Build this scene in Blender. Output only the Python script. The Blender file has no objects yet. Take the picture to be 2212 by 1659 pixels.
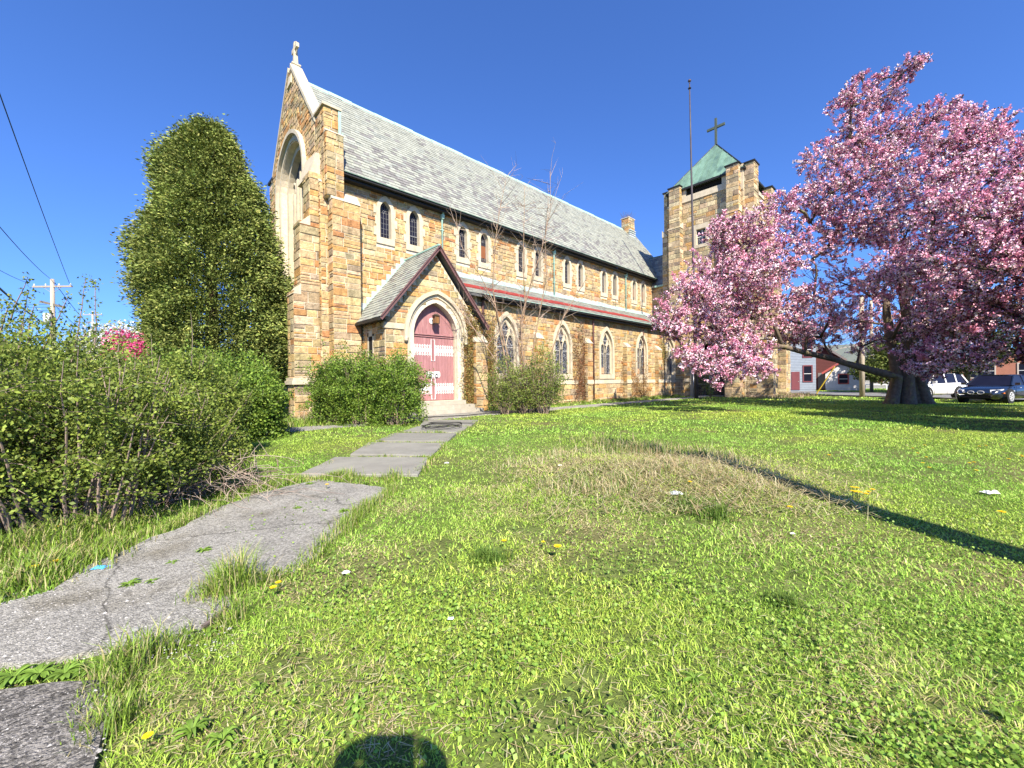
import bpy, bmesh, math, random
import numpy as np
from mathutils import Vector, Matrix
from mathutils.geometry import tessellate_polygon
R = math.radians
random.seed(7)
rng = np.random.default_rng(11)
scene = bpy.context.scene
COL = scene.collection

# ---------------------------------------------------------------- camera, sky, sun, exposure
YAW = 46.8            # heading of the lens, degrees from the church's long axis (+X)
CAM_H = 1.45
FPX = 873.0
cam_data = bpy.data.cameras.new('camera')
cam = bpy.data.objects.new('camera', cam_data); COL.objects.link(cam)
cam_data.sensor_width = 36.0
cam_data.lens = 36.0 * FPX / 2212.0
cam_data.clip_start = 0.02
cam_data.clip_end = 1500
CM = Matrix.Rotation(R(YAW - 90), 4, 'Z') @ Matrix.Rotation(R(90 - 0.26), 4, 'X') @ Matrix.Rotation(R(-0.63), 4, 'Z')
CM.translation = Vector((0, 0, CAM_H))
cam.matrix_world = CM
scene.camera = cam

SUN_AZ = YAW + 14.5    # direction the light travels to, degrees from +X
SUN_EL = 41.5
world = bpy.data.worlds.new('World'); scene.world = world
world.use_nodes = True
wn = world.node_tree; wn.nodes.clear()
sky = wn.nodes.new('ShaderNodeTexSky'); sky.sky_type = 'NISHITA'; sky.sun_disc = False
sky.sun_elevation = R(SUN_EL); sky.sun_rotation = R(90 - (SUN_AZ + 180))
sky.air_density = 1.0; sky.dust_density = 0.3; sky.ozone_density = 5.0; sky.altitude = 0
bg = wn.nodes.new('ShaderNodeBackground'); bg.inputs['Strength'].default_value = 0.13
wo = wn.nodes.new('ShaderNodeOutputWorld')
# the deep clear blue of the photograph: sample the sky a little above each direction, and a deeper hue
wtc = wn.nodes.new('ShaderNodeTexCoord'); wmp = wn.nodes.new('ShaderNodeMapping'); wmp.vector_type = 'POINT'
wmp.inputs['Location'].default_value = (0, 0, 0.06); wmp.inputs['Scale'].default_value = (1, 1, 0.95)
wn.links.new(wtc.outputs['Generated'], wmp.inputs['Vector']); wn.links.new(wmp.outputs['Vector'], sky.inputs['Vector'])
wmx = wn.nodes.new('ShaderNodeMix'); wmx.data_type = 'RGBA'; wmx.blend_type = 'MULTIPLY'; wmx.inputs[0].default_value = 1.0
wmx.inputs[7].default_value = (0.40, 0.565, 0.875, 1)
wn.links.new(sky.outputs['Color'], wmx.inputs[6]); wn.links.new(wmx.outputs[2], bg.inputs['Color'])
wn.links.new(bg.outputs['Background'], wo.inputs['Surface'])
sd = bpy.data.lights.new('sun', 'SUN'); sd.energy = 5.0; sd.angle = R(0.5); sd.color = (1.0, 0.91, 0.76)
sun = bpy.data.objects.new('sun', sd); COL.objects.link(sun)
ldir = Vector((math.cos(R(SUN_AZ)) * math.cos(R(SUN_EL)), math.sin(R(SUN_AZ)) * math.cos(R(SUN_EL)), -math.sin(R(SUN_EL))))
sun.rotation_euler = ldir.to_track_quat('-Z', 'Y').to_euler()
sun.location = (0, -20, 40)
scene.view_settings.view_transform = 'Standard'
scene.view_settings.look = 'None'
scene.view_settings.gamma = 1.0
scene.view_settings.use_curve_mapping = False
scene.view_settings.exposure = 1.2

# ---------------------------------------------------------------- helpers
FWD = Vector((math.cos(R(YAW)), math.sin(R(YAW)), 0))
RGT = Vector((math.sin(R(YAW)), -math.cos(R(YAW)), 0))
CR = CM.to_3x3()
def ray(x, y):
    return CR @ Vector(((x - 1106) / FPX, -(y - 829.5) / FPX, -1))
def G(x, y, z=0.0):                       # point of the ground seen at survey coordinates
    d = ray(x, y); k = (z - CAM_H) / d.z
    return Vector((d.x * k, d.y * k, z))
def PD(x, y, D):                          # point at depth D
    d = ray(x, y); k = D / (d.x * FWD.x + d.y * FWD.y)
    return Vector((d.x * k, d.y * k, CAM_H + d.z * k))
def CL(L, D, z=0.0):                      # L metres right, D metres ahead
    v = RGT * L + FWD * D
    return Vector((v.x, v.y, z))
CMI = CM.inverted()
def proj(p):
    q = CMI @ Vector(p)
    if q.z > -0.1: return None
    return (1106 + FPX * q.x / -q.z, 829.5 - FPX * q.y / -q.z, -q.z)

WO = {}
def setp(o, label=None, cat=None, group=None, kind=None):
    if label: o['label'] = label
    if cat: o['category'] = cat
    if group: o['group'] = group
    if kind: o['kind'] = kind
    return o
def thing(name, label, cat, loc=(0, 0, 0), rot=0.0, group=None, local=False, kind=None):
    o = bpy.data.objects.new(name, None); COL.objects.link(o)
    o.empty_display_size = 0.2
    o.location = loc; o.rotation_euler = (0, 0, rot)
    WO[o.name] = Vector((0, 0, 0)) if local else Vector(loc)
    return setp(o, label, cat, group, kind)

def finish(name, me, parent, origin):
    o = bpy.data.objects.new(name, me); COL.objects.link(o)
    WO[o.name] = Vector(origin)
    if parent is not None:
        o.parent = parent
        o.location = Vector(origin) - WO[parent.name]
    else:
        o.location = origin
    return o

class MB:
    def __init__(s, tint=(1, 1, 1)):
        s.v = []; s.f = []; s.c = []; s.t = tint
    def add(s, vs, fs, tint=None):
        n = len(s.v); s.v.extend([tuple(v) for v in vs])
        for f in fs:
            s.f.append(tuple(n + i for i in f)); s.c.append(tint or s.t)
    def box(s, a, b, tint=None):
        x0, y0, z0 = a; x1, y1, z1 = b
        if x0 > x1: x0, x1 = x1, x0
        if y0 > y1: y0, y1 = y1, y0
        if z0 > z1: z0, z1 = z1, z0
        s.add([(x0,y0,z0),(x1,y0,z0),(x1,y1,z0),(x0,y1,z0),(x0,y0,z1),(x1,y0,z1),(x1,y1,z1),(x0,y1,z1)],
              [(0,3,2,1),(4,5,6,7),(0,1,5,4),(1,2,6,5),(2,3,7,6),(3,0,4,7)], tint)
    def hexa(s, p, tint=None):            # p: 8 corners, bottom 4 then top 4
        s.add(p, [(0,3,2,1),(4,5,6,7),(0,1,5,4),(1,2,6,5),(2,3,7,6),(3,0,4,7)], tint)
    def bar(s, p, q, w, h, up=(0, 0, 1), tint=None):
        p = Vector(p); q = Vector(q); d = (q - p).normalized(); u = Vector(up)
        sd_ = d.cross(u)
        if sd_.length < 1e-4: sd_ = d.cross(Vector((1, 0, 0)))
        sd_.normalize(); u = sd_.cross(d).normalized()
        a = sd_ * w / 2; b = u * h / 2
        s.hexa([p-a-b, p+a-b, q+a-b, q-a-b, p-a+b, p+a+b, q+a+b, q-a+b], tint)
    def tube(s, pts, rad, seg=6, tint=None, cap=True):
        pts = [Vector(p) for p in pts]; n = len(pts)
        if not hasattr(rad, '__len__'): rad = [rad] * n
        base = len(s.v); prev = None
        for i, p in enumerate(pts):
            d = (pts[min(i+1, n-1)] - pts[max(i-1, 0)])
            if d.length < 1e-7: d = Vector((0, 0, 1))
            d.normalize()
            if prev is None:
                a = Vector((1, 0, 0)) if abs(d.x) < 0.8 else Vector((0, 1, 0))
                u = d.cross(a).normalized()
            else:
                u = (prev - d * prev.dot(d))
                if u.length < 1e-6: u = d.orthogonal()
                u.normalize()
            prev = u; w = d.cross(u)
            for k in range(seg):
                an = 2 * math.pi * k / seg
                q = p + (u * math.cos(an) + w * math.sin(an)) * rad[i]
                s.v.append((q.x, q.y, q.z))
        t = tint or s.t
        for i in range(n - 1):
            for k in range(seg):
                a = base + i * seg + k; b = base + i * seg + (k + 1) % seg
                s.f.append((a, b, b + seg, a + seg)); s.c.append(t)
        if cap and seg > 2:
            s.f.append(tuple(base + k for k in range(seg))[::-1]); s.c.append(t)
            s.f.append(tuple(base + (n - 1) * seg + k for k in range(seg))); s.c.append(t)
    def lathe(s, prof, c=(0, 0, 0), seg=16, tint=None):
        base = len(s.v); n = len(prof)
        for r, z in prof:
            for k in range(seg):
                an = 2 * math.pi * k / seg
                s.v.append((c[0] + r * math.cos(an), c[1] + r * math.sin(an), c[2] + z))
        t = tint or s.t
        for i in range(n - 1):
            for k in range(seg):
                a = base + i * seg + k; b = base + i * seg + (k + 1) % seg
                s.f.append((a, b, b + seg, a + seg)); s.c.append(t)
        s.f.append(tuple(base + k for k in range(seg))[::-1]); s.c.append(t)
        s.f.append(tuple(base + (n - 1) * seg + k for k in range(seg))); s.c.append(t)
    def build(s, name, m, parent=None, smooth=False, origin=None, kind=None):
        if not s.v: s.v = [(0, 0, 0)]
        arr = np.array(s.v, dtype=float)
        if origin is None:
            lo = arr.min(0); hi = arr.max(0); origin = ((lo[0]+hi[0])/2, (lo[1]+hi[1])/2, lo[2])
        arr = arr - np.array(origin)
        me = bpy.data.meshes.new(name)
        me.from_pydata(arr.tolist(), [], s.f)
        me.materials.append(m)
        at = me.attributes.new('tint', 'FLOAT_COLOR', 'FACE')
        c = np.ones((len(s.f), 4), dtype=np.float32); c[:, :3] = np.array(s.c, dtype=np.float32).reshape(-1, 3)
        at.data.foreach_set('color', c.ravel())
        if smooth: me.polygons.foreach_set('use_smooth', [True] * len(me.polygons))
        me.update()
        o = finish(name, me, parent, origin)
        if kind: o['kind'] = kind
        return o

def np_mesh(name, verts, nper, tints, m, parent=None, origin=(0, 0, 0), kind=None, smooth=False):
    """many small identical-topology polygons: verts (N*nper,3)"""
    N = len(verts) // nper
    me = bpy.data.meshes.new(name)
    v = (verts - np.array(origin)).astype(np.float32)
    me.vertices.add(len(v)); me.vertices.foreach_set('co', v.ravel())
    me.loops.add(N * nper); me.loops.foreach_set('vertex_index', np.arange(N * nper, dtype=np.int32))
    me.polygons.add(N)
    me.polygons.foreach_set('loop_start', np.arange(0, N * nper, nper, dtype=np.int32))
    me.polygons.foreach_set('loop_total', np.full(N, nper, dtype=np.int32))
    me.update(calc_edges=True)
    at = me.attributes.new('tint', 'FLOAT_COLOR', 'FACE')
    c = np.ones((N, 4), dtype=np.float32); c[:, :3] = tints
    at.data.foreach_set('color', c.ravel())
    me.materials.append(m)
    if smooth: me.polygons.foreach_set('use_smooth', [True] * N)
    o = finish(name, me, parent, origin)
    if kind: o['kind'] = kind
    return o

def copy_tree(o, parent=None, d=None, loc=None):
    c = o.copy(); COL.objects.link(c)
    for ch in list(o.children): copy_tree(ch, c)
    if parent is not None: c.parent = parent
    if d is not None: c.location = o.location + Vector(d)
    if loc is not None: c.location = loc
    WO[c.name] = WO[o.name] + (Vector(d) if d is not None else Vector((0, 0, 0)))
    return c

def vnoise(x, y, f, seed=0):              # smooth value noise for numpy arrays
    x = np.asarray(x) * f + 1000; y = np.asarray(y) * f + 1000
    xi = np.floor(x).astype(int); yi = np.floor(y).astype(int); fx = x - xi; fy = y - yi
    fx = fx * fx * (3 - 2 * fx); fy = fy * fy * (3 - 2 * fy)
    def h(a, b):
        n = (a * 374761393 + b * 668265263 + seed * 69069) & 0x7fffffff
        n = ((n ^ (n >> 13)) * 1274126177) & 0x7fffffff
        return ((n ^ (n >> 16)) & 0xffff) / 65535.0
    return (h(xi, yi) * (1-fx) + h(xi+1, yi) * fx) * (1-fy) + (h(xi, yi+1) * (1-fx) + h(xi+1, yi+1) * fx) * fy
def inpoly(x, y, poly):
    ins = np.zeros(len(x), bool); n = len(poly)
    for i in range(n):
        x0, y0 = poly[i][0], poly[i][1]; x1, y1 = poly[(i+1) % n][0], poly[(i+1) % n][1]
        c = ((y0 > y) != (y1 > y)) & (x < (x1 - x0) * (y - y0) / ((y1 - y0) or 1e-9) + x0)
        ins ^= c
    return ins

# ---------------------------------------------------------------- materials
def mat(name, color=(1, 1, 1), rough=0.8, tint=True, var=0.25, scale=8.0, bump=0.0, bscale=30.0, spec=0.3,
        metal=0.0, trans=0.0, col2=None, c2pos=(0.45, 0.65), c2scale=2.0, stretch=None, detail=6.0):
    m = bpy.data.materials.new(name); m.use_nodes = True
    nt = m.node_tree; N = nt.nodes; Lk = nt.links; N.clear()
    out = N.new('ShaderNodeOutputMaterial'); b = N.new('ShaderNodeBsdfPrincipled')
    b.inputs['Roughness'].default_value = rough; b.inputs['Metallic'].default_value = metal
    b.inputs['Specular IOR Level'].default_value = spec
    tc = N.new('ShaderNodeNewGeometry')
    src = tc.outputs['Position']
    if stretch:
        mp = N.new('ShaderNodeMapping'); mp.inputs['Scale'].default_value = stretch
        Lk.new(src, mp.inputs['Vector']); src = mp.outputs['Vector']
    cc = N.new('ShaderNodeRGB'); cc.outputs[0].default_value = (*color, 1); c = cc.outputs[0]
    def mul(a, b_, fac=1.0, mode='MULTIPLY'):
        mx = N.new('ShaderNodeMix'); mx.data_type = 'RGBA'; mx.blend_type = mode
        if isinstance(fac, float): mx.inputs[0].default_value = fac
        else: Lk.new(fac, mx.inputs[0])
        Lk.new(a, mx.inputs[6]); Lk.new(b_, mx.inputs[7]); return mx.outputs[2]
    if tint:
        at = N.new('ShaderNodeAttribute'); at.attribute_name = 'tint'
        c = mul(c, at.outputs['Color'])
    if col2:
        n2 = N.new('ShaderNodeTexNoise'); n2.inputs['Scale'].default_value = c2scale; n2.inputs['Detail'].default_value = 5
        Lk.new(src, n2.inputs['Vector'])
        rp = N.new('ShaderNodeMapRange'); rp.inputs[1].default_value = c2pos[0]; rp.inputs[2].default_value = c2pos[1]
        Lk.new(n2.outputs[0], rp.inputs[0])
        k2 = N.new('ShaderNodeRGB'); k2.outputs[0].default_value = (*col2, 1)
        c = mul(c, k2.outputs[0], rp.outputs[0], 'MIX')
    if var > 0:
        n = N.new('ShaderNodeTexNoise'); n.inputs['Scale'].default_value = scale; n.inputs['Detail'].default_value = detail
        n.inputs['Roughness'].default_value = 0.65
        Lk.new(src, n.inputs['Vector'])
        mr = N.new('ShaderNodeMapRange'); mr.inputs[1].default_value = 0.25; mr.inputs[2].default_value = 0.75
        mr.inputs[3].default_value = 1 - var; mr.inputs[4].default_value = 1 + var
        Lk.new(n.outputs[0], mr.inputs[0])
        vm = N.new('ShaderNodeVectorMath'); vm.operation = 'SCALE'
        Lk.new(c, vm.inputs[0]); Lk.new(mr.outputs[0], vm.inputs['Scale']); c = vm.outputs[0]
    Lk.new(c, b.inputs['Base Color'])
    if bump > 0:
        nb = N.new('ShaderNodeTexNoise'); nb.inputs['Scale'].default_value = bscale; nb.inputs['Detail'].default_value = 6
        Lk.new(src, nb.inputs['Vector'])
        bp = N.new('ShaderNodeBump'); bp.inputs['Strength'].default_value = min(1.0, bump); bp.inputs['Distance'].default_value = 0.03
        Lk.new(nb.outputs[0], bp.inputs['Height']); Lk.new(bp.outputs[0], b.inputs['Normal'])
    if trans > 0:
        tr = N.new('ShaderNodeBsdfTranslucent'); Lk.new(c, tr.inputs['Color'])
        ms = N.new('ShaderNodeMixShader'); ms.inputs[0].default_value = trans
        Lk.new(b.outputs[0], ms.inputs[1]); Lk.new(tr.outputs[0], ms.inputs[2]); Lk.new(ms.outputs[0], out.inputs['Surface'])
    else:
        Lk.new(b.outputs[0], out.inputs['Surface'])
    return m

def add_streaks(m, amount=0.5):           # rain stains that run down a wall
    nt = m.node_tree; N = nt.nodes; Lk = nt.links
    b = [n for n in N if n.type == 'BSDF_PRINCIPLED'][0]
    link = b.inputs['Base Color'].links[0]; src = link.from_socket
    g = N.new('ShaderNodeNewGeometry'); mp = N.new('ShaderNodeMapping'); mp.inputs['Scale'].default_value = (1.6, 1.6, 0.28)
    Lk.new(g.outputs['Position'], mp.inputs['Vector'])
    n = N.new('ShaderNodeTexNoise'); n.inputs['Scale'].default_value = 1.3; n.inputs['Detail'].default_value = 8; n.inputs['Roughness'].default_value = .7
    Lk.new(mp.outputs[0], n.inputs['Vector'])
    mr = N.new('ShaderNodeMapRange'); mr.inputs[1].default_value = 0.5; mr.inputs[2].default_value = 0.72
    mr.inputs[3].default_value = 1; mr.inputs[4].default_value = 1 - amount
    Lk.new(n.outputs[0], mr.inputs[0])
    vm = N.new('ShaderNodeVectorMath'); vm.operation = 'SCALE'
    Lk.new(src, vm.inputs[0]); Lk.new(mr.outputs[0], vm.inputs['Scale'])
    Lk.new(vm.outputs[0], b.inputs['Base Color'])

M = {}
M['stone'] = mat('rough_stone', (1, 1, 1), 0.9, var=0.5, scale=6, bump=1.0, bscale=14, spec=0.15, detail=10); add_streaks(M['stone'], 0.5)
M['mortar'] = mat('mortar', (0.58, 0.51, 0.39), 0.95, tint=False, var=0.2, scale=6, bump=0.4, spec=0.1)
M['lime'] = mat('limestone', (0.50, 0.435, 0.32), 0.85, var=0.16, scale=3, bump=0.3, bscale=20, spec=0.15); add_streaks(M['lime'], 0.28)
M['slate'] = mat('slate', (1, 1, 1), 0.62, var=0.2, scale=5, bump=0.4, bscale=25, spec=0.35)
M['deck'] = mat('roof_deck', (0.10, 0.10, 0.10), 0.9, tint=False)
M['copper'] = mat('verdigris_copper', (0.13, 0.22, 0.165), 0.6, var=0.3, scale=2.5, bump=0.15, spec=0.3, col2=(0.07, 0.13, 0.11), c2pos=(0.55, 0.72), c2scale=1.2, stretch=(1, 1, 0.35))
M['pipe_green'] = mat('green_copper_pipe', (0.30, 0.47, 0.40), 0.6, var=0.25, scale=5)
M['pipe_brown'] = mat('brown_painted_pipe', (0.14, 0.075, 0.07), 0.6, var=0.2, scale=5)
M['black'] = mat('weathered_black_metal', (0.018, 0.018, 0.017), 0.55, var=0.3)
M['lead'] = mat('lead_flashing', (0.40, 0.42, 0.43), 0.6, var=0.35, scale=7, bump=0.3, col2=(0.3, 0.42, 0.38), c2scale=3)
M['redmetal'] = mat('red_rusted_flashing', (0.24, 0.03, 0.025), 0.7, var=0.3, scale=6)
M['maroon'] = mat('maroon_painted_board', (0.135, 0.07, 0.068), 0.6, var=0.25, scale=9)
M['door'] = mat('faded_red_door_paint', (1, 1, 1), 0.7, var=0.16, scale=4, bump=0.15, spec=0.25, col2=(0.50, 0.30, 0.29), c2pos=(0.58, 0.8), c2scale=3, stretch=(3, 3, 0.5))
M['iron_white'] = mat('white_painted_iron', (0.72, 0.72, 0.70), 0.6, var=0.15, scale=14)
M['came'] = mat('leaded_came', (0.22, 0.22, 0.22), 0.6, tint=False, var=0.1)
M['wood_pole'] = mat('weathered_pole_wood', (0.36, 0.31, 0.25), 0.9, var=0.3, scale=6, bump=0.4, stretch=(3, 3, 0.4))
M['steel'] = mat('galvanised_steel', (0.42, 0.43, 0.44), 0.45, var=0.15, metal=0.6, spec=0.5)
M['flagpole'] = mat('brown_flagpole_paint', (0.065, 0.055, 0.06), 0.5, var=0.3, scale=3)
M['bark'] = mat('bark', (0.15, 0.125, 0.10), 0.95, var=0.45, scale=7, bump=1.0, bscale=10, col2=(0.19, 0.18, 0.07), c2pos=(0.55, 0.72), c2scale=2.5)
M['twig'] = mat('twig', (1, 1, 1), 0.9, var=0.25, scale=5)
M['leaf'] = mat('leaf', (1, 1, 1), 0.55, var=0.15, scale=3, trans=0.3, spec=0.3)
M['needle'] = mat('needle', (1, 1, 1), 0.6, var=0.2, scale=1.2, trans=0.12, spec=0.25)
M['petal'] = mat('petal', (1, 1, 1), 0.6, var=0.1, scale=3, trans=0.10, spec=0.2)
M['grass'] = mat('grass_blade', (1, 1, 1), 0.5, var=0.1, scale=2, trans=0.3, spec=0.35)
M['soil'] = mat('lawn_soil', (0.10, 0.13, 0.035), 0.95, tint=False, var=0.5, scale=6, bump=0.6, bscale=40, col2=(0.15, 0.125, 0.06), c2pos=(0.5, 0.7), c2scale=0.35, spec=0.1)
M['concrete'] = mat('aged_concrete', (0.235, 0.23, 0.20), 0.9, var=0.2, scale=1.5, bump=0.35, bscale=60, col2=(0.20, 0.19, 0.17), c2pos=(0.5, 0.75), c2scale=1.2, spec=0.15)
M['concrete_step'] = mat('step_stone', (0.36, 0.33, 0.27), 0.9, var=0.2, scale=3, bump=0.3, bscale=40, spec=0.15)
def asphalt_mat(name, c, spk):
    m = mat(name, c, 0.92, tint=False, var=0.25, scale=1.6, bump=0.8, bscale=90, spec=0.12, col2=tuple(q*.62 for q in (c[0]*1.05, c[1], c[2]*.88)), c2pos=(0.52, 0.72), c2scale=1.7)
    nt = m.node_tree; N = nt.nodes; Lk = nt.links
    b = [n for n in N if n.type == 'BSDF_PRINCIPLED'][0]; src = b.inputs['Base Color'].links[0].from_socket
    g = N.new('ShaderNodeNewGeometry')
    v = N.new('ShaderNodeTexVoronoi'); v.inputs['Scale'].default_value = 70; Lk.new(g.outputs['Position'], v.inputs['Vector'])
    mr = N.new('ShaderNodeMapRange'); mr.inputs[1].default_value = 0; mr.inputs[2].default_value = 1; mr.inputs[3].default_value = 1 - spk; mr.inputs[4].default_value = 1 + spk * 1.2
    sp = N.new('ShaderNodeSeparateColor'); Lk.new(v.outputs['Color'], sp.inputs[0]); Lk.new(sp.outputs[0], mr.inputs[0])
    vm = N.new('ShaderNodeVectorMath'); vm.operation = 'SCALE'; Lk.new(src, vm.inputs[0]); Lk.new(mr.outputs[0], vm.inputs['Scale'])
    # cracks: thin dark joints along a warped cell pattern
    nz = N.new('ShaderNodeTexNoise'); nz.inputs['Scale'].default_value = 3; nz.inputs['Detail'].default_value = 8; Lk.new(g.outputs['Position'], nz.inputs['Vector'])
    av = N.new('ShaderNodeMix'); av.data_type = 'RGBA'; av.inputs[0].default_value = 0.22; Lk.new(g.outputs['Position'], av.inputs[6]); Lk.new(nz.outputs['Color'], av.inputs[7])
    v2 = N.new('ShaderNodeTexVoronoi'); v2.feature = 'DISTANCE_TO_EDGE'; v2.inputs['Scale'].default_value = 0.75; Lk.new(av.outputs[2], v2.inputs['Vector'])
    m2 = N.new('ShaderNodeMapRange'); m2.inputs[1].default_value = 0.0; m2.inputs[2].default_value = 0.007; m2.inputs[3].default_value = 0.45; m2.inputs[4].default_value = 1
    Lk.new(v2.outputs[0], m2.inputs[0])
    vm2 = N.new('ShaderNodeVectorMath'); vm2.operation = 'SCALE'; Lk.new(vm.outputs[0], vm2.inputs[0]); Lk.new(m2.outputs[0], vm2.inputs['Scale'])
    Lk.new(vm2.outputs[0], b.inputs['Base Color'])
    return m
M['asphalt'] = asphalt_mat('worn_asphalt', (0.29, 0.28, 0.25), 0.35)
M['asphalt_dark'] = asphalt_mat('coarse_dark_asphalt', (0.175, 0.165, 0.15), 0.55)
M['road'] = asphalt_mat('road_asphalt', (0.20, 0.20, 0.20), 0.2)
def glass_mat(name, c, rough=0.12):
    return mat(name, c, rough, tint=False, var=0.3, scale=2, spec=0.6)
M['glass'] = mat('dark_window_glass', (0.008, 0.008, 0.018), 0.35, tint=False, var=0.3, scale=2, spec=0.25)
def stained():
    m = mat('leaded_stained_glass', (0.014, 0.017, 0.03), 0.4, tint=False, var=0.4, scale=4, spec=0.5)
    nt = m.node_tree; N = nt.nodes; Lk = nt.links
    b = [n for n in N if n.type == 'BSDF_PRINCIPLED'][0]; src = b.inputs['Base Color'].links[0].from_socket
    g = N.new('ShaderNodeNewGeometry'); v = N.new('ShaderNodeTexVoronoi'); v.feature = 'DISTANCE_TO_EDGE'; v.inputs['Scale'].default_value = 6.5
    Lk.new(g.outputs['Position'], v.inputs['Vector'])
    mr = N.new('ShaderNodeMapRange'); mr.inputs[1].default_value = 0.02; mr.inputs[2].default_value = 0.05; mr.inputs[3].default_value = 1; mr.inputs[4].default_value = 0
    Lk.new(v.outputs[0], mr.inputs[0])
    mx = N.new('ShaderNodeMix'); mx.data_type = 'RGBA'; Lk.new(mr.outputs[0], mx.inputs[0]); Lk.new(src, mx.inputs[6]); mx.inputs[7].default_value = (0.30, 0.31, 0.33, 1)
    Lk.new(mx.outputs[2], b.inputs['Base Color'])
    return m
M['stained'] = stained()
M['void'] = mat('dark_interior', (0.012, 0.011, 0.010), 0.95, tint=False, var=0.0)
M['plain'] = mat('painted_surface', (1, 1, 1), 0.7, var=0.12, scale=3)
M['paper'] = mat('litter_paper', (1, 1, 1), 0.6, var=0.1, scale=20, trans=0.2)
M['ivy'] = M['leaf']
# ---------------------------------------------------------------- ground, paths, road
gm = MB()
NG = 90
ext = 420.0
xs = [-ext + 2 * ext * i / 24 for i in range(25)]
def mound(x, y):
    c = G(1450, 1040); dx = x - c.x; dy = y - c.y
    a = dx * RGT.x + dy * RGT.y; b_ = dx * FWD.x + dy * FWD.y
    return 0.22 * np.exp(-((a / 1.7) ** 2 + (b_ / 1.5) ** 2))
def fine_grid():
    # a fine square near the camera inside coarse surroundings, one continuous sheet
    def coords(lo, hi, a, b_, nf, nc):
        c = list(np.linspace(lo, a, nc)) + list(np.linspace(a, b_, nf))[1:] + list(np.linspace(b_, hi, nc))[1:]
        return c
    cx = coords(-ext, ext, -6, 16, 89, 10); cy = coords(-ext, ext, -8, 14, 89, 10)
    X, Y = np.meshgrid(cx, cy)
    Z = mound(X, Y) + (vnoise(X, Y, 1.6, 3) - 0.5) * 0.035 * (np.hypot(X, Y) < 25)
    return cx, cy, X, Y, Z
cx, cy, GX, GY, GZ = fine_grid()
def gz(x, y):
    x = np.asarray(x, float); y = np.asarray(y, float)
    return mound(x, y) + (vnoise(x, y, 1.6, 3) - 0.5) * 0.035 * (np.hypot(x, y) < 25)
vv = np.stack([GX.ravel(), GY.ravel(), GZ.ravel()], 1)
nx = len(cx); ff = []
for j in range(len(cy) - 1):
    for i in range(nx - 1):
        a = j * nx + i; ff.append((a, a + 1, a + 1 + nx, a + nx))
gm.add(vv.tolist(), ff)
ground = gm.build('ground', M['soil'], origin=(0, 0, 0), kind='structure')

def sheet(name, pts, m, z=0.03, thick=0.06, parent=None, kind=None, sub=0):
    mb = MB(); n = len(pts)
    top = [(p[0], p[1], z) for p in pts]; bot = [(p[0], p[1], z - thick) for p in pts]
    tris = tessellate_polygon([[Vector(p) for p in top]])
    mb.add(top + bot, [t for t in tris] + [(i, (i + 1) % n, n + (i + 1) % n, n + i) for i in range(n)])
    return mb.build(name, m, parent, kind=kind)
def ragged(pts, step=0.18, amp=0.05, seed=1):
    rr = random.Random(seed); out = []
    n = len(pts)
    for i in range(n):
        a = Vector(pts[i]); b = Vector(pts[(i + 1) % n]); k = max(1, int((b - a).length / step))
        for j in range(k):
            p = a.lerp(b, j / k); out.append((p.x + rr.uniform(-amp, amp), p.y + rr.uniform(-amp, amp), 0))
    return out

PATHPOLYS = []
def gpoly(l): return [G(x, y) for x, y in l]
# near stretch of worn asphalt
near_px = [(-420, 1420), (0, 1312), (110, 1285), (205, 1225), (300, 1180), (395, 1145), (480, 1098), (560, 1072), (640, 1050), (690, 1040), (780, 1052), (852, 1060),
           (800, 1098), (755, 1140), (690, 1200), (640, 1242), (580, 1258), (520, 1262), (470, 1285), (500, 1325), (455, 1362), (380, 1398), (200, 1420), (0, 1452), (-420, 1590)]
near_poly = ragged([(p.x, p.y, 0) for p in gpoly(near_px)], 0.12, 0.025, 5)
near_path = sheet('path', near_poly, M['asphalt'], z=0.034, kind='structure')
PATHPOLYS.append(near_poly)
dark_px = [(-420, 1640), (0, 1508), (120, 1490), (235, 1484), (228, 1560), (190, 1680), (150, 1900), (-300, 2600), (-900, 1900)]
dark_poly = ragged([(p.x, p.y, 0) for p in gpoly(dark_px)], 0.12, 0.02, 6)
sheet('pavement', dark_poly, M['asphalt_dark'], z=0.036, kind='structure')
PATHPOLYS.append(dark_poly)
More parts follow.
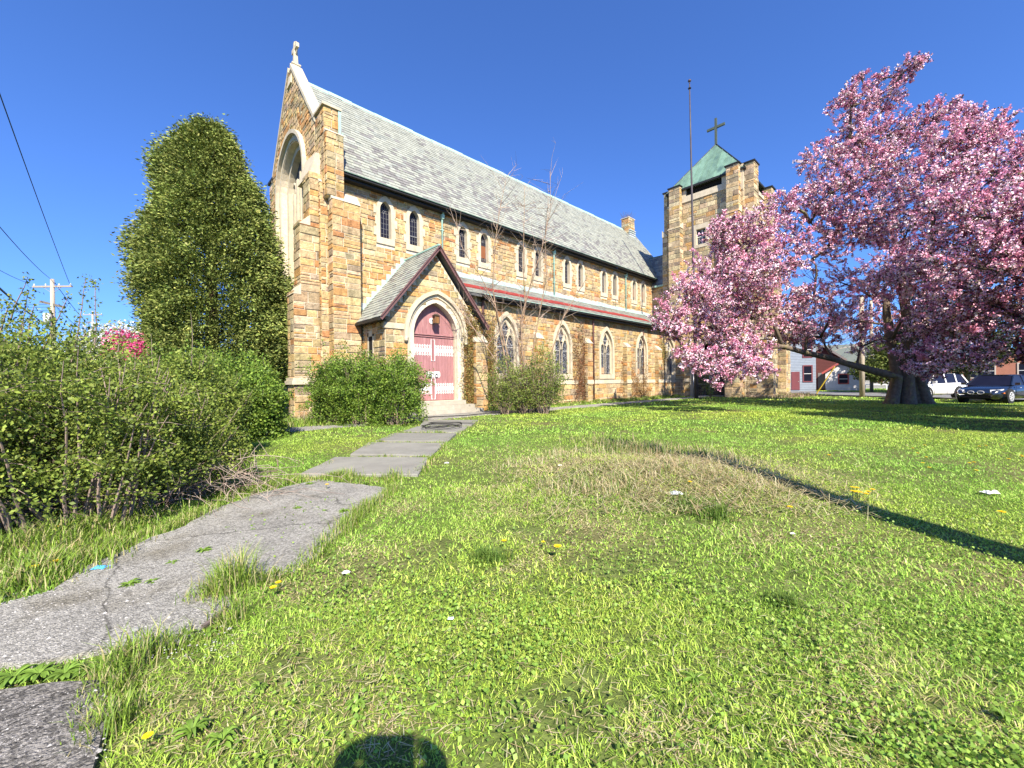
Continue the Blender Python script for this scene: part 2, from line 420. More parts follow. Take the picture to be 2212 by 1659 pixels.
# concrete slabs leading to the door
slabs_px = [[(722, 993), (925, 995), (903, 1032), (648, 1030)],
            [(797, 960), (959, 961), (931, 990), (757, 987)],
            [(851, 939.5), (985, 940.5), (967, 957.5), (812, 956)],
            [(901, 924.5), (1011, 924.5), (994, 937.5), (868, 936.5)],
            [(916, 910), (1033, 910), (1019, 922), (907, 922)]]
walk = thing('walkway', None, None, loc=(5, 9, 0), kind='structure')
for i, q in enumerate(slabs_px):
    pts = [G(x, y) for x, y in q]
    mb = MB((1, 1, 1)); zz = [0.035 + random.uniform(-0.006, 0.02) for _ in pts]
    c = sum((Vector(p) for p in pts), Vector()) / 4
    rp = ragged([(p.x, p.y, 0) for p in pts], 0.3, 0.012, 20 + i)
    nn = len(rp)
    pl = [(p[0], p[1], 0.045 + 0.006 * math.sin(p[0] * 2 + i)) for p in rp]
    ins = [(c.x + (p[0] - c.x) * 0.985, c.y + (p[1] - c.y) * 0.985, 0.058 + 0.006 * math.sin(p[0] * 2 + i)) for p in rp]
    bt = [(p[0], p[1], -0.05) for p in rp]
    sh = random.uniform(0.85, 1.1)
    mb.add(pl + bt + ins, [(k, (k + 1) % nn, nn + (k + 1) % nn, nn + k) for k in range(nn)] +
           [(2 * nn + k, 2 * nn + (k + 1) % nn, (k + 1) % nn, k) for k in range(nn)] + [tuple(2 * nn + k for k in range(nn))], (sh, sh, sh))
    mb.build('slab', M['concrete'], walk)
    PATHPOLYS.append([(p.x, p.y) for p in pts])
# asphalt strip that runs along the church
cross_poly = ragged([(-30, 13.65, 0), (40, 13.65, 0), (40, 14.75, 0), (13.5, 14.8, 0), (12.9, 15.6, 0), (8.2, 15.6, 0), (7.6, 14.8, 0), (-30, 14.8, 0)], 0.5, 0.04, 9)
sheet('side_path', cross_poly, M['asphalt'], z=0.03, kind='structure')
PATHPOLYS.append(cross_poly)
# street in the distance at right
rd = Vector((0.458, 0.889, 0)); rn = Vector((0.889, -0.458, 0)); r0 = Vector((38.9, 0.0, 0))
road_poly = [r0 - rd * 120, r0 + rd * 9, r0 + rd * 9 + rn * 3, r0 + rd * 120 + rn * 3, r0 + rd * 120 + rn * 11, r0 - rd * 120 + rn * 11]
sheet('road', road_poly, M['road'], z=0.05, thick=0.1, kind='structure')
PATHPOLYS.append([(p.x, p.y) for p in road_poly])
kb = MB((1, 1, 1))
def _k(a, off, z): return r0 + rd*a - rn*off + Vector((0, 0, z))
kb.hexa([_k(-120,.16,-.05), _k(-120,.01,-.05), _k(9,.01,-.05), _k(9,.16,-.05), _k(-120,.16,.13), _k(-120,.01,.13), _k(9,.01,.13), _k(9,.16,.13)])
kb.build('kerb', M['concrete'], kind='structure')

# ---------------------------------------------------------------- the church
church = thing('church', 'large tan and orange stone gothic church with slate roof and square tower', 'church', loc=(20, 17, 0))
STONES = []    # (verts, faces, tint, parent, screen size)
SLATES = []
PAL = [((0.44, 0.315, 0.16), 22), ((0.42, 0.235, 0.095), 11), ((0.34, 0.165, 0.075), 6), ((0.30, 0.265, 0.19), 15), ((0.44, 0.355, 0.22), 24),
       ((0.22, 0.20, 0.17), 5), ((0.49, 0.42, 0.30), 9), ((0.36, 0.30, 0.20), 14)]
PALT = [((0.40, 0.33, 0.20), 14), ((0.42, 0.27, 0.12), 8), ((0.30, 0.27, 0.21), 20), ((0.45, 0.39, 0.27), 20), ((0.17, 0.165, 0.15), 9), ((0.50, 0.45, 0.34), 12)]
def pick(pal, rr):
    t = rr.uniform(0, sum(w for _, w in pal)); 
    for c, w in pal:
        t -= w
        if t <= 0: break
    k = rr.uniform(0.88, 1.12)
    c = tuple((a*.76 + b_*.24)*q_ for a, b_, q_ in zip(c, (.42, .30, .15), (1.04, .97, .86)))
    return tuple(max(0.02, ch * k * rr.uniform(0.94, 1.06)) for ch in c)
def screen_size(vs):
    ps = [proj(v) for v in vs]
    if any(p is None for p in ps): return 0
    xs_ = [p[0] for p in ps]; ys_ = [p[1] for p in ps]
    if max(xs_) < 0 or min(xs_) > 2212 or max(ys_) < 0 or min(ys_) > 1659: return 0
    return (max(xs_) - min(xs_)) * (max(ys_) - min(ys_))
def stone(o, u, n, u0, u1, z0, z1, pal, rr, parent, prot=None):
    g = 0.014; pr = prot or rr.uniform(0.014, 0.044); j = 0.010
    a0, a1, b0, b1 = u0 + g, u1 - g, z0 + g, z1 - g
    if a1 - a0 < 0.04 or b1 - b0 < 0.04: return
    def P(uu, zz, dd):
        return (o[0] + u[0]*uu + n[0]*dd, o[1] + u[1]*uu + n[1]*dd, o[2] + zz)
    def J(): return rr.uniform(-j, j)
    ring0 = [P(a0,b0,-.01), P(a1,b0,-.01), P(a1,b1,-.01), P(a0,b1,-.01)]
    ring1 = [P(a0+J()*.5,b0+J()*.5,pr*.62), P(a1+J()*.5,b0+J()*.5,pr*.62), P(a1+J()*.5,b1+J()*.5,pr*.62), P(a0+J()*.5,b1+J()*.5,pr*.62)]
    i = 0.022
    ring2 = [P(a0+i+J(),b0+i+J(),pr+J()), P(a1-i+J(),b0+i+J(),pr+J()), P(a1-i+J(),b1-i+J(),pr+J()), P(a0+i+J(),b1-i+J(),pr+J())]
    vs = ring0 + ring1 + ring2
    fs = []
    for k in range(4):
        l = (k + 1) % 4
        fs += [(k, l, 4 + l, 4 + k), (4 + k, 4 + l, 8 + l, 8 + k)]
    fs.append((8, 9, 10, 11))
    if u[0]*n[1] - u[1]*n[0] > 0: fs = [f[::-1] for f in fs]
    STONES.append((vs, fs, pick(pal, rr), parent, screen_size(ring2)))
def masonry(o, u, n, u0, u1, z0, z1, excl=None, pal=PAL, seed=0, parent=None, hs=(0.19, 0.23, 0.27, 0.32), wr=(0.28, 0.72)):
    rr = random.Random(seed); z = z0
    while z < z1 - 0.05:
        h = rr.choice(hs)
        if z1 - (z + h) < 0.12: h = z1 - z
        segs = [(u0, u1)]
        for ex in (excl or []):
            r = ex(z, z + h)
            if not r: continue
            ns = []
            for a, b in segs:
                if r[1] <= a or r[0] >= b: ns.append((a, b)); continue
                if r[0] > a: ns.append((a, r[0]))
                if r[1] < b: ns.append((r[1], b))
            segs = ns
        for a, b in segs:
            x = a
            while x < b - 0.02:
                w = rr.uniform(*wr)
                if b - (x + w) < wr[0] * 0.6: w = b - x
                if w > 1.35 * wr[1]: w = w / 2
                if h > 0.25 and rr.random() < 0.18:
                    hh = h * rr.uniform(0.42, 0.58)
                    stone(o, u, n, x, x + w, z, z + hh, pal, rr, parent); stone(o, u, n, x, x + w, z + hh, z + h, pal, rr, parent)
                else:
                    stone(o, u, n, x, x + w, z, z + h, pal, rr, parent)
                x += w
        z += h
# arches ------------------------------------------------------------------
def arch(a, zb, zs, rise, n=9, c=0.0):
    """outline of a pointed opening: from bottom left up and round to bottom right"""
    Rr = (a*a + rise*rise) / (2*a); cc = Rr - a; th = math.atan2(rise, cc)
    L_ = [(c - a, zb), (c - a, zs)]
    for i in range(1, n + 1):
        t = th * i / n
        L_.append((c + cc - Rr * math.cos(t), zs + Rr * math.sin(t)))
    Rt = [(2*c - x, z) for x, z in L_[:-1]][::-1]
    return L_ + Rt
def arch_excl(c, a, zb, zs, rise):
    Rr = (a*a + rise*rise) / (2*a); cc = Rr - a
    def f(z0, z1):
        if z1 <= zb + .03 or z0 >= zs + rise - .03: return None
        if z1 <= zs: w = a
        else:
            q = min(z1, zs + rise - 0.001) - zs; w = math.sqrt(max(0, Rr*Rr - q*q)) - cc
            if z0 < zs: w = max(w, a * 0.55)
            w = max(w, 0.0)
        return (c - w + .01, c + w - .01) if w > 0.03 else None
    return f
def P3(o, u, n, uu, zz, dd): return (o[0]+u[0]*uu+n[0]*dd, o[1]+u[1]*uu+n[1]*dd, o[2]+zz)
def ring(mb, fr, outer, inner, front, back, outer_back=0.0, closed=False, tint=None):
    """stone frame: front face between two outlines, inner reveal to `back`, outer side to outer_back"""
    o, u, n = fr; k = len(outer)
    vs = [P3(o,u,n,x,z,front) for x,z in outer] + [P3(o,u,n,x,z,front) for x,z in inner] + \
         [P3(o,u,n,x,z,back) for x,z in inner] + [P3(o,u,n,x,z,outer_back) for x,z in outer]
    fs = []; rng_ = range(k if closed else k - 1)
    for i in rng_:
        j = (i + 1) % k
        fs += [(i, j, k+j, k+i), (k+i, k+j, 2*k+j, 2*k+i), (3*k+i, 3*k+j, j, i)]
    if not closed:
        fs += [(0, k, 2*k, 3*k), (k-1, 3*k+k-1, 2*k+k-1, k+k-1)]
    mb.add(vs, fs, tint)
def plate(mb, fr, outer, holes, front, thick, tint=None):
    o, u, n = fr
    polys = [outer] + holes
    flat = [p for pl in polys for p in pl]
    tris = tessellate_polygon([[Vector((x, z, 0)) for x, z in pl] for pl in polys])
    N_ = len(flat)
    vs = [P3(o,u,n,x,z,front) for x,z in flat] + [P3(o,u,n,x,z,front-thick) for x,z in flat]
    fs = [tuple(t) for t in tris] + [tuple(N_ + i for i in t[::-1]) for t in tris]
    s = 0
    for pl in polys:
        k = len(pl)
        for i in range(k): fs.append((s+i, s+(i+1) % k, N_+s+(i+1) % k, N_+s+i))
        s += k
    mb.add(vs, fs, tint)

SOUTH = lambda y: ((0, y, 0), (1, 0, 0), (0, -1, 0))
WEST = lambda x: ((x, 0, 0), (0, 1, 0), (-1, 0, 0))
YN, YA, YP = 19.4, 16.55, 16.4

# walls ------------------------------------------------------------------
PX0 = 10.53                                     # axis of the porch
CW = [10.3 + 4.85*k + s for k in range(6) for s in (-0.82, 0.82)]      # clerestory windows
AW = [15.15, 19.97, 24.90, 29.85, 34.80]                                # aisle windows
nave_wall = MB()
holes = [arch(.32, 8.83, 10.22, .52, 5, c) for c in CW]
plate(nave_wall, SOUTH(YN), [(6.7, 0), (37.9, 0), (37.9, 11.3), (6.7, 11.3)], holes, 0, .5)
nave_wall = nave_wall.build('nave_wall', M['mortar'], church)
aisle_wall = MB()
holes = [arch(.78, 1.9, 3.75, 1.35, 7, c) for c in AW]
plate(aisle_wall, SOUTH(YA), [(13.0, 0), (36.3, 0), (36.3, 5.95), (13.0, 5.95)], holes, 0, .5)
aisle_wall = aisle_wall.build('aisle_wall', M['mortar'], church)

ex = [arch_excl(c, .5, 8.52, 10.2, .8) for c in CW]
def porch_ex(z0, z1):
    if z1 < 4.2: return (7.75, 13.4)
    w = 3.05 - (z1 - 4.2) * 2.83 / 3.55
    return (PX0 - w, PX0 + w) if w > 0 else None
masonry(*SOUTH(YN), 7.75, 13.2, 0.0, 7.62, ex + [porch_ex], seed=1, parent=nave_wall)
masonry(*SOUTH(YN), 7.0, 37.2, 7.62, 11.2, ex + [porch_ex], seed=2, parent=nave_wall)
ex = [arch_excl(c, .97, 1.62, 3.8, 1.62) for c in AW]
masonry(*SOUTH(YA), 13.1, 36.05, 0.0, 1.28, None, seed=3, parent=aisle_wall, hs=(0.28, 0.34, 0.38), wr=(0.45, 0.95))
masonry(*SOUTH(YA), 13.1, 36.05, 1.55, 5.92, ex, seed=4, parent=aisle_wall)
# limestone water table
def band(name, x0, x1, y, z0, z1, proud=0.07, parent=church):
    mb = MB(); L_ = x1 - x0; k = max(1, round(L_ / 1.4)); out = None
    for i in range(k):
        a = x0 + L_*i/k + .004; b = x0 + L_*(i+1)/k - .004; t = random.uniform(.92, 1.06)
        mb.hexa([(a,y-proud,z0),(b,y-proud,z0),(b,y+.05,z0),(a,y+.05,z0),(a,y-proud*.45,z1),(b,y-proud*.45,z1),(b,y+.05,z1),(a,y+.05,z1)], (t,t,t))
    return mb.build(name, M['lime'], parent)
def bandw(name, x, y0, y1, z0, z1, proud=0.07, parent=church):
    L_ = y1 - y0; k = max(1, round(L_ / 1.2))
    for i in range(k):
        a = y0 + L_*i/k + .004; b = y0 + L_*(i+1)/k - .004; t = random.uniform(.92, 1.06)
        mb = MB(); mb.hexa([(x-proud,a,z0),(x+.05,a,z0),(x+.05,b,z0),(x-proud,b,z0),(x-proud*.45,a,z1),(x+.05,a,z1),(x+.05,b,z1),(x-proud*.45,b,z1)], (t,t,t)); mb.build(name, M['lime'], parent)
band('water_table', 13.1, 36.05, YA, 1.28, 1.55)

def lime_mb(fn, name, parent, m='lime'):
    mb = MB(); fn(mb); return mb.build(name, M[m], parent)
# clerestory window, built once and copied
def make_cwin(c):
    fr = SOUTH(YN)
    mb = MB(); outer = [(c-.5, 8.52)] + arch(.5, 8.52, 10.2, .78, 7, c)[1:-1] + [(c+.5, 8.52)]
    inner = [(c-.3, 8.84)] + arch(.3, 8.84, 10.22, .5, 7, c)[1:-1] + [(c+.3, 8.84)]
    ring(mb, fr, outer, inner, .065, -.24, closed=True)
    w = mb.build('clerestory_window', M['lime'], church)
    # long and short quoins of the jamb
    for k, z in enumerate((8.9, 9.45, 10.0)):
        for s in (-1, 1):
            wd = .14 if k % 2 == (s > 0) else .05
            q = MB(); q.box((c + s*.5, YN-.058, z), (c + s*(.5+wd), YN+.02, z+.42)); q.build('quoin', M['lime'], w)
    g = MB()
    cols = [c-.3+.15*i for i in range(5)]
    for i in range(4):
        for r in range(5):
            z0 = 8.86 + r*.265; g = MB(); tilt = random.uniform(-.012, .012)
            g.add([(cols[i]+.004, YN+.2+tilt, z0), (cols[i+1]-.004, YN+.2-tilt, z0), (cols[i+1]-.004, YN+.2-tilt*.5, z0+.258), (cols[i]+.004, YN+.2+tilt*.5, z0+.258)], [(0,1,2,3)])
            g.box((cols[i]+.004, YN+.206, z0), (cols[i+1]-.004, YN+.214, z0+.258))
            g.build('pane', M['glass'], w)
    g = MB(); plate(g, fr, arch(.3, 10.185, 10.22, .5, 7, c), [], -.2, .01); g.build('top_pane', M['glass'], w)
    b = MB(); y = YN + .19
    for x in cols[1:-1]: b.bar((x, y, 8.84), (x, y, 10.2), .010, .010, (0,1,0))
    for r in range(6): b.bar((c-.3, y, 8.86+r*.265), (c+.3, y, 8.86+r*.265), .010, .010, (0,1,0))
    for s in (-1, 1):
        b.tube([(c, y, 10.15), (c+s*.06, y, 10.27), (c+s*.14, y, 10.36), (c+s*.2, y, 10.5)], .009, 4)
        b.tube([(c+s*.15, y, 10.19), (c+s*.13, y, 10.3), (c+s*.25, y, 10.36)], .009, 4)
        b.tube([(c, y, 10.3), (c+s*.08, y, 10.4), (c+s*.09, y, 10.52), (c, y, 10.66)], .009, 4)
        pts = arch(.292, 8.86, 10.22, .49, 7, c); pts = pts[:9] if s < 0 else pts[8:]
        b.tube([(x, y, z) for x, z in pts], .013, 4)
    b.build('came', M['came'], w)
    return w
cw0 = make_cwin(CW[0])
for i, c in enumerate(CW[1:]):
    w = copy_tree(cw0, church, d=(c - CW[0], 0, 0))
    if i in (2, 9, 10):                       # a tan blind shows inside
        mb = MB((.2, .075, .03)); mb.box((c-.27, YN+.185, 9.2), (c+.27, YN+.196, 9.95)); mb.build('blind', M['plain'], w)
    if i in (0, 1, 4):
        mb = MB((.05,.05,.05)); mb.box((c-.29, YN+.165, 9.36), (c+.29, YN+.185, 9.40)); mb.build('vent_bar', M['came'], w)
# aisle windows
def make_awin(c):
    fr = SOUTH(YA)
    mb = MB()
    outer = [(c-.95, 1.62)] + arch(.95, 1.62, 3.78, 1.62, 9, c)[1:-1] + [(c+.95, 1.62)]
    inner = [(c-.76, 1.95)] + arch(.76, 1.95, 3.78, 1.32, 9, c)[1:-1] + [(c+.76, 1.95)]
    ring(mb, fr, outer, inner, .07, -.16, closed=True)
    w = mb.build('aisle_window', M['lime'], church)
    tr = MB()
    l1 = arch(.26, 2.0, 3.5, .62, 6, c-.38); l2 = arch(.26, 2.0, 3.5, .62, 6, c+.38)
    dia = []
    for t in range(16):
        a = 2*math.pi*t/16; rx = .25*math.copysign(abs(math.cos(a))**1.15, math.cos(a)); rz = .42*math.copysign(abs(math.sin(a))**1.0, math.sin(a))
        dia.append((c + rx, 4.42 + rz))
    sp1 = [(c-.60, 3.98), (c-.50, 4.32), (c-.38, 4.55), (c-.38, 4.3), (c-.44, 4.05)]
    sp2 = [(2*c-x, z) for x, z in sp1][::-1]
    plate(tr, fr, arch(.77, 1.96, 3.78, 1.33, 9, c), [l1, l2, dia, sp1, sp2], -.10, .1)
    tr.build('tracery', M['lime'], w)
    cu = MB()                                  # thin moulded ribs over the tracery
    for s in (-1, 1):
        pts = arch(.31, 2.0, 3.5, .72, 6, c + s*.38)
        cu.tube([(x, YA+.095, z) for x, z in pts[1:-1]], .03, 5)
        cu.tube([(c + s*.62, YA+.095, 4.05), (c+s*.34, YA+.095, 4.1), (c+s*.3, YA+.095, 4.42), (c, YA+.095, 4.92)], .028, 5)
    cu.build('moulding', M['lime'], w)
    g = MB(); plate(g, fr, arch(.76, 1.96, 3.78, 1.32, 9, c), [], -.17, .02); g.build('glass', M['stained'], w)
    b = MB()
    for s in (-1, 1): b.bar((c+s*.38-.25, YA+.165, 3.42), (c+s*.38+.25, YA+.165, 3.42), .02, .035, (0,1,0))
    b.bar((c-.24, YA+.165, 4.36), (c+.24, YA+.165, 4.36), .02, .03, (0,1,0))
    b.build('saddle_bar', M['iron_white'], w)
    return w
aw0 = make_awin(AW[0])
for i, c in enumerate(AW[1:]):
    w = copy_tree(aw0, church, d=(c - AW[0], 0, 0))
    if i in (1, 2):
        mb = MB((.42, .27, .17)); mb.box((c-.63, YA+.14, 2.0), (c-.12, YA+.165, 2.42)); mb.bar((c-.63, YA+.13, 2.2), (c-.12, YA+.13, 2.2), .03, .02, (0,1,0)); mb.build('infill_panel', M['plain'], w)
# aisle buttresses
def stone_block(x0, x1, y0, y1, z0, z1, faces, parent, seed, pal=PAL, hs=(0.24, 0.3, 0.36), wr=(0.3, 0.7), back=True, excls=None):
    e = excls or {}
    if 'S' in faces: masonry((0, y0, 0), (1, 0, 0), (0, -1, 0), x0 - .02, x1 + .02, z0, z1, e.get('S'), pal, seed, parent, hs, wr)
    if 'W' in faces: masonry((x0, 0, 0), (0, 1, 0), (-1, 0, 0), y0 - .02, y1, z0, z1, e.get('W'), pal, seed + 1, parent, hs, wr)
    if 'E' in faces: masonry((x1, 0, 0), (0, 1, 0), (1, 0, 0), y0 - .02, y1, z0, z1, e.get('E'), pal, seed + 2, parent, hs, wr)
    if 'N' in faces: masonry((0, y1, 0), (1, 0, 0), (0, 1, 0), x0, x1, z0, z1, e.get('N'), pal, seed + 3, parent, hs, wr)
def weathering(mb, x0, x1, y0, y1, z0, z1, d='S'):
    """sloping stone cap"""
    if d == 'S': mb.hexa([(x0-.04,y0-.05,z0),(x1+.04,y0-.05,z0),(x1+.04,y1,z0),(x0-.04,y1,z0),(x0-.04,y1-.02,z1),(x1+.04,y1-.02,z1),(x1+.04,y1,z1),(x0-.04,y1,z1)])
    else: mb.hexa([(x0-.05,y0-.04,z0),(x1,y0-.04,z0),(x1,y1+.04,z0),(x0-.05,y1+.04,z0),(x1-.02,y0-.04,z1),(x1,y0-.04,z1),(x1,y1+.04,z1),(x1-.02,y1+.04,z1)])
for k, bx in enumerate((17.56, 22.43, 27.36, 32.3)):
    mb = MB(); mb.box((bx-.27, YA-.36, 0), (bx+.27, YA+.02, 4.0)); bt = mb.build('buttress', M['mortar'], church)
    stone_block(bx-.27, bx+.27, YA-.36, YA, 0, 4.0, 'SW', bt, 50+k*7)
    cp = MB(); weathering(cp, bx-.27, bx+.27, YA-.36, YA+.03, 4.0, 4.42); cp.build('weathering', M['lime'], bt)
    band('buttress_band', bx-.33, bx+.33, YA-.38, 1.28, 1.55, .05, bt)

# ---- roofs
def slates(o, u, v, n, W, Lv, parent, dark, seed, expo=.275, ww=.34, excl=None):
    rr = random.Random(seed); rows = int(Lv / expo)
    o = Vector(o); u = Vector(u).normalized(); v = Vector(v).normalized(); n = Vector(n).normalized()
    for r in range(rows + 1):
        v0 = r * expo; v1 = min(v0 + expo + .04, Lv)
        if v1 - v0 < .05: continue
        x = -(r % 2) * ww / 2
        while x < W:
            w = ww * rr.uniform(.8, 1.2); a = max(x, 0) + .006; b = min(x + w, W) - .006; x += w
            if b - a < .04: continue
            if excl and excl((a+b)/2, v0): continue
            vj = rr.uniform(-.008, .008); lift = .026 + rr.uniform(0, .012)
            if rr.random() < .01: lift += .02; vj -= .02
            def Q(uu, vv_, nn): p = o + u*uu + v*vv_ + n*nn; return (p.x, p.y, p.z)
            vs = [Q(a, v0+vj, 0), Q(b, v0+vj, 0), Q(b, v0+vj, lift), Q(a, v0+vj, lift), Q(b, v1, .008), Q(a, v1, .008)]
            fs = [(0,1,2,3), (3,2,4,5), (1,4,2), (0,3,5)]
            pd = dark(((a+b)/2)/W, v0/Lv)
            if rr.random() < pd: k = rr.uniform(.85, 1.15); t = (.185*k, .178*k, .168*k)
            else:
                k = rr.uniform(.85, 1.1); t = (.285*k, .295*k, .25*k) if rr.random() < .85 else (.25*k, .265*k, .235*k)
            SLATES.append((vs, fs, t, parent, screen_size(vs[2:])))
pitch = math.atan2(18.1-11.3, 24-18.95)
vS = (0, math.cos(pitch), math.sin(pitch)); nS = (0, -math.sin(pitch), math.cos(pitch)); LvM = math.hypot(6.8, 5.05)
rf = MB()
XW, XE = 7.0, 41.9
rf.add([(XW,18.95,11.3),(XE,18.95,11.3),(XE,24,18.1),(XW,24,18.1),(XE,29.05,11.3),(XW,29.05,11.3),
        (XW,18.95,11.12),(XE,18.95,11.12),(XE,24,17.9),(XW,24,17.9),(XE,29.05,11.12),(XW,29.05,11.12)],
       [(0,1,2,3),(3,2,4,5),(0,6,7,1),(6,9,8,7),(9,11,10,8),(1,7,8,2),(2,8,10,4)])
roof = rf.build('roof', M['deck'], church)
def darkM(a, b): 
    return (.30 if b < .42 else .15 if b < .6 else .05) * (0.6 + 0.8 * float(vnoise(a*35, b*9, 1.0, 5)))
slates((XW,18.93,11.3), (1,0,0), vS, nS, XE-XW, LvM-.05, roof, darkM, 31, excl=None)
sh = MB(); sh.add([(XW,29.05,11.33),(XE,29.05,11.33),(XE,24,18.13),(XW,24,18.13)], [(0,1,2,3)], (.33,.35,.32)); sh.build('far_slope', M['slate'], roof)
rc = MB()
k = 24
for i in range(k):
    a = XW + (XE-2.4-XW)*i/k; b = XW + (XE-2.4-XW)*(i+1)/k - .015; h = .02*math.sin(i*2.1)
    rc.add([(a,23.82,17.92+h),(b,23.82,17.92+h),(b,24,18.22+h),(a,24,18.22+h),(b,24.18,17.92+h),(a,24.18,17.92+h)], [(0,1,2,3),(3,2,4,5)])
rc.build('ridge_cap', M['pipe_green'], roof)
gt = MB(); gt.box((7.15,18.80,11.13),(37.0,18.98,11.24)); gt.box((7.15,18.98,11.0),(37.0,19.33,11.08)); gt.build('gutter', M['black'], church)
gl = MB(); gl.bar((7.15,18.765,11.25),(37.0,18.765,11.25),.03,.03); gl.build('gutter_lip', M['copper'], church)
# aisle roof
AZ0, AZ1, AY0 = 5.98, 7.72, 16.12
ap = math.atan2(AZ1-AZ0, YN-AY0); vA = (0, math.cos(ap), math.sin(ap)); nA = (0, -math.sin(ap), math.cos(ap)); LvA = math.hypot(AZ1-AZ0, YN-AY0)
ar = MB(); ar.hexa([(12.2,AY0,AZ0-.14),(36.6,AY0,AZ0-.14),(36.6,YN,AZ1-.14),(12.2,YN,AZ1-.14),(12.2,AY0,AZ0),(36.6,AY0,AZ0),(36.6,YN,AZ1),(12.2,YN,AZ1)])
aroof = ar.build('aisle_roof', M['deck'], church)
def px_excl(a, vv_):    # the porch roof sits in front of the first stretch
    x = 12.2 + a; z = AZ0 + vv_*math.sin(ap)
    return abs(x - PX0) < 2.83*(7.84 - z)/3.53 - .05
slates((12.2,AY0-.02,AZ0), (1,0,0), vA, nA, 24.4, LvA-.02, aroof, lambda a, b: .22, 41, expo=.2, ww=.3, excl=px_excl)
fl = MB()
x = 13.0
while x < 36.4:
    w = random.uniform(.45, .7); zt = 7.98 + random.uniform(-.04, .05)
    fl.hexa([(x,YN-.06,AZ1-.02),(x+w-.01,YN-.06,AZ1-.02),(x+w-.01,YN+.0,AZ1-.02),(x,YN,AZ1-.02),(x,YN-.05,zt),(x+w-.01,YN-.05,zt-.05),(x+w-.01,YN,zt-.05),(x,YN,zt)], (1,1,1))
    fl.hexa([(x,YN-.36,AZ1-.165),(x+w-.01,YN-.36,AZ1-.165),(x+w-.01,YN-.05,AZ1+.01),(x,YN-.05,AZ1+.01),(x,YN-.36,AZ1-.135),(x+w-.01,YN-.36,AZ1-.135),(x+w-.01,YN-.05,AZ1+.04),(x,YN-.05,AZ1+.04)], (.72,.95,.9))
    x += w
fl.build('flashing', M['lead'], church)
rs = MB(); 
x = 12.6
while x < 31.5:
    w = 2.4; y = 16.9 + .05*math.sin(x); z = AZ0 + (y-AY0)*math.tan(ap)
    rs.hexa([(x,y,z+.04),(x+w-.02,y,z+.04),(x+w-.02,y+.46,z+.28),(x,y+.46,z+.28),(x,y,z+.10),(x+w-.02,y,z+.09),(x+w-.02,y+.46,z+.34),(x,y+.46,z+.35)])
    x += w
rs.build('red_snow_guard', M['redmetal'], aroof)
gt = MB(); gt.box((13.1,16.0,5.85),(36.5,16.15,5.96)); gt.box((13.3,16.15,5.72),(36.4,16.47,5.80)); gt.build('aisle_gutter', M['black'], church)
gl = MB(); gl.bar((13.1,15.98,5.975),(36.5,15.98,5.975),.03,.03); gl.build('aisle_gutter_lip', M['pipe_green'], church)
# downspouts
def spout(x, y, ztop, zbot, m, r=.055, hopper=True, yg=None):
    mb = MB(); mb.tube([(x, yg or y-.3, ztop+.12), (x, y-.16, ztop), (x, y-.1, ztop-.15), (x, y-.1, zbot)], r, 8)
    o = mb.build('downspout', m, church, smooth=True)
    if hopper:
        h = MB(); h.hexa([(x-.07,y-.2,ztop-.25),(x+.07,y-.2,ztop-.25),(x+.07,y-.02,ztop-.25),(x-.07,y-.02,ztop-.25),(x-.1,y-.24,ztop-.02),(x+.1,y-.24,ztop-.02),(x+.1,y-.02,ztop-.02),(x-.1,y-.02,ztop-.02)])
        h.build('hopper', m, o)
    for z in (ztop-.9, ztop-2.3):
        if z > zbot + .3:
            c = MB(); c.box((x-r-.03, y-.1-r, z), (x+r+.03, y, z+.05)); c.build('pipe_clip', m, o)
    return o
for x in (12.85, 22.45, 32.2): spout(x, YN, 10.95, 7.55, M['pipe_green'])
spout(13.42, YA, 5.7, 0, M['pipe_brown'], .07, False); spout(23.2, YA, 5.7, 0, M['pipe_brown'], .06, False); spout(30.0, YA, 5.6, 0, M['pipe_brown'], .035, False, 16.3)
c = MB(); c.tube([(30.6,YN-.03,11.0),(30.6,YN-.03,7.9)], .02, 5); c.build('cable', M['black'], church)

# ---- west front
gw = MB()
GAB = [(19.3,0),(28.7,0),(28.7,13.9),(27.9,13.9),(24,18.75),(20.1,13.9),(19.3,13.9)]
big = arch(2.15, 3.0, 12.2, 2.25, 10, 24.0)
plate(gw, WEST(6.4), GAB, [big], 0, -.6 if False else .6)
gable = gw.build('gable_wall', M['mortar'], church)
# WEST frame: u=+Y, n=-X ; plate thickness goes to +X
def gab_ex(side):
    def f(z0, z1):
        if z1 < 13.9: return None
        w = 3.9 * (18.75 - z1) / 4.85
        if side < 0: return (19.0, 24 - max(w, 0))
        return (24 + max(w, 0), 29.0)
    return f
masonry(*WEST(6.4), 20.2, 28.7, 0, 18.5, [arch_excl(24.0, 2.6, 2.7, 12.2, 2.75), gab_ex(-1), gab_ex(1)], seed=61, parent=gable)
masonry((6.4, 0, 0), (0, 1, 0), (-1, 0, 0), 19.3, 20.15, 10.8, 13.85, None, seed=62, parent=gable)
def cop(mb, ya, za, yb, zb):
    mb.hexa([(6.32,ya,za-.1),(6.92,ya,za-.1),(6.92,yb,zb-.1),(6.32,yb,zb-.1),(6.32,ya,za+.14),(6.92,ya,za+.14),(6.92,yb,zb+.14),(6.32,yb,zb+.14)])
for s in (-1, 1):
    n_ = 6
    for i in range(n_):
        a = i/n_; b = (i+1)/n_ - .004
        mb = MB((random.uniform(.95,1.05),)*3); cop(mb, 24+s*(3.95-3.75*a), 13.85+4.66*a, 24+s*(3.95-3.75*b), 13.85+4.66*b); mb.build('coping_stone', M['lime'], gable)
ax = MB()
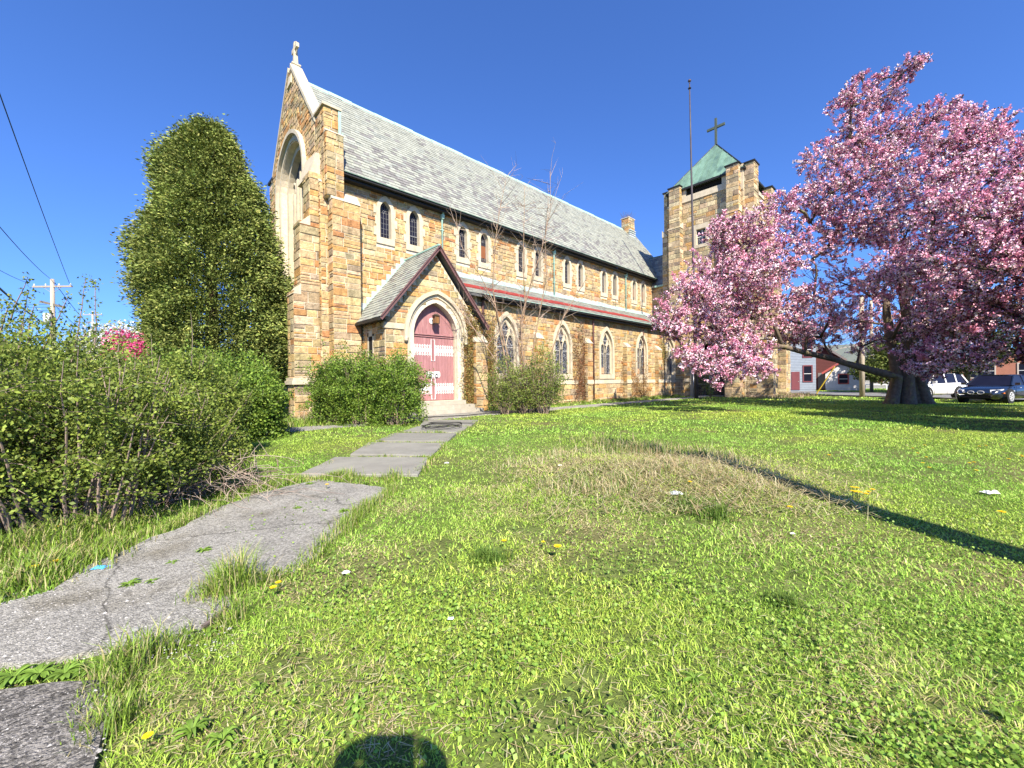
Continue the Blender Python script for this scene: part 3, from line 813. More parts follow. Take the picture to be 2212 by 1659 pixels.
ax.hexa([(6.2,23.55,18.1),(7.15,23.55,18.1),(7.15,24.45,18.1),(6.2,24.45,18.1),(6.42,23.78,19.3),(6.95,23.78,19.3),(6.95,24.22,19.3),(6.42,24.22,19.3)])
ax.box((6.38,23.74,19.3),(7.0,24.26,19.38))
ax.hexa([(6.55,23.86,19.38),(6.85,23.86,19.38),(6.85,24.14,19.38),(6.55,24.14,19.38),(6.6,23.9,20.6),(6.8,23.9,20.6),(6.8,24.1,20.6),(6.6,24.1,20.6)])
ax.box((6.6,23.5,20.15),(6.8,23.9,20.37)); ax.box((6.6,24.1,20.15),(6.8,24.5,20.37))
pts = [(6.7, 24+.34*math.cos(t*math.pi/8), 20.26+.34*math.sin(t*math.pi/8)) for t in range(17)]
ax.tube(pts, .05, 5)
ax.v = [(6.64 + (v[0]-6.68)*.72, 24 + (v[1]-24)*.85, v[2] - .58) for v in ax.v]; ax.build('gable_cross', M['lime'], gable)
# window surround on the west front
wr_ = MB(); ring(wr_, WEST(6.4), arch(2.62, 3.0, 12.2, 2.75, 10, 24.0), arch(2.45, 3.0, 12.2, 2.55, 10, 24.0), .22, 0.0)
ring(wr_, WEST(6.4), arch(2.45, 3.0, 12.2, 2.55, 10, 24.0), arch(2.2, 3.0, 12.2, 2.3, 10, 24.0), .04, -.3)
ring(wr_, WEST(6.4), arch(2.2, 3.0, 12.2, 2.3, 10, 24.0), arch(1.85, 3.0, 12.2, 1.95, 10, 24.0), -.3, -.75, outer_back=-.31)
ww_ = wr_.build('west_window', M['lime'], church)
tr = MB()
X_ = 6.95
for k in range(-2, 3):
    yk = 24 + k*.62; zt = 12.2 + (1.7 if k == 0 else 1.45 if abs(k) == 1 else .9)
    tr.box((X_-.16, yk-.07, 3), (X_+.1, yk+.07, zt - .8))
for k in range(-3, 4):
    for j in range(7):
        z = 8.6 + j*.8; yk = 24 + k*.31*2
        if abs(yk + .31 - 24) > 1.8 or z > 13.2: continue
        for s in (-1, 1):
            tr.tube([(X_, yk+.31+s*.31, z), (X_, yk+.31+s*.24, z+.25), (X_, yk+.31, z+.45)], .05, 5)
            tr.tube([(X_, yk+.31+s*.31, z), (X_, yk+.31+s*.24, z-.2), (X_, yk+.31, z-.36)], .05, 5)
tr.build('tracery', M['lime'], ww_)
g = MB(); plate(g, WEST(7.02), arch(1.9, 3.0, 12.2, 2.0, 8, 24.0), [], 0, .03); g.build('glass', M['stained'], ww_)
# hood block right of the arch
hb = MB(); hb.hexa([(5.95,19.45,11.05),(6.42,19.45,11.05),(6.42,21.4,11.05),(5.95,21.4,11.05),(6.2,19.45,12.0),(6.42,19.45,12.0),(6.42,21.0,12.2),(6.2,21.0,12.2)]); hb.build('hood_block', M['lime'], gable)
# shoulder piers of the gable
def pier(x0, x1, y0, y1, z0, z1, faces, seed, name='pier', pal=PAL, hs=(.26,.32,.38), parent=church, wr=(.4,.8)):
    mb = MB(); mb.box((x0, y0, z0), (x1, y1, z1)); p = mb.build(name, M['mortar'], parent)
    stone_block(x0, x1, y0, y1, z0, z1, faces, p, seed, pal, hs, wr)
    return p
p = pier(6.4, 7.02, 18.98, 19.42, 9.9, 14.0, 'SW', 70, wr=(.25,.5))
c = MB(); c.box((6.3,18.88,14.0),(7.15,20.3,14.1)); c.hexa([(6.36,18.95,14.1),(7.05,18.95,14.1),(7.05,20.2,14.1),(6.36,20.2,14.1),(6.5,19.1,14.22),(6.95,19.1,14.22),(6.95,20.1,14.22),(6.5,20.1,14.22)]); c.build('cap', M['lime'], p)
p = pier(6.42, 7.15, 18.72, 18.98, 9.9, 12.75, 'SW', 75, wr=(.25,.5))
c = MB(); weathering(c, 6.42, 7.15, 18.72, 19.0, 12.75, 13.0); c.build('cap', M['lime'], p)
c = MB(); c.box((7.02,18.92,12.95),(7.14,19.04,14.0)); c.bar((7.2,18.9,11.35),(7.2,18.9,13.0),.05,.05); c.build('flashing', M['pipe_green'], p)
# south-projecting corner buttress
p = pier(6.6, 7.83, 18.62, 19.42, 0, 9.75, 'SW', 80, name='buttress')
c = MB(); weathering(c, 6.6, 7.83, 18.62, 19.02, 9.75, 10.3); c.build('weathering', M['lime'], p)
band('buttress_band', 6.5, 7.9, 18.6, 1.45, 1.75, .08, p)
# small re-entrant pier
p = pier(6.28, 6.62, 19.2, 19.5, 0, 10.6, 'SW', 85, wr=(.2,.4)); 
c = MB(); weathering(c, 6.28, 6.62, 19.2, 19.5, 10.6, 10.9); c.build('cap', M['lime'], p)
# west-projecting corner buttress in three stages
for (x0, z0, z1, sd_) in ((5.18, 0, 5.6, 90), (5.48, 5.6, 8.75, 93), (5.9, 8.75, 11.05, 96)):
    p = pier(x0, 6.42, 19.42, 20.35, z0, z1, 'SW', sd_, name='buttress')
    nxt = {5.18: 5.48, 5.48: 5.9}.get(x0)
    if nxt:
        c = MB(); c.hexa([(x0-.05,19.38,z1-.16),(nxt,19.38,z1-.16),(nxt,20.42,z1-.16),(x0-.05,20.42,z1-.16),(nxt-.02,19.38,z1+.3),(nxt,19.38,z1+.3),(nxt,20.42,z1+.3),(nxt-.02,20.42,z1+.3)]); c.build('weathering', M['lime'], p)
c = MB(); c.box((5.05,19.3,1.45),(6.4,20.5,1.62)); c.box((5.1,19.34,1.62),(6.4,20.45,1.75)); c.build('water_table', M['lime'], church)
# the same on the north side
p = pier(5.3, 6.42, 27.65, 28.6, 0, 9, 'SW', 99, name='buttress'); c = MB(); weathering(c, 5.3, 6.42, 27.65, 28.6, 9, 9.6, 'W'); c.build('weathering', M['lime'], p)
c = MB(); c.box((6.3,27.75,13.9),(7.1,28.85,14.05)); c.build('kneeler_cap', M['black'], gable)
# far walls that close the volume
fw = MB(); fw.box((7.0,28.3,0),(41.9,28.6,11.2)); fw.box((41.6,19.4,0),(41.9,28.3,11.2))
fw.add([(41.9,19.2,11.2),(41.9,28.8,11.2),(41.9,24,18.0)],[(0,1,2)]); fw.build('rear_wall', M['mortar'], church)
# chimney on the ridge
p = pier(39.9, 41.1, 23.5, 24.4, 16.6, 19.4, 'SW', 105, name='chimney', hs=(.2,.26), pal=PALT); 
c = MB(); c.box((39.83,23.43,19.4),(41.17,24.47,19.48)); c.build('cap', M['lime'], p)
c = MB(); 
for i in range(6): c.box((39.87, 23.42-.02*i, 16.9+.22*i), (41.12, 23.5, 17.1+.2*i))
c.build('flashing', M['lead'], p)
tw = MB()
for i in range(40):
    a = random.uniform(0, 6.28); x = random.uniform(39.7, 41.1); y = random.uniform(23.5, 24.4)
    tw.tube([(x,y,19.45),(x+.15*math.cos(a),y+.15*math.sin(a),19.8),(x+.4*math.cos(a),y+.4*math.sin(a),20.0+random.random()*.3)], [.015,.01,.004], 3, (.16,.12,.1))
setp(tw.build('dry_weed', M['twig']), 'dry weeds growing out of the top of the ridge chimney', 'plant')

# ---- transept link
lk = MB(); lk.box((37.2,17.3,0),(41.6,19.4,10.55)); link = lk.build('link_wall', M['mortar'], church)
masonry(*WEST(37.2), 17.4, 19.36, 7.2, 10.5, None, PALT, 110, link)
tp = math.atan2(14.3-10.6, 40-36.95); vT = (math.cos(tp), 0, math.sin(tp)); nT = (-math.sin(tp), 0, math.cos(tp)); LvT = math.hypot(3.7, 3.05)
lr = MB(); lr.hexa([(36.95,17.2,10.45),(40,17.2,14.15),(40,22.6,14.15),(36.95,22.6,10.45),(36.95,17.2,10.6),(40,17.2,14.3),(40,22.6,14.3),(36.95,22.6,10.6)])
lr.add([(40,17.2,14.3),(43,17.2,10.6),(43,22.6,10.6),(40,22.6,14.3)], [(0,1,2,3)])
lroof = lr.build('link_roof', M['deck'], church)
slates((36.93,17.2,10.6), (0,1,0), vT, nT, 4.6, LvT-.03, lroof, lambda a, b: .5, 112, expo=.24, ww=.36, excl=lambda a, v: (17.2+a) > 19.0 + v*math.sin(tp)/1.35*1.0 + .1)
c = MB(); c.bar((40,17.2,14.34),(40,21.2,14.34),.14,.08); c.build('ridge_cap', M['copper'], lroof)
c = MB(); c.box((36.78,17.3,10.42),(36.97,18.95,10.58)); c.tube([(36.9,17.75,10.4),(37.05,17.75,10.1),(37.05,17.75,6.5)], .06, 6); c.build('link_gutter', M['pipe_green'], church)
# ---- tower
TX0, TX1, TY0, TY1 = 36.5, 42.8, 11.0, 17.5
tower = MB()
port = arch(1.45, 0.02, 3.2, 1.5, 8, 13.75)
twin = [(14.0, 13.35), (14.85, 13.35), (14.85, 14.75), (14.0, 14.75)]
plate(tower, WEST(TX0), [(TY0, 0), (TY1, 0), (TY1, 17.6), (TY0, 17.6)], [port, twin], 0, .5)
tower.box((TX0+.5, TY0, 4.9), (TX1, TY1, 17.6)); tower.box((TX0+.502, TY0, 0), (TX1, TY0+.8, 4.9)); tower.box((TX0+.502, TY1-.8, 0), (TX1, TY1, 4.9)); tower.box((TX1-.6, TY0+.8, 0), (TX1, TY1-.8, 4.9))
tower = tower.build('tower', M['mortar'], church)
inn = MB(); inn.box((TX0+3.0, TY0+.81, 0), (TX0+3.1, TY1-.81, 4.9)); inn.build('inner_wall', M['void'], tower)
HT = (.3, .36, .42)
ex = [arch_excl(13.75, 1.72, 0, 3.3, 1.75), (lambda z0, z1: (13.8, 15.05) if z1 > 13.1 and z0 < 15.15 else None)]
masonry(*WEST(TX0), TY0, TY1, 0, 17.45, ex, PALT, 120, tower, HT, (.45, 1.0))
masonry(*SOUTH(TY0), TX0, TX1, 0, 17.6, None, PALT, 121, tower, HT, (.45, 1.0))
c = MB(); ring(c, WEST(TX0), arch(1.72, 0, 3.3, 1.75, 8, 13.75), arch(1.4, 0, 3.2, 1.45, 8, 13.75), .08, -.45); c.build('portal_arch', M['lime'], tower)
c = MB(); ring(c, WEST(TX0), [(13.78,13.1),(15.07,13.1),(15.07,15.15),(13.78,15.15)][::-1], [(14.02,13.37),(14.83,13.37),(14.83,14.73),(14.02,14.73)][::-1], .07, -.25, closed=True)
tw_ = c.build('tower_window', M['lime'], church)
g = MB(); g.box((TX0+.24,14.02,13.37),(TX0+.26,14.83,14.73)); g.build('glass', M['stained'], tw_)
c = MB(); c.bar((TX0+.22,14.42,13.37),(TX0+.22,14.42,14.73),.05,.05,(1,0,0)); c.bar((TX0+.22,14.02,14.1),(TX0+.22,14.83,14.1),.05,.05); c.build('sash', M['iron_white'], tw_)
bandw('belt_course', TX0, TY0+1.1, TY1-1.3, 17.45, 18.0, .1, tower)
bandw('string_course', TX0, TY0, 12.0, 1.3, 1.6, .1, tower); bandw('string_course', TX0, 15.5, TY1, 1.3, 1.6, .1, tower)
band('string_course', TX0, TX1, TY0, 1.3, 1.6, .1, tower); band('belt_course', TX0, TX1, TY0, 17.6, 18.0, .1, tower)
# belfry opening below the eaves
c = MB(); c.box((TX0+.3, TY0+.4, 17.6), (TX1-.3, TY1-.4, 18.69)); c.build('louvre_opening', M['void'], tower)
for (a, b) in ((11.8, 12.7), (15.75, 16.3)):
    p = MB(); p.box((TX0+.002, a, 18.0), (TX0+.4, b, 18.68)); q = p.build('belfry_jamb', M['lime'], tower)
# angle buttresses with set-offs
def stages(defs, seed, nm='tower_buttress'):
    root = None
    for i, (x0, x1, y0, y1, z0, z1, f, capd) in enumerate(defs):
        mb = MB(); mb.box((x0, y0, z0), (x1, y1, z1))
        p = mb.build(nm, M['mortar'], church)
        stone_block(x0, x1, y0, y1, z0, z1, f, p, seed + i*5, PALT, HT, (.4, .9))
        c = MB()
        if capd == 'top':
            c.box((x0-.1, y0-.1, z1), (x1+.1, y1+.1, z1+.1)); c.build('cap', M['black'], p)
        else:
            if capd == 'W': weathering(c, x0-.02, x1+.01, y0-.03, y1+.03, z1-.15, z1+.45, 'W')
            else: weathering(c, x0-.03, x1+.03, y0-.02, y1+.01, z1-.15, z1+.45, 'S')
            c.build('weathering', M['lime'], p)
    return root
# NW corner, projecting west
stages([(35.75, 36.52, 16.0, 17.15, 0, 8, 'SW', 'W'), (35.88, 36.52, 16.05, 17.1, 8, 15.3, 'SW', 'W'), (36.0, 36.52, 16.1, 17.08, 15.3, 18.9, 'SW', 'top')], 200)
stages([(36.45, 37.6, 17.48, 17.95, 0, 15.0, 'W', 'S'), (36.5, 37.6, 17.48, 17.8, 15.0, 18.9, 'W', 'top')], 220)
# SW corner, projecting west and south
stages([(35.75, 36.52, 11.2, 12.35, 0, 7.5, 'SW', 'W'), (35.88, 36.52, 11.22, 12.28, 7.5, 15.3, 'SW', 'W'), (36.0, 36.52, 11.25, 12.2, 15.3, 19.05, 'SW', 'top')], 240)
stages([(36.6, 37.9, 9.1, 11.02, 0, 4.8, 'SW', 'S'), (36.6, 37.8, 9.7, 11.02, 4.8, 12, 'SW', 'S'), (36.6, 37.7, 10.3, 11.02, 12, 19.05, 'SW', 'top')], 260)
# SE corner
stages([(41.5, 42.8, 9.3, 11.02, 0, 5.5, 'SW', 'S'), (41.6, 42.7, 9.9, 11.02, 5.5, 12, 'SW', 'S'), (41.7, 42.6, 10.35, 11.02, 12, 18.6, 'SW', 'top')], 280)
c = MB(); c.box((35.9,12.5,19.05),(36.1,12.6,19.06)); 
tur = MB(); tur.box((36.4, 11.02, 17.0), (37.3, 12.0, 19.05)); tur.build('corner_pier', M['lime'], tower)
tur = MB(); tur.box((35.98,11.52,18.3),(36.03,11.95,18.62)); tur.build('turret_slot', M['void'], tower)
# copper pyramid
AP = Vector((39.62, 14.25, 23.25)); ZE = 18.75; O_ = .3
cs = [Vector((TX0-O_+.15, TY0-O_+.2, ZE)), Vector((TX1+O_, TY0-O_+.2, ZE)), Vector((TX1+O_, TY1+O_, ZE)), Vector((TX0-O_+.15, TY1+O_-.3, ZE))]
pr = MB((.5,.5,.5)); pr.add([tuple(v - Vector((0,0,.05))) for v in cs] + [tuple(AP - Vector((0,0,.06)))], [(0,1,4),(1,2,4),(2,3,4),(3,0,4),(3,2,1,0)])
proof = pr.build('tower_roof', M['copper'], church)
for side, (a, b) in enumerate(((cs[3], cs[0]), (cs[0], cs[1]), (cs[1], cs[2]), (cs[2], cs[3]))):
    n_ = 11
    nrm = (b - a).cross(AP - a).normalized()
    if nrm.z < 0: nrm = -nrm
    seam = MB((1.15,1.15,1.15))
    H = ((a+b)/2 - AP)
    for i in range(n_):
        # strips run straight up the slope; each is cut by the hips
        def top(t):                       # point where a line straight up from the eave meets the hip
            k = 1 - abs(2*t - 1); p = a.lerp(b, t); return p - H * k * 1.0
        t0 = i/n_; t1 = (i+1)/n_ - .008
        pts = [a.lerp(b, t0), a.lerp(b, t1), top(t1), top(t0)]
        if t0 < .5 < t1: pts = [a.lerp(b, t0), a.lerp(b, t1), top(t1), AP.copy(), top(t0)]
        mb = MB((random.uniform(.82, 1.15),)*3); k = len(pts)
        up = [tuple(p + nrm*.02) for p in pts]; lo = [tuple(p) for p in pts]
        mb.add(up + lo, [tuple(range(k))] + [(j, (j+1) % k, k + (j+1) % k, k + j) for j in range(k)])
        if side < 2: mb.build('copper_panel', M['copper'], proof)
        else: seam.v, seam.f, seam.c = seam.v, seam.f, seam.c; n0 = len(seam.v); seam.add(mb.v, mb.f)
        if i: seam.bar(a.lerp(b, t0-.004) + nrm*.035, top(t0-.004) + nrm*.035, .03, .05, nrm)
    seam.build('standing_seam', M['copper'], proof)
hp = MB((.6,.6,.6))
for cn in cs: hp.bar(cn + Vector((0,0,.03)), AP + Vector((0,0,.05)), .08, .06)
hp.build('hip_cap', M['black'], proof)
ev = MB()
for i in range(4): ev.bar(cs[i] - Vector((0,0,.1)), cs[(i+1) % 4] - Vector((0,0,.1)), .12, .16)
ev.build('eaves_gutter', M['black'], proof)
cr = MB((1,1,1)); cr.box((AP.x-.09, AP.y-.09, 23.1), (AP.x+.09, AP.y+.09, 25.65)); cr.box((AP.x-.085, AP.y-.78, 24.72), (AP.x+.085, AP.y-.091, 24.92)); cr.box((AP.x-.085, AP.y+.091, 24.72), (AP.x+.085, AP.y+.78, 24.92))
cr.build('tower_cross', mat('dark_bronze', (.07,.09,.07), .6, tint=False, var=.3, scale=3), church)

# ---- porch
pc = PX0; PH = 2.58
pw = MB()
doorhole = arch(1.2, .6, 3.7, 1.55, 9, pc)
plate(pw, SOUTH(YP), [(pc-PH, 0), (pc+PH, 0), (pc+PH, 4.35), (pc, 7.55), (pc-PH, 4.35)], [doorhole], 0, .42)
pw.box((pc-PH, YP+.42, 0), (pc-PH+.3, YN, 4.3)); pw.box((pc+PH-.3, YP+.42, 0), (pc+PH, YN, 4.3))
porch = pw.build('porch', M['mortar'], church)
exd = arch_excl(pc, 1.52, 0, 3.7, 1.9)
def rake(z0, z1):
    return None
def rake_l(z0, z1):
    if z1 < 4.4: return None
    w = 2.56*(7.55 - z1)/3.2; return (pc-4, pc-max(w, .02))
def rake_r(z0, z1):
    if z1 < 4.4: return None
    w = 2.56*(7.55 - z1)/3.2; return (pc+max(w, .02), pc+4)
masonry(*SOUTH(YP), pc-PH, pc+PH, 0, 3.85, [exd], seed=130, parent=porch, wr=(.34,.75))
masonry(*SOUTH(YP), pc-PH, pc+PH, 4.1, 7.4, [exd, rake_l, rake_r], seed=131, parent=porch, wr=(.34,.8))
masonry(*WEST(pc-PH), YP, YN, 0, 4.2, [lambda z0, z1: (17.55, 18.1) if z1 < 3.75 and z1 > .5 else None], seed=132, parent=porch)
c = MB(); c.box((pc-PH-.03,17.5,.5),(pc-PH+.1,17.62,3.8)); c.box((pc-PH-.03,18.02,.5),(pc-PH+.1,18.14,3.8)); c.box((pc-PH-.03,17.5,3.6),(pc-PH+.1,18.14,3.85)); c.build('side_opening_frame', M['lime'], porch)
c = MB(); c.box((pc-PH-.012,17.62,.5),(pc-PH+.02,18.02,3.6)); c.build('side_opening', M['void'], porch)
c = MB(); c.box((pc-PH-.06,YP-.07,3.85),(pc-1.55,YP+.1,4.1)); c.box((pc+1.55,YP-.07,3.85),(pc+PH+.06,YP+.1,4.1)); c.box((pc-PH-.06,YP-.05,1.3),(pc-1.25,YP+.05,1.5)); c.box((pc+1.25,YP-.05,1.3),(pc+PH,YP+.05,1.5)); c.build('belt_course', M['lime'], porch)
# moulded arch: stepped orders
for (ro, rio, ri, rii, fr_, bk, ob) in ((1.72, 2.12, 1.55, 1.94, .16, .02, 0), (1.55, 1.94, 1.42, 1.79, .05, -.1, 0.04), (1.42, 1.79, 1.31, 1.67, -.1, -.2, -.09), (1.31, 1.67, 1.19, 1.54, -.2, -.36, -.19)):
    m_ = MB(); zb = 3.5 if ro > 1.7 else .6
    ring(m_, SOUTH(YP), arch(ro, zb, 3.7, rio, 11, pc), arch(ri, zb, 3.7, rii, 11, pc), fr_, bk, outer_back=ob); m_.build('arch_moulding', M['lime'], porch)
for s in (-1, 1):
    m_ = MB(); m_.lathe([(.02,-.2),(.09,-.14),(.1,-.02),(.06,.06)], (pc+s*1.64, YP-.1, 3.5), 8); m_.build('hood_stop', M['lime'], porch)
# small buttresses either side of the porch front
for k, (x0, x1) in enumerate(((pc+PH-.5, pc+PH+.22), (pc-PH-.02, pc-PH+.35))):
    if k: continue
    p = pier(x0, x1, YP-.36, YP+.02, 0, 3.5, 'SW', 140, name='buttress', wr=(.3,.6))
    c = MB(); weathering(c, x0, x1, YP-.36, YP+.03, 3.5, 3.95); c.build('weathering', M['lime'], p)
# porch roof
PE, PZ0, PZ1, PYF = 2.9, 4.28, 7.86, 16.08
pa = math.atan2(PZ1-PZ0, PE); LvP = math.hypot(PZ1-PZ0, PE)
pr = MB()
for s in (-1, 1):
    pr.hexa([(pc+s*PE,PYF,PZ0-.1),(pc,PYF,PZ1-.13),(pc,YN,PZ1-.13),(pc+s*PE,YN,PZ0-.1),(pc+s*PE,PYF,PZ0),(pc,PYF,PZ1),(pc,YN,PZ1),(pc+s*PE,YN,PZ0)])
proof_ = pr.build('porch_roof', M['deck'], church)
slates((pc-PE-.02,YN,PZ0), (0,-1,0), (math.cos(pa),0,math.sin(pa)), (-math.sin(pa),0,math.cos(pa)), YN-PYF+.02, LvP-.03, proof_, lambda a, b: .16, 150, expo=.21, ww=.34)
slates((pc+PE+.02,PYF-.02,PZ0), (0,1,0), (-math.cos(pa),0,math.sin(pa)), (math.sin(pa),0,math.cos(pa)), YN-PYF, LvP-.03, proof_, lambda a, b: .16, 151, expo=.21, ww=.34)
c = MB(); c.bar((pc,PYF-.02,PZ1+.05),(pc,YN,PZ1+.05),.13,.08); c.build('ridge_cap', M['pipe_green'], proof_)
c = MB((1,1,1)); n_ = 11
for i in range(n_):
    a = i/n_; x = pc-PE+PE*a; z = PZ0+(PZ1-PZ0)*a
    c.box((x+.0, YN-.07, z-.05), (x+PE/n_-.012, YN-.012, z+(PZ1-PZ0)/n_+.14))
c.build('step_flashing', M['lead'], proof_)
c = MB(); c.bar((pc-PE,YN-.12,PZ0+.04),(pc,YN-.12,PZ1+.04),.12,.05,(-math.sin(pa),0,math.cos(pa))); c.build('valley_strip', M['pipe_green'], proof_)
for s in (-1, 1):
    c = MB(); 
    nn_ = (s*math.sin(pa), 0, math.cos(pa))
    c.bar((pc+s*(PE+.02),PYF-.03,PZ0-.12),(pc,PYF-.03,PZ1-.12),.05,.11,nn_); c.bar((pc+s*(PE+.04),PYF-.075,PZ0-.0),(pc,PYF-.075,PZ1-.0),.045,.05,nn_)
    c.build('bargeboard', M['maroon'], proof_)
c = MB(); c.box((pc-PE-.1,PYF+.1,PZ0-.15),(pc-PE+.03,YN-.05,PZ0-.03)); c.box((pc-PE+.03,YP-.1,PZ0-.12),(pc-PH,YN-.05,PZ0-.08))
for k in range(5): c.tube([(pc-PE-.03,16.4+k*.6,PZ0-.14),(pc-PE+.1,16.4+k*.6,PZ0-.25),(pc-PE+.3,16.4+k*.6,PZ0-.1)], .012, 4)
c.build('porch_gutter', M['black'], proof_)
# steps
for i, (y, z) in enumerate(((15.5, .2), (15.85, .4), (16.2, .6))):
    c = MB(); e = .28*(2-i); 
    x0_, x1_ = pc-1.55-e, pc+1.55+e; zb = z-.2
    n_ = 3
    for k in range(n_):
        a = x0_+(x1_-x0_)*k/n_+.004; b = x0_+(x1_-x0_)*(k+1)/n_-.004
        c.hexa([(a,y,zb),(b,y,zb),(b,YP+.37,zb),(a,YP+.37,zb),(a,y+.012,z-.004*i),(b,y+.012,z-.004*i),(b,YP+.37,z-.004*i),(a,YP+.37,z-.004*i)], (random.uniform(.9,1.05),)*3)
    c.build('step', M['concrete_step'], church)
# door: boards, straps, rings
YD = YP + .36
dr = MB((.05,.03,.03)); plate(dr, SOUTH(YD+.03), arch(1.22, .58, 3.7, 1.55, 9, pc), [], 0, .05); door = dr.build('door', M['plain'], church)
DC = (.31, .15, .152)
def arch_h(x):
    a, r = 1.2, 1.53; Rr = (a*a+r*r)/(2*a); cc = Rr-a; x = min(abs(x), a-.001)
    return 3.7 + math.sqrt(max(0, Rr*Rr - (x+cc)**2))
nb = 7
for s in (-1, 1):
    for i in range(nb):
        a = s*(.012 + 1.18*i/nb); b = s*(.012 + 1.18*(i+1)/nb - .008); x0_, x1_ = sorted((pc+a, pc+b))
        k = random.uniform(.93, 1.07); t = tuple(ch*k for ch in DC)
        mb = MB(); mb.box((x0_, YD-.012+random.uniform(-.004,.004), .62), (x1_, YD+.02, 3.62), t); mb.build('board', M['door'], door)
nb = 11
for i in range(nb):
    x0_ = pc-1.19+2.38*i/nb; x1_ = x0_+2.38/nb-.01; k = random.uniform(.95, 1.08); t = tuple(ch*k for ch in DC)
    h0 = arch_h(x0_-pc); h1 = arch_h(x1_-pc); mb = MB()
    pts = [(x0_, 3.8), (x1_, 3.8), (x1_, h1)] + ([(pc, arch_h(0))] if x0_ < pc < x1_ else []) + [(x0_, h0)]
    plate(mb, SOUTH(YD), pts, [], .012, .03, t); mb.build('board', M['door'], door)
c = MB(DC); c.box((pc-1.19,YD-.03,3.66),(pc+1.19,YD+.02,3.8)); c.box((pc-1.19,YD-.09,3.73),(pc+1.19,YD-.031,3.79)); c.box((pc-1.19,YD-.055,3.64),(pc+1.19,YD-.031,3.68)); c.build('transom', M['door'], door)
def strap(x0, x1, z, flip):
    mb = MB((1,1,1)); L_ = x1-x0
    mb.box((x0,YD-.03,z-.085),(x1,YD-.014,z+.085))
    n_ = 8
    for i in range(n_):
        x = x0 + L_*(i+.5)/n_
        for s in (-1, 1):
            mb.box((x-.022,YD-.03,z+s*.085),(x+.022,YD-.014,z+s*.26)); mb.box((x-.055,YD-.03,z+s*.19),(x+.055,YD-.014,z+s*.225))
            mb.tube([(x-.05,YD-.034,z+s*.13),(x-.03,YD-.034,z+s*.17),(x,YD-.034,z+s*.15)], .012, 4)
        mb.lathe([(.0,0),(.018,.0),(.012,.012)], (x, YD-.032, z), 6)
    return mb
for z in (3.02, 1.18):
    for s in (-1, 1):
        x0_, x1_ = sorted((pc+s*.1, pc+s*1.17)); strap(x0_, x1_, z, s).build('iron_strap', M['iron_white'], door)
        m_ = MB((.95,.95,.95)); xx = pc+s*.1
        for dz in (-.5, .45):
            m_.box((xx-.012,YD-.034,z+dz),(xx+.012,YD-.016,z+dz+.06))
        m_.bar((xx,YD-.03,z-.5),(xx,YD-.03,z+.5),.022,.02,(0,1,0)); m_.bar((xx-s*.07,YD-.03,z+.5),(xx+s*.01,YD-.03,z+.5),.022,.02,(0,1,0)); m_.bar((xx-s*.07,YD-.03,z-.5),(xx+s*.01,YD-.03,z-.5),.022,.02,(0,1,0)); m_.build('iron_edge_bar', M['iron_white'], door)
c = MB(); 
for s in (-1, 1): c.box((pc+s*.02,YD-.034,1.72),(pc+s*.36,YD-.015,2.0)); c.box((pc+s*.36,YD-.034,1.77),(pc+s*.39,YD-.015,1.95))
c.build('lock_plate', M['iron_white'], door)
for s in (-1, 1):
    c = MB((.12,.12,.12)); c.tube([(pc+s*.17+.075*math.cos(t*math.pi/6), YD-.06, 1.8+.075*math.sin(t*math.pi/6)) for t in range(13)], .013, 5); c.box((pc+s*.17-.02,YD-.075,1.87),(pc+s*.17+.02,YD-.03,1.91)); c.build('ring_handle', M['black'], door)
# lantern above the door
la = thing('lantern', None, None, loc=(pc, YD, 4.4)); la.parent = church; la.location = Vector((pc, YD, 4.4)) - WO[church.name]
c = MB((1,1,1)); c.lathe([(.0,0),(.14,0),(.15,.02),(0.1,.03)], (0,0,0), 10)
vv2 = [(pc-.05+v[0], YD-.02-v[2], 4.42+v[1]) for v in c.v]; c.v = vv2; c.build('wall_plate', M['iron_white'], la)
lx, ly, lz = pc, YD-.34, 4.46
c = MB(); c.bar((pc,YD-.02,4.55),(lx,ly,4.72),.025,.03); c.bar((pc,YD-.02,4.35),(lx,ly+.12,4.62),.02,.02)
for sx in (-1, 1):
    for sy in (-1, 1): c.bar((lx+sx*.12,ly+sy*.1,lz-.17),(lx+sx*.12,ly+sy*.1,lz+.17),.025,.025,(0,1,0))
    c.bar((lx+sx*.04,ly-.105,lz-.16),(lx+sx*.04,ly-.105,lz+.16),.012,.012,(0,1,0))
c.hexa([(lx-.17,ly-.14,lz+.17),(lx+.17,ly-.14,lz+.17),(lx+.17,ly+.14,lz+.17),(lx-.17,ly+.14,lz+.17),(lx-.05,ly-.04,lz+.27),(lx+.05,ly-.04,lz+.27),(lx+.05,ly+.04,lz+.27),(lx-.05,ly+.04,lz+.27)])
c.box((lx-.13,ly-.11,lz-.2),(lx+.13,ly+.11,lz-.17)); c.build('lantern_frame', mat('lantern_metal', (.07,.05,.035), .5, tint=False), la)
c = MB(); c.box((lx-.105,ly-.088,lz-.165),(lx+.105,ly+.088,lz+.165)); c.build('amber_glass', mat('amber_glass', (.27,.13,.045), .3, tint=False, var=.2, spec=.6), la)

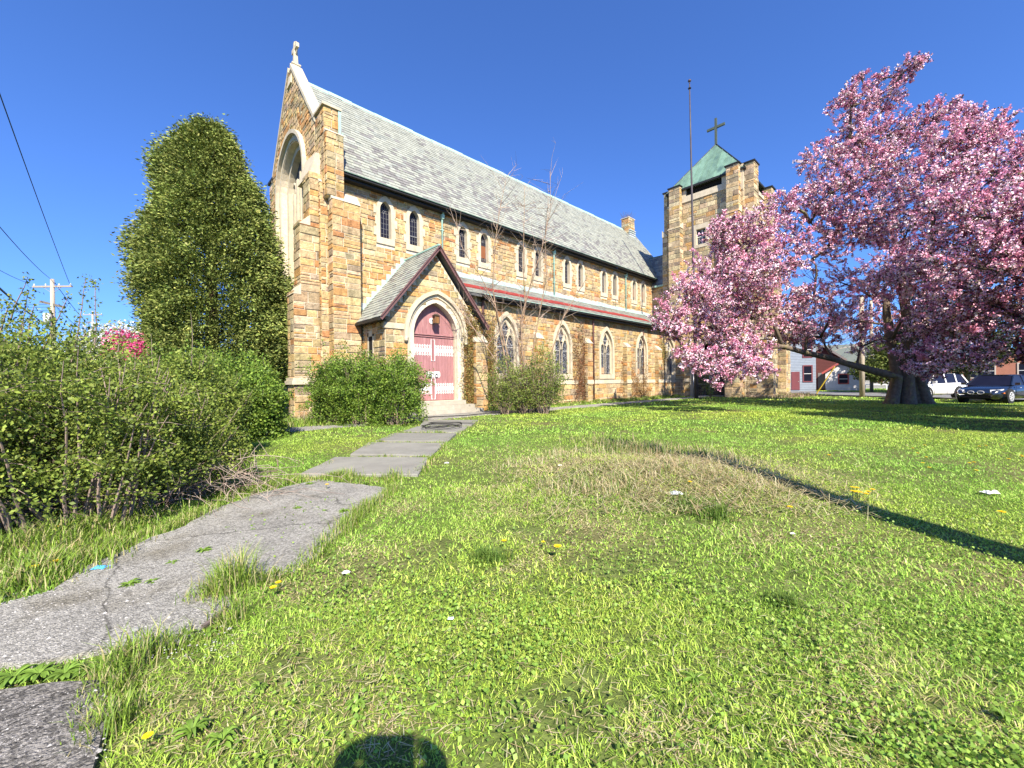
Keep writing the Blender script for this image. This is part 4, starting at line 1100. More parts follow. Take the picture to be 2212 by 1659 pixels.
# gate in the tower portal
gate = thing('chain_link_gate', 'galvanised chain link gate standing in the dark tower archway', 'gate', loc=(36.3, 13.75, 0))
gx = 36.32
for nm, ys in (('gate_leaf', (12.45, 13.72)), ('gate_leaf', (13.78, 15.05))):
    c = MB(); y0_, y1_ = ys
    for y in ys: c.tube([(gx,y,.05),(gx,y,2.0)], .03, 6)
    for z in (.1, 1.1, 2.0): c.tube([(gx,y0_,z),(gx,y1_,z)], .022, 6)
    lf = c.build(nm, M['steel'], gate, smooth=True)
    w = MB(); n_ = 18
    for k in range(-24, n_+1):
        # diamond mesh
        for s in (-1, 1):
            pts = []
            y = y0_ + k*.07; za, zb = .1, 2.0
            ya, yb = (y, y + (zb-za)) if s > 0 else (y + (zb-za), y)
            A_ = Vector((gx, ya, za)); B_ = Vector((gx, yb, zb)); d = B_-A_
            t0, t1 = 0.0, 1.0
            for lim, sg in ((y0_, 1), (y1_, -1)):
                pa_ = (A_.y-lim)*sg; pb_ = (B_.y-lim)*sg
                if pa_ < 0 and pb_ < 0: t0 = 2
                elif pa_ < 0: t0 = max(t0, pa_/(pa_-pb_))
                elif pb_ < 0: t1 = min(t1, pa_/(pa_-pb_))
            if t0 < t1: w.tube([A_+d*t0, A_+d*t1], .003, 3, cap=False)
    w.build('wire_mesh', M['steel'], lf)
for y in (12.38, 15.12):
    c = MB(); c.tube([(gx,y,0),(gx,y,2.15)], .045, 8); c.build('post', M['steel'], gate, smooth=True)

# ---- emit stones and slates: the 300 that show largest singly, the rest joined
def emit(recs, name, rest, m, n=300):
    order = sorted(range(len(recs)), key=lambda i: -recs[i][4]); top = set(order[:n]); mb = MB()
    for i, (vs, fs, t, par, s) in enumerate(recs):
        if i in top:
            b = MB(); b.add(vs, fs, t); b.build(name, m, par)
        else: mb.add(vs, fs, t)
    o = mb.build(rest, m, church); o['kind'] = 'stuff'
emit(STONES, 'stone', 'stone_facing', M['stone'])
emit(SLATES, 'slate', 'slate_covering', M['slate'])
print('stones', len(STONES), 'slates', len(SLATES))
# ---------------------------------------------------------------- vegetation
def unit(v): return v / np.maximum(np.linalg.norm(v, axis=1, keepdims=True), 1e-9)
def leaf_cloud(name, P, S, T, m, parent=None, axis=None, spread=1.0, aspect=0.5, kind=None, origin=None, pts4=True, face=None):
    n = len(P); S = np.asarray(S).reshape(-1, 1)
    a = rng.normal(size=(n, 3))
    if axis is not None: a = unit(unit(np.asarray(axis)) + a * spread * 0.5)
    else: a = unit(a)
    b = rng.normal(size=(n, 3)) if face is None else np.cross(unit(face + rng.normal(size=(n, 3)) * .6), a)
    b = unit(b - a * (a * b).sum(1, keepdims=True))
    v = np.empty((n, 4, 3)); h = a * S * .5; w = b * S * aspect * .5
    nn_ = np.cross(a, b) * S * 0.12
    v[:, 0] = P - h; v[:, 1] = P + w + nn_; v[:, 2] = P + h; v[:, 3] = P - w + nn_
    if origin is None: origin = (float(P[:, 0].mean()), float(P[:, 1].mean()), float(P[:, 2].min()))
    return np_mesh(name, v.reshape(-1, 3), 4, T, m, parent, origin, kind)
def tints(n, cols, jit=0.12, w=None):
    cols = np.array(cols); i = rng.choice(len(cols), n, p=w)
    return np.clip(cols[i] * (1 + rng.normal(size=(n, 1)) * jit) * (1 + rng.normal(size=(n, 3)) * jit * .3), .005, 1)
def wander(a, b, n, amp, rr, bow=0.0):
    a = Vector(a); b = Vector(b); L_ = (b - a).length; out = []; off = Vector((0, 0, 0))
    for i in range(n + 1):
        t = i / n
        if 0 < i < n: off = off + Vector((rr.uniform(-1, 1), rr.uniform(-1, 1), rr.uniform(-.6, .6))) * amp * L_ / n
        p = a.lerp(b, t) + off * math.sin(math.pi * t) + Vector((0, 0, bow * math.sin(math.pi * t)))
        out.append(p)
    return out
def taper(n, r0, r1, e=0.8): return [r0 + (r1 - r0) * (i / n) ** e for i in range(n + 1)]

# ---- tall arborvitae left of the west front
def conifer():
    base = PD(458, 860, 18.6); base.z = 0
    t = thing('conifer_tree', 'tall dark green conifer in front of the church gable end', 'tree', loc=base)
    # half-widths read off the tree, left and right of its axis (metres), by height
    Z = np.array([0.6, 1.6, 2.6, 3.6, 4.6, 5.6, 6.6, 7.6, 8.6, 9.6, 10.6, 11.4, 12.2, 12.9, 13.5])
    Rl = np.array([1.0, 1.7, 2.0, 2.15, 2.3, 2.55, 2.75, 2.7, 2.5, 2.35, 2.15, 1.9, 1.4, .7, .05])
    Rr_ = np.array([2.0, 3.3, 3.7, 3.8, 3.75, 3.6, 3.5, 3.25, 2.9, 2.45, 1.9, 1.5, 1.25, .8, .05])
    n = 5000
    z = rng.uniform(0.7, 13.3, n); th = rng.uniform(0, 2*np.pi, n)
    rl = np.interp(z, Z, Rl); r2 = np.interp(z, Z, Rr_); w = (1 + np.cos(th)) / 2
    rad = rl * (1 - w) + r2 * w
    lump = (vnoise(th * 2.6, z * 1.0, 1.0, 4) - .5) * 1.1 + (vnoise(th * 5, z * 2.0, 1.0, 8) - .5) * .9
    rr_ = rad * (0.90 + lump * .26) * np.where(rng.random(n) < .7, rng.uniform(.84, 1.04, n), rng.uniform(.35, .85, n))
    cx_ = rr_ * np.cos(th); cy_ = rr_ * np.sin(th)
    C = np.stack([base.x + RGT.x*cx_ + FWD.x*cy_, base.y + RGT.y*cx_ + FWD.y*cy_, z], 1)
    out = np.stack([RGT.x*np.cos(th) + FWD.x*np.sin(th), RGT.y*np.cos(th) + FWD.y*np.sin(th), np.full(n, .55)], 1)
    k = 48
    P = np.repeat(C, k, 0) + rng.normal(size=(n*k, 3)) * np.array([.13, .13, .18]) + np.repeat(unit(out), k, 0) * rng.uniform(-.2, .18, (n*k, 1))
    A = np.repeat(out, k, 0) * np.array([1, 1, -.2]) + np.array([0, 0, .1])
    keep = P[:, 0] < 6.05 + 0 * P[:, 1]; keep |= (P[:, 1] < 19.2) & (P[:, 0] < 6.4); P = P[keep]; A = A[keep]
    ct = np.repeat(.75 + .6 * vnoise(th * 4, z * 1.6, 1.0, 31), k)[keep][:, None]
    T = tints(len(P), [(.16, .20, .045), (.21, .255, .06), (.11, .145, .035), (.28, .31, .08)], .16, [.35, .3, .2, .15]) * ct
    leaf_cloud('crown', P, rng.uniform(.08, .19, len(P)), T, M['needle'], t, A, .9, .4)
    tr = MB((.5, .42, .33)); tr.tube([(base.x, base.y, -.1), (base.x, base.y, 3), (base.x+.1, base.y, 8), (base.x, base.y, 13)], [.32, .26, .16, .03], 10); tr.build('trunk', M['bark'], t, smooth=True)
    rr = random.Random(3); lb = MB((.5, .42, .34))
    for i in range(70):
        zz = rr.uniform(1, 12); a = rr.uniform(0, 6.28); r = np.interp(zz, Z, Rl) * .8
        e = base + RGT * (r*math.cos(a)) + FWD * (r*math.sin(a)); e.z = zz + r*.5; e.x = min(e.x, 5.9)
        lb.tube(wander((base.x, base.y, zz), e, 4, .15, rr), taper(4, .05, .012), 4)
    lb.build('limb', M['bark'], t)
conifer()

# ---- spreading pink crab apple
def pink_tree():
    base = PD(1958, 872, 22.4); base.z = 0
    t = thing('flowering_tree', 'large spreading tree covered in pink blossom on the lawn at right', 'tree', loc=base)
    rr = random.Random(5)
    blobs = [ # x, y, depth, radius
        (1478, 640, 21.5, 1.25), (1510, 700, 21, 1.2), (1455, 715, 21, .8), (1545, 590, 21.5, 1.5), (1530, 650, 20.5, 1.4), (1590, 640, 22, 1.6), (1600, 530, 21.5, 1.45), (1655, 480, 21.5, 1.35),
        (1560, 500, 21.2, 1.0), (1690, 560, 21, 1.4), (1640, 590, 20, 1.4), (1690, 440, 22, 1.0), (1560, 720, 21, 1.2), (1625, 690, 22.5, 1.4), (1700, 650, 22, 1.4), (1580, 770, 19.5, .75), (1630, 760, 19.5, .8), (1535, 770, 19.5, .6), (1480, 760, 20.5, .55),
        (1755, 560, 22, 1.5), (1760, 640, 22.5, 1.3), (1750, 480, 22, 1.2), (1770, 720, 23.5, 1.2), (1700, 730, 23.5, 1.1), (1840, 690, 24.5, 1.3), (1815, 610, 23.5, 1.0), (1900, 700, 24, 1.3), (1880, 640, 23.5, 1.1),
        (1790, 420, 21.5, 1.5), (1780, 340, 21.5, 1.2), (1835, 300, 21.5, 1.5), (1840, 230, 21.5, 1.15), (1880, 380, 21, 1.8), (1900, 300, 21.5, 1.6), (1915, 210, 21.3, 1.0), (1958, 150, 21.2, .65), (1835, 205, 21.5, .55), (1985, 135, 21.2, .3), (1860, 165, 21.6, .28), (1905, 170, 21.4, .4),
        (1960, 350, 20.5, 1.9), (1900, 470, 20.5, 1.7), (1840, 500, 21.5, 1.5), (1990, 270, 21.5, 1.3), (2040, 250, 21.5, .95), (2060, 330, 20.5, 1.9), (2000, 430, 19.5, 1.9), (2090, 260, 21, .8), (2120, 290, 20.5, 1.2),
        (2130, 380, 19.5, 2.0), (2080, 470, 19, 1.9), (2170, 480, 18.5, 1.9), (2190, 350, 20, 1.7), (2030, 560, 19.5, 1.6), (2110, 580, 18.5, 1.9), (2200, 590, 18, 1.8), (1970, 600, 20.5, 1.3), (2060, 660, 19, 1.5),
        (2150, 680, 18.5, 1.5), (2215, 690, 18, 1.2), (2010, 700, 20, 1.1), (2020, 770, 19.2, .85), (1990, 800, 19, .5), (2010, 790, 18.6, .75), (1975, 770, 18.8, .7), (2050, 770, 18.6, .8), (2130, 770, 18.8, .7), (2110, 745, 19, .8), (2250, 440, 19, 2.0), (2270, 560, 18, 2.0), (2290, 660, 18, 1.5), (2330, 500, 19, 2.0),
        (1900, 600, 20.5, 1.2), (1960, 660, 20.5, 1.1), (1930, 730, 21, .8), (1800, 660, 22, 1.2), (1730, 700, 21.5, 1.1), (1860, 740, 22.5, .8), (2000, 745, 24, .8), (2030, 720, 24, .9), (1500, 780, 19.3, .7), (1550, 800, 18.8, .6), (1600, 790, 19, .75), (1640, 800, 18.8, .6), (1540, 830, 18.8, .28), (1450, 690, 20, .9), (1960, 500, 22, 1.5), (2050, 400, 23, 1.8), (2150, 550, 22, 1.8), (1930, 560, 24, 1.3), (2050, 600, 23, 1.6), (1990, 690, 24, 1.2), (2090, 690, 24, 1.2), (2200, 660, 22, 1.3)]
    cs = []
    for x, y, D, r in blobs:
        D2 = D - (1.5 if x < 1700 else 0) - (4.2 * min(1, max(0, (x - 1930) / 150)) if y > 330 else 2.5 * min(1, max(0, (x - 1930) / 150)))
        cs.append((PD(x, y, D2), r * D2 / D * (.84 if y < 360 else .9)))
    tr = MB((1, .92, .85))
    # fluted multi-stem trunk: several stems that share a flared foot
    fork = []
    stems = [((-.55, .1), (1915, 640, 22.6), .30), ((-.1, -.15), (1945, 560, 22.2), .33), ((.45, .05), (2030, 560, 21.6), .32), ((.7, -.2), (2120, 620, 20.5), .27), ((-.75, -.1), (1800, 775, 22.4), .27)]
    for (ox, oy), (sx, sy, sD), r in stems:
        foot = base + RGT*ox*1.35 + FWD*oy*1.3; mid = base + RGT*ox*.75 + FWD*oy; mid.z = 1.5
        top = PD(sx, sy, sD)
        foot.z = -.15; low = foot.lerp(mid, .3); low.z = .22
        p = [foot, low, mid] + wander(mid, top, 5, .10, rr)[1:]
        r *= .84; tr.tube(p, [r*1.7, r*1.3, r*1.0, r*.95, r*.88, r*.8, r*.7, r*.6], 10)
        fork.append((p, r))
    core = base + Vector((0, 0, 0))
    tr.tube([core + Vector((0, 0, -.2)), core + Vector((0, 0, .35)), core + Vector((0, 0, 1.0)), core + Vector((0, 0, 1.7))], [.48, .42, .34, .22], 12)
    # the long low limb to the left
    a = fork[4][0][-1]
    low = [a, PD(1740, 762, 21.8), PD(1690, 748, 21.3), PD(1640, 752, 20.8), PD(1590, 745, 20.5)]
    tr.tube(low, [.17, .15, .12, .08, .04], 8)
    up1 = [PD(1690, 748, 21.3), PD(1668, 690, 21.3), PD(1655, 640, 21.3), PD(1640, 590, 21.3), PD(1600, 560, 21.3)]
    tr.tube(up1, [.11, .09, .08, .06, .03], 7)
    trunk = tr.build('trunk', M['bark'], t, smooth=True)
    nodes = [p for st, r in fork for p in st[4:]] + low + up1
    tw = MB((.09, .065, .06))
    for c, r in sorted(cs, key=lambda q: (q[0] - base).length):
        s = min(nodes, key=lambda p: (p - c).length + (0.7 if p.z > c.z + .5 else 0))
        L_ = (c - s).length
        path = wander(s, c, 5, .22, rr, .15 * L_ * .3)
        r0 = min(.13, .03 + .028 * L_); lb = MB((.75, .68, .62)); lb.tube(path, taper(5, r0, .03), 6); lb.build('limb', M['bark'], t, smooth=True)
        if L_ > .8: nodes.extend(path[3:])
        for i in range(int(8 + 7*r)):
            d = Vector((rr.gauss(0, 1), rr.gauss(0, 1), rr.gauss(.15, .8))).normalized()
            st = path[rr.randint(2, 5)]
            tw.tube(wander(st, c + d * r * rr.uniform(.7, 1.15), 3, .3, rr), [.018, .012, .008, .004], 3, cap=False)
    PP = []; TT = []; SS = []
    # long arching shoots that break the outline of the crown
    for c, r in cs:
        q_ = proj(c)
        for i in range(int(5 * r)):
            d = (RGT * rr.gauss(.25, .7) + FWD * rr.gauss(0, .5) + Vector((0, 0, rr.gauss(.55, .5)))).normalized()
            s0 = c + d * r * .75; e = c + d * r * rr.uniform(1.15, 1.5); pth = wander(s0, e, 5, .2, rr); tw.tube(pth, taper(5, .015, .004), 3, cap=False)
            cc = np.array([tuple(pth[j].lerp(pth[j+1], u)) for j in range(5) for u in (.2, .7)]); m_ = 11
            P = np.repeat(cc, m_, 0) + rng.normal(size=(len(cc)*m_, 3)) * .05; PP.append(P)
            TT.append(np.repeat(tints(len(cc), [(.90, .50, .62), (.80, .35, .49), (.55, .20, .30)], .1), m_, 0)); SS.append(rng.uniform(.05, .09, len(P)))
    tw.build('twig', M['twig'], t)
    for c, r in cs:
        q_ = proj(c); thin = 1720 < q_[0] < 1960 and 500 < q_[1] < 760
        nc = int((66 if thin else 96) * r ** 2.0) + 12
        d = unit(rng.normal(size=(nc, 3))); rad = r * rng.uniform(.25, 1.12, (nc, 1)) ** .6
        sq = np.array([1.08, 1.08, .82])
        cc = np.array(c) + d * rad * sq
        nz_ = vnoise(cc[:, 0]*1.1 + cc[:, 2]*.7, cc[:, 1]*1.1 - cc[:, 2]*.9, 1.0, 91)*.6 + vnoise(cc[:, 0]*2.6 + cc[:, 2]*1.9, cc[:, 1]*2.4 + cc[:, 2]*1.3, 1.0, 92)*.4
        kp = nz_ > .40 + .10*rng.normal(size=nc); cc = cc[kp]; d = d[kp]; nc = len(cc)
        if nc == 0: continue
        # sprays: short chains of clusters that follow a twig direction
        dirs = unit(d + rng.normal(size=(nc, 3)) * .5 + np.array([0, 0, .15]))
        k = 5
        ch = np.repeat(cc, k, 0) + np.repeat(dirs, k, 0) * (np.tile(np.arange(k), nc)[:, None] * .10 - .17)
        q = 12
        P = np.repeat(ch, q, 0) + rng.normal(size=(len(ch)*q, 3)) * .036
        PP.append(P)
        base_t = np.repeat(tints(len(ch), [(.92, .57, .68), (.82, .41, .54), (.96, .76, .80), (.40, .12, .21)], .12, [.36, .25, .22, .17]), q, 0)
        T = base_t * (1 + rng.normal(size=(len(P), 1)) * .05)
        br = rng.random(len(P)) < .27
        T[br] = tints(int(br.sum()), [(.10, .035, .045), (.09, .08, .03)], .15)
        TT.append(np.clip(T, .01, .95)); SS.append(rng.uniform(.05, .095, len(P)))
    P = np.concatenate(PP); print('petals', len(P))
    leaf_cloud('crown', P, np.concatenate(SS), np.concatenate(TT), M['petal'], t, None, 1, .85)
pink_tree()

def round_tree(name, label, cat, x, y_top, D, r, h, cols, n=9000, leaf=.25, seed=1, mat_='leaf', trunk_r=.2, group=None, flat=.9, dens=1.0, zlow=.25):
    rr = random.Random(seed); b = PD(x, 860, D); b.z = 0
    t = thing(name, label, cat, loc=b, group=group)
    tr = MB((.8, .75, .7)); tr.tube([(b.x, b.y, -.1), (b.x+rr.uniform(-.2, .2), b.y, h*.35), (b.x, b.y, h*.8)], [trunk_r, trunk_r*.8, trunk_r*.2], 8)
    ks = []
    for i in range(16):
        z = rr.uniform(zlow*h + .1*h, h*.88); a = rr.uniform(0, 6.28); q = r * math.sqrt(max(.05, 1-((z/h-.58)/.48)**2)) * rr.uniform(.35, .8)
        c = Vector((b.x+q*math.cos(a), b.y+q*math.sin(a), z)); ks.append((c, r*rr.uniform(.28, .45)))
        tr.tube(wander((b.x, b.y, z*.55), c, 3, .2, rr), [trunk_r*.35, trunk_r*.25, trunk_r*.15, .02], 5)
    tr.build('trunk', M['bark'], t, smooth=True)
    PP = []
    for c, q in ks:
        m_ = int(n/16); d = unit(rng.normal(size=(m_, 3))); PP.append(np.array(c) + d*q*rng.uniform(.4, 1.15, (m_, 1))*np.array([1, 1, flat]))
    P = np.concatenate(PP); P = P[P[:, 2] > .3]
    leaf_cloud('crown', P, rng.uniform(.6, 1.3, len(P))*leaf, tints(len(P), cols, .14), M[mat_], t, None, 1, .7)
    return t
def bare_tree(name, label, x, D, h, seed, r=.16, group=None, col=(.30, .25, .21)):
    rr = random.Random(seed); b = PD(x, 860, D); b.z = 0
    t = thing(name, label, 'tree', loc=b, group=group)
    tr = MB(col); tw = MB(col)
    def grow(p, d, L_, r_, dep):
        e = p + d*L_; (tr if dep < 2 else tw).tube(wander(p, e, 3, .12, rr), [r_, r_*.9, r_*.75, r_*.6], 6 if dep < 2 else 3, cap=False)
        if dep >= 5: return
        for i in range(rr.choice((2, 3, 3)) if dep < 3 else 3):
            nd = (d + Vector((rr.gauss(0, .5), rr.gauss(0, .5), rr.gauss(.12, .25)))).normalized()
            grow(p.lerp(e, rr.uniform(.55, 1)), nd, L_*rr.uniform(.6, .82), r_*.58, dep+1)
    grow(Vector((b.x, b.y, -.1)), Vector((0, 0, 1)), h*.3, r, 0)
    tr.build('trunk', M['bark'], t); tw.build('branch', M['twig'], t)
    return t
GREEN1 = [(.11, .15, .03), (.09, .12, .025), (.15, .18, .04)]
DARKG = [(.03, .045, .018), (.04, .055, .02), (.05, .06, .025)]
# trees beyond the church and the lawn
bare_tree('bare_tree', 'tall leafless tree behind the right side of the tower', 1745, 58, 15, 21)
bare_tree('bare_tree', 'leafless tree far behind the middle of the pink tree', 1835, 64, 14, 22)
bare_tree('bare_tree', 'leafless tree beyond the wooden poles', 1905, 70, 15, 23)
bare_tree('bare_tree', 'leafless treetop showing over the link roof left of the tower', 1428, 75, 27, 24)
round_tree('background_tree', 'dark evergreen behind the white car at the far right', 'tree', 2090, 0, 36, 4.6, 8, DARKG, 14000, .3, 30)
round_tree('background_tree', 'dark evergreen just left of the brick building', 'tree', 2010, 0, 42, 4.5, 8, DARKG, 12000, .3, 31)
round_tree('background_tree', 'leafy green shrub tree behind the flowering tree trunk', 'tree', 1935, 0, 38, 3.2, 5, GREEN1, 9000, .22, 32)
round_tree('second_flowering_tree', 'dark pink flowering tree cut off by the right edge of the photo', 'tree', 2480, 0, 15.0, 3.4, 10.5, [(.45, .17, .30), (.30, .10, .18), (.60, .28, .42), (.08, .04, .04)], 60000, .12, 33, 'petal', .22)
round_tree('white_blossom_tree', 'white flowering tree above the bushes left of the conifer', 'tree', 258, 0, 34, 3.0, 7.0, [(.78, .76, .72), (.6, .58, .55), (.30, .32, .16)], 16000, .16, 34, 'petal', .14)
round_tree('magenta_blossom_tree', 'small magenta flowering tree just left of the conifer', 'tree', 308, 0, 30, 2.0, 5.6, [(.62, .07, .22), (.5, .05, .16), (.7, .14, .3)], 14000, .15, 35, 'petal', .12)
round_tree('background_tree', 'light green budding tree behind the magenta blossom', 'tree', 322, 0, 44, 3.2, 8.8, [(.20, .24, .07), (.15, .2, .06)], 7000, .2, 36)
for i, (x, D, r, h) in enumerate(((-60, 60, 6, 9), (60, 75, 6, 9), (160, 70, 5, 8), (215, 55, 3.5, 5.5))):
    round_tree('hedgerow_tree', 'green tree in the distant row seen through the left bushes', 'tree', x, 0, D, r, h, GREEN1, 5000, .45, 40+i, group='distant trees left of the church')

def unseen_shade_tree(label, L_, D, r, h, seed, n=60000):  # tree added out of view to throw shade onto the lawn
    t = round_tree('flowering_tree', label, 'tree', 1106, 0, 10, r, h, [(.45,.17,.30),(.30,.10,.18),(.60,.28,.42),(.08,.04,.04)], n, .16, seed, 'petal', .2, zlow=.15)
    t.location = CL(L_, D); return t
unseen_shade_tree('unseen pink flowering tree added outside the right edge nearest the camera to shade the lawn', 16.2, 8.6, 3.0, 6.6, 81)
unseen_shade_tree('unseen pink flowering tree added outside the right edge further back to shade the lawn', 20.6, 13.0, 3.2, 8.0, 82)
# ---- bushes
def bush(label, centres, n, leaf, seed, cols, stems=60, base=None, name='bush', upright=.6, stem_col=(.22, .17, .13), foot=.35, shoots=(), dens=None, under=.0, bare=0.0):
    """centres: (point, rx along view right, ry along view, height); leaves follow arching stems"""
    rr = random.Random(seed); b = base or centres[0][0]; b = Vector((b[0], b[1], 0))
    t = thing(name, label, 'bush', loc=b)
    st = MB(stem_col); PP = []; AA = []; tot = sum(rx*ry*h for _, rx, ry, h in centres)
    for c, rx, ry, h in centres:
        k = max(6, int(stems * rx*ry*h / tot)); m_ = int(n * rx*ry*h / tot); per = max(4, m_ // (k*4))
        for i in range(k):
            a = rr.uniform(0, 6.283); q = math.sqrt(rr.random())
            foot_p = Vector((c[0], c[1], 0)) + RGT*(rx*foot*q*math.cos(a)) + FWD*(ry*foot*q*math.sin(a))
            q2 = rr.uniform(.3, 1.0) ** .6; hz = h * (1 - .42*q2*q2) * rr.uniform(.72, 1.05)
            top = Vector((c[0], c[1], 0)) + RGT*(rx*q2*math.cos(a)) + FWD*(ry*q2*math.sin(a)); top.z = hz
            mid = foot_p.lerp(top, .5); mid.z = hz * upright
            path = []
            for j in range(6):
                u = j/5; path.append(foot_p*(1-u)**2 + mid*2*u*(1-u) + top*u*u + Vector((rr.gauss(0, .025), rr.gauss(0, .025), 0))*h*.3)
            r0 = .008 + .004*h; st.tube(path, taper(5, r0, .003), 4, cap=False)
            for s in range(4):               # side branches carry the leaves
                u = rr.uniform(.25 + under*.3, 1.0); p0 = path[min(5, int(u*5))]
                d = Vector((rr.gauss(0, 1), rr.gauss(0, 1), rr.gauss(.35, .6))).normalized(); Ls = h * rr.uniform(.14, .3)
                e = p0 + d*Ls
                if e.z < .06: e.z = .06 + rr.random()*.1
                st.tube([p0, p0.lerp(e, .5) + Vector((0, 0, Ls*.08)), e], [.005, .0035, .002], 3, cap=False)
                if rr.random() < bare: continue
                u_ = rng.random((per, 1)); P = np.array(p0)*(1-u_) + np.array(e)*u_ + rng.normal(size=(per, 3))*leaf*1.1
                PP.append(P); AA.append(np.tile(np.array(d), (per, 1)))
        # outer shell, so that the leaf mass closes where the bush is full
        ms = int(m_*.62); d = unit(rng.normal(size=(ms, 3)) * np.array([1, 1, .9])); d[:, 2] = np.abs(d[:, 2])*1.0 - .12*rng.random(ms)
        lump = .84 + .3*vnoise(np.arctan2(d[:, 1], d[:, 0])*3 + seed, d[:, 2]*3, 1.2, seed)
        q = (rng.uniform(.55, 1.0, ms)**.5 * lump)[:, None]
        loc = d*q; zz = np.maximum(loc[:, 2]*h, .04 + under*h*rng.uniform(.5, 1.3, ms))
        kp = (zz > h*(.38 + .12*rng.normal(size=ms))) | (rng.random(ms) < .42 - .8*max(0, under-.1)); loc = loc[kp]; zz = zz[kp]; d = d[kp]
        P = np.array([c[0], c[1], 0]) + loc[:, :1]*rx*np.array(RGT) + loc[:, 1:2]*ry*np.array(FWD); P[:, 2] = zz
        PP.append(P); AA.append(d)
    for (p0, e, nl) in shoots:
        p0 = Vector(p0); e = Vector(e); path = wander(p0, e, 5, .08, rr); st.tube(path, taper(5, .01, .003), 4, cap=False)
        for j in range(nl):
            u = j/nl; q = path[min(5, int(u*5.99))].lerp(path[min(5, int(u*5.99)+1)], (u*5.99) % 1)
            PP.append(np.array(q)[None] + rng.normal(size=(5, 3))*leaf*.8); AA.append(rng.normal(size=(5, 3)))
    st.build('stem', M['twig'], t)
    P = np.concatenate(PP); A = np.concatenate(AA); P[:, 2] = np.maximum(P[:, 2], .03)
    cl = (.75 + .5*vnoise(P[:, 0]*1.7 + P[:, 2], P[:, 1]*1.7 + P[:, 2]*1.3, 1.0, seed))[:, None]
    leaf_cloud('foliage', P, rng.uniform(.6, 1.3, len(P))*leaf, tints(len(P), cols, .13)*cl, M['leaf'], t, A, 1.6, .62)
    return t
LG = [(.18, .24, .04), (.14, .19, .03), (.25, .31, .055), (.09, .13, .025)]
LG2 = [(.18, .28, .035), (.13, .22, .028), (.23, .33, .05), (.08, .14, .022)]
def sh(x, y, D): return tuple(PD(x, y, D))
bush('big sprawling thorny green bush at the left edge with bare tangled stems below',
     [(CL(-4.75, 4.25), 1.25, 1.2, 2.25), (CL(-6.1, 4.5), 1.5, 1.4, 2.6), (CL(-4.6, 5.25), .98, 1.0, 1.8), (CL(-4.25, 5.3), .65, .8, 1.3)], 100000, .038, 60, LG, 190, under=.24, bare=.12, foot=.55, stem_col=(.24, .18, .15),
     shoots=[(sh(40, 760, 5), sh(62, 628, 5), 16), (sh(90, 760, 5), sh(148, 640, 5.1), 18), (sh(160, 760, 5), sh(186, 602, 5.2), 20), (sh(205, 760, 5.1), sh(206, 606, 5.2), 20), (sh(20, 700, 5), sh(60, 598, 4.9), 12),
             (sh(110, 740, 4.8), sh(110, 670, 4.8), 14), (sh(60, 760, 4.7), sh(75, 655, 4.7), 12), (sh(0, 720, 4.6), sh(20, 655, 4.6), 12), (sh(250, 790, 5.4), sh(262, 700, 5.4), 10)])
bush('rounded green bush in the middle of the left row behind the sprawling one', [(CL(-6.35, 7.7), 1.25, 1.2, 2.25), (CL(-8.1, 7.9), 1.5, 1.3, 2.5), (CL(-5.75, 7.5), .7, .8, 1.7)], 62000, .055, 61, LG, 110, foot=.5,
     shoots=[(sh(415, 830, 7.6), sh(412, 675, 7.6), 6), (sh(330, 800, 7.6), sh(326, 720, 7.6), 8)])
bush('upright green bush closest to the conifer on its camera side', [(CL(-7.55, 11.0), 1.4, 1.3, 2.5), (CL(-9.3, 11.5), 1.7, 1.5, 2.6), (CL(-6.95, 10.7), .9, 1.0, 1.9)], 66000, .07, 62, LG2, 110, foot=.45)
bush('bright green upright bush left of the church door', [(CL(-4.05, 14.3), 1.0, 1.0, 2.8), (CL(-5.3, 14.5), 1.05, 1.0, 2.75), (CL(-6.4, 14.8), 1.05, 1.0, 2.75)], 66000, .065, 63, LG2, 140, upright=.75, foot=.4,
     shoots=[(sh(700, 790, 14.5), sh(700, 738, 14.5), 12), (sh(775, 790, 14.4), sh(779, 748, 14.4), 10), (sh(730, 790, 14.4), sh(735, 742, 14.4), 10), (sh(898, 870, 14.3), sh(905, 790, 14.3), 14), (sh(860, 800, 14.2), sh(868, 752, 14.2), 10), (sh(675, 810, 14.6), sh(668, 772, 14.6), 8)])
def tangle():
    rr = random.Random(77); b = CL(-4.7, 4.2); t = thing('dry_brush', 'tangle of pale leafless thorny twigs spilling from under the left bush onto the path edge', 'brush', loc=b)
    mb = MB((.34, .27, .22)); md = MB((.19, .13, .11))
    for i in range(300):
        u = rr.random(); p = CL(-6.0 + 2.6*u + rr.gauss(0, .2), 4.35 + 1.0*u + rr.gauss(0, .22), rr.uniform(0, .5))
        e = p + RGT*rr.gauss(.12, .4) - FWD*rr.uniform(-.25, .6) + Vector((0, 0, rr.gauss(-.05, .25))); e.z = max(.03, e.z)
        q = wander(p, e, 4, .3, rr, rr.uniform(0, .15)); (mb if rr.random() < .45 else md).tube(q, taper(4, rr.uniform(.003, .009), .0015), 4, cap=False)
        for k in range(2):
            s = q[rr.randint(1, 3)]; f = s + Vector((rr.gauss(0, .12), rr.gauss(0, .12), rr.gauss(0, .1))); f.z = max(.02, f.z); mb.tube([s, f], [.003, .001], 3, cap=False)
    mb.build('pale_twig', M['twig'], t); md.build('dark_twig', M['twig'], t)
tangle()
bp_ = G(1140, 893)
def P4(x, y, D=18.5): return PD(x, y, D)
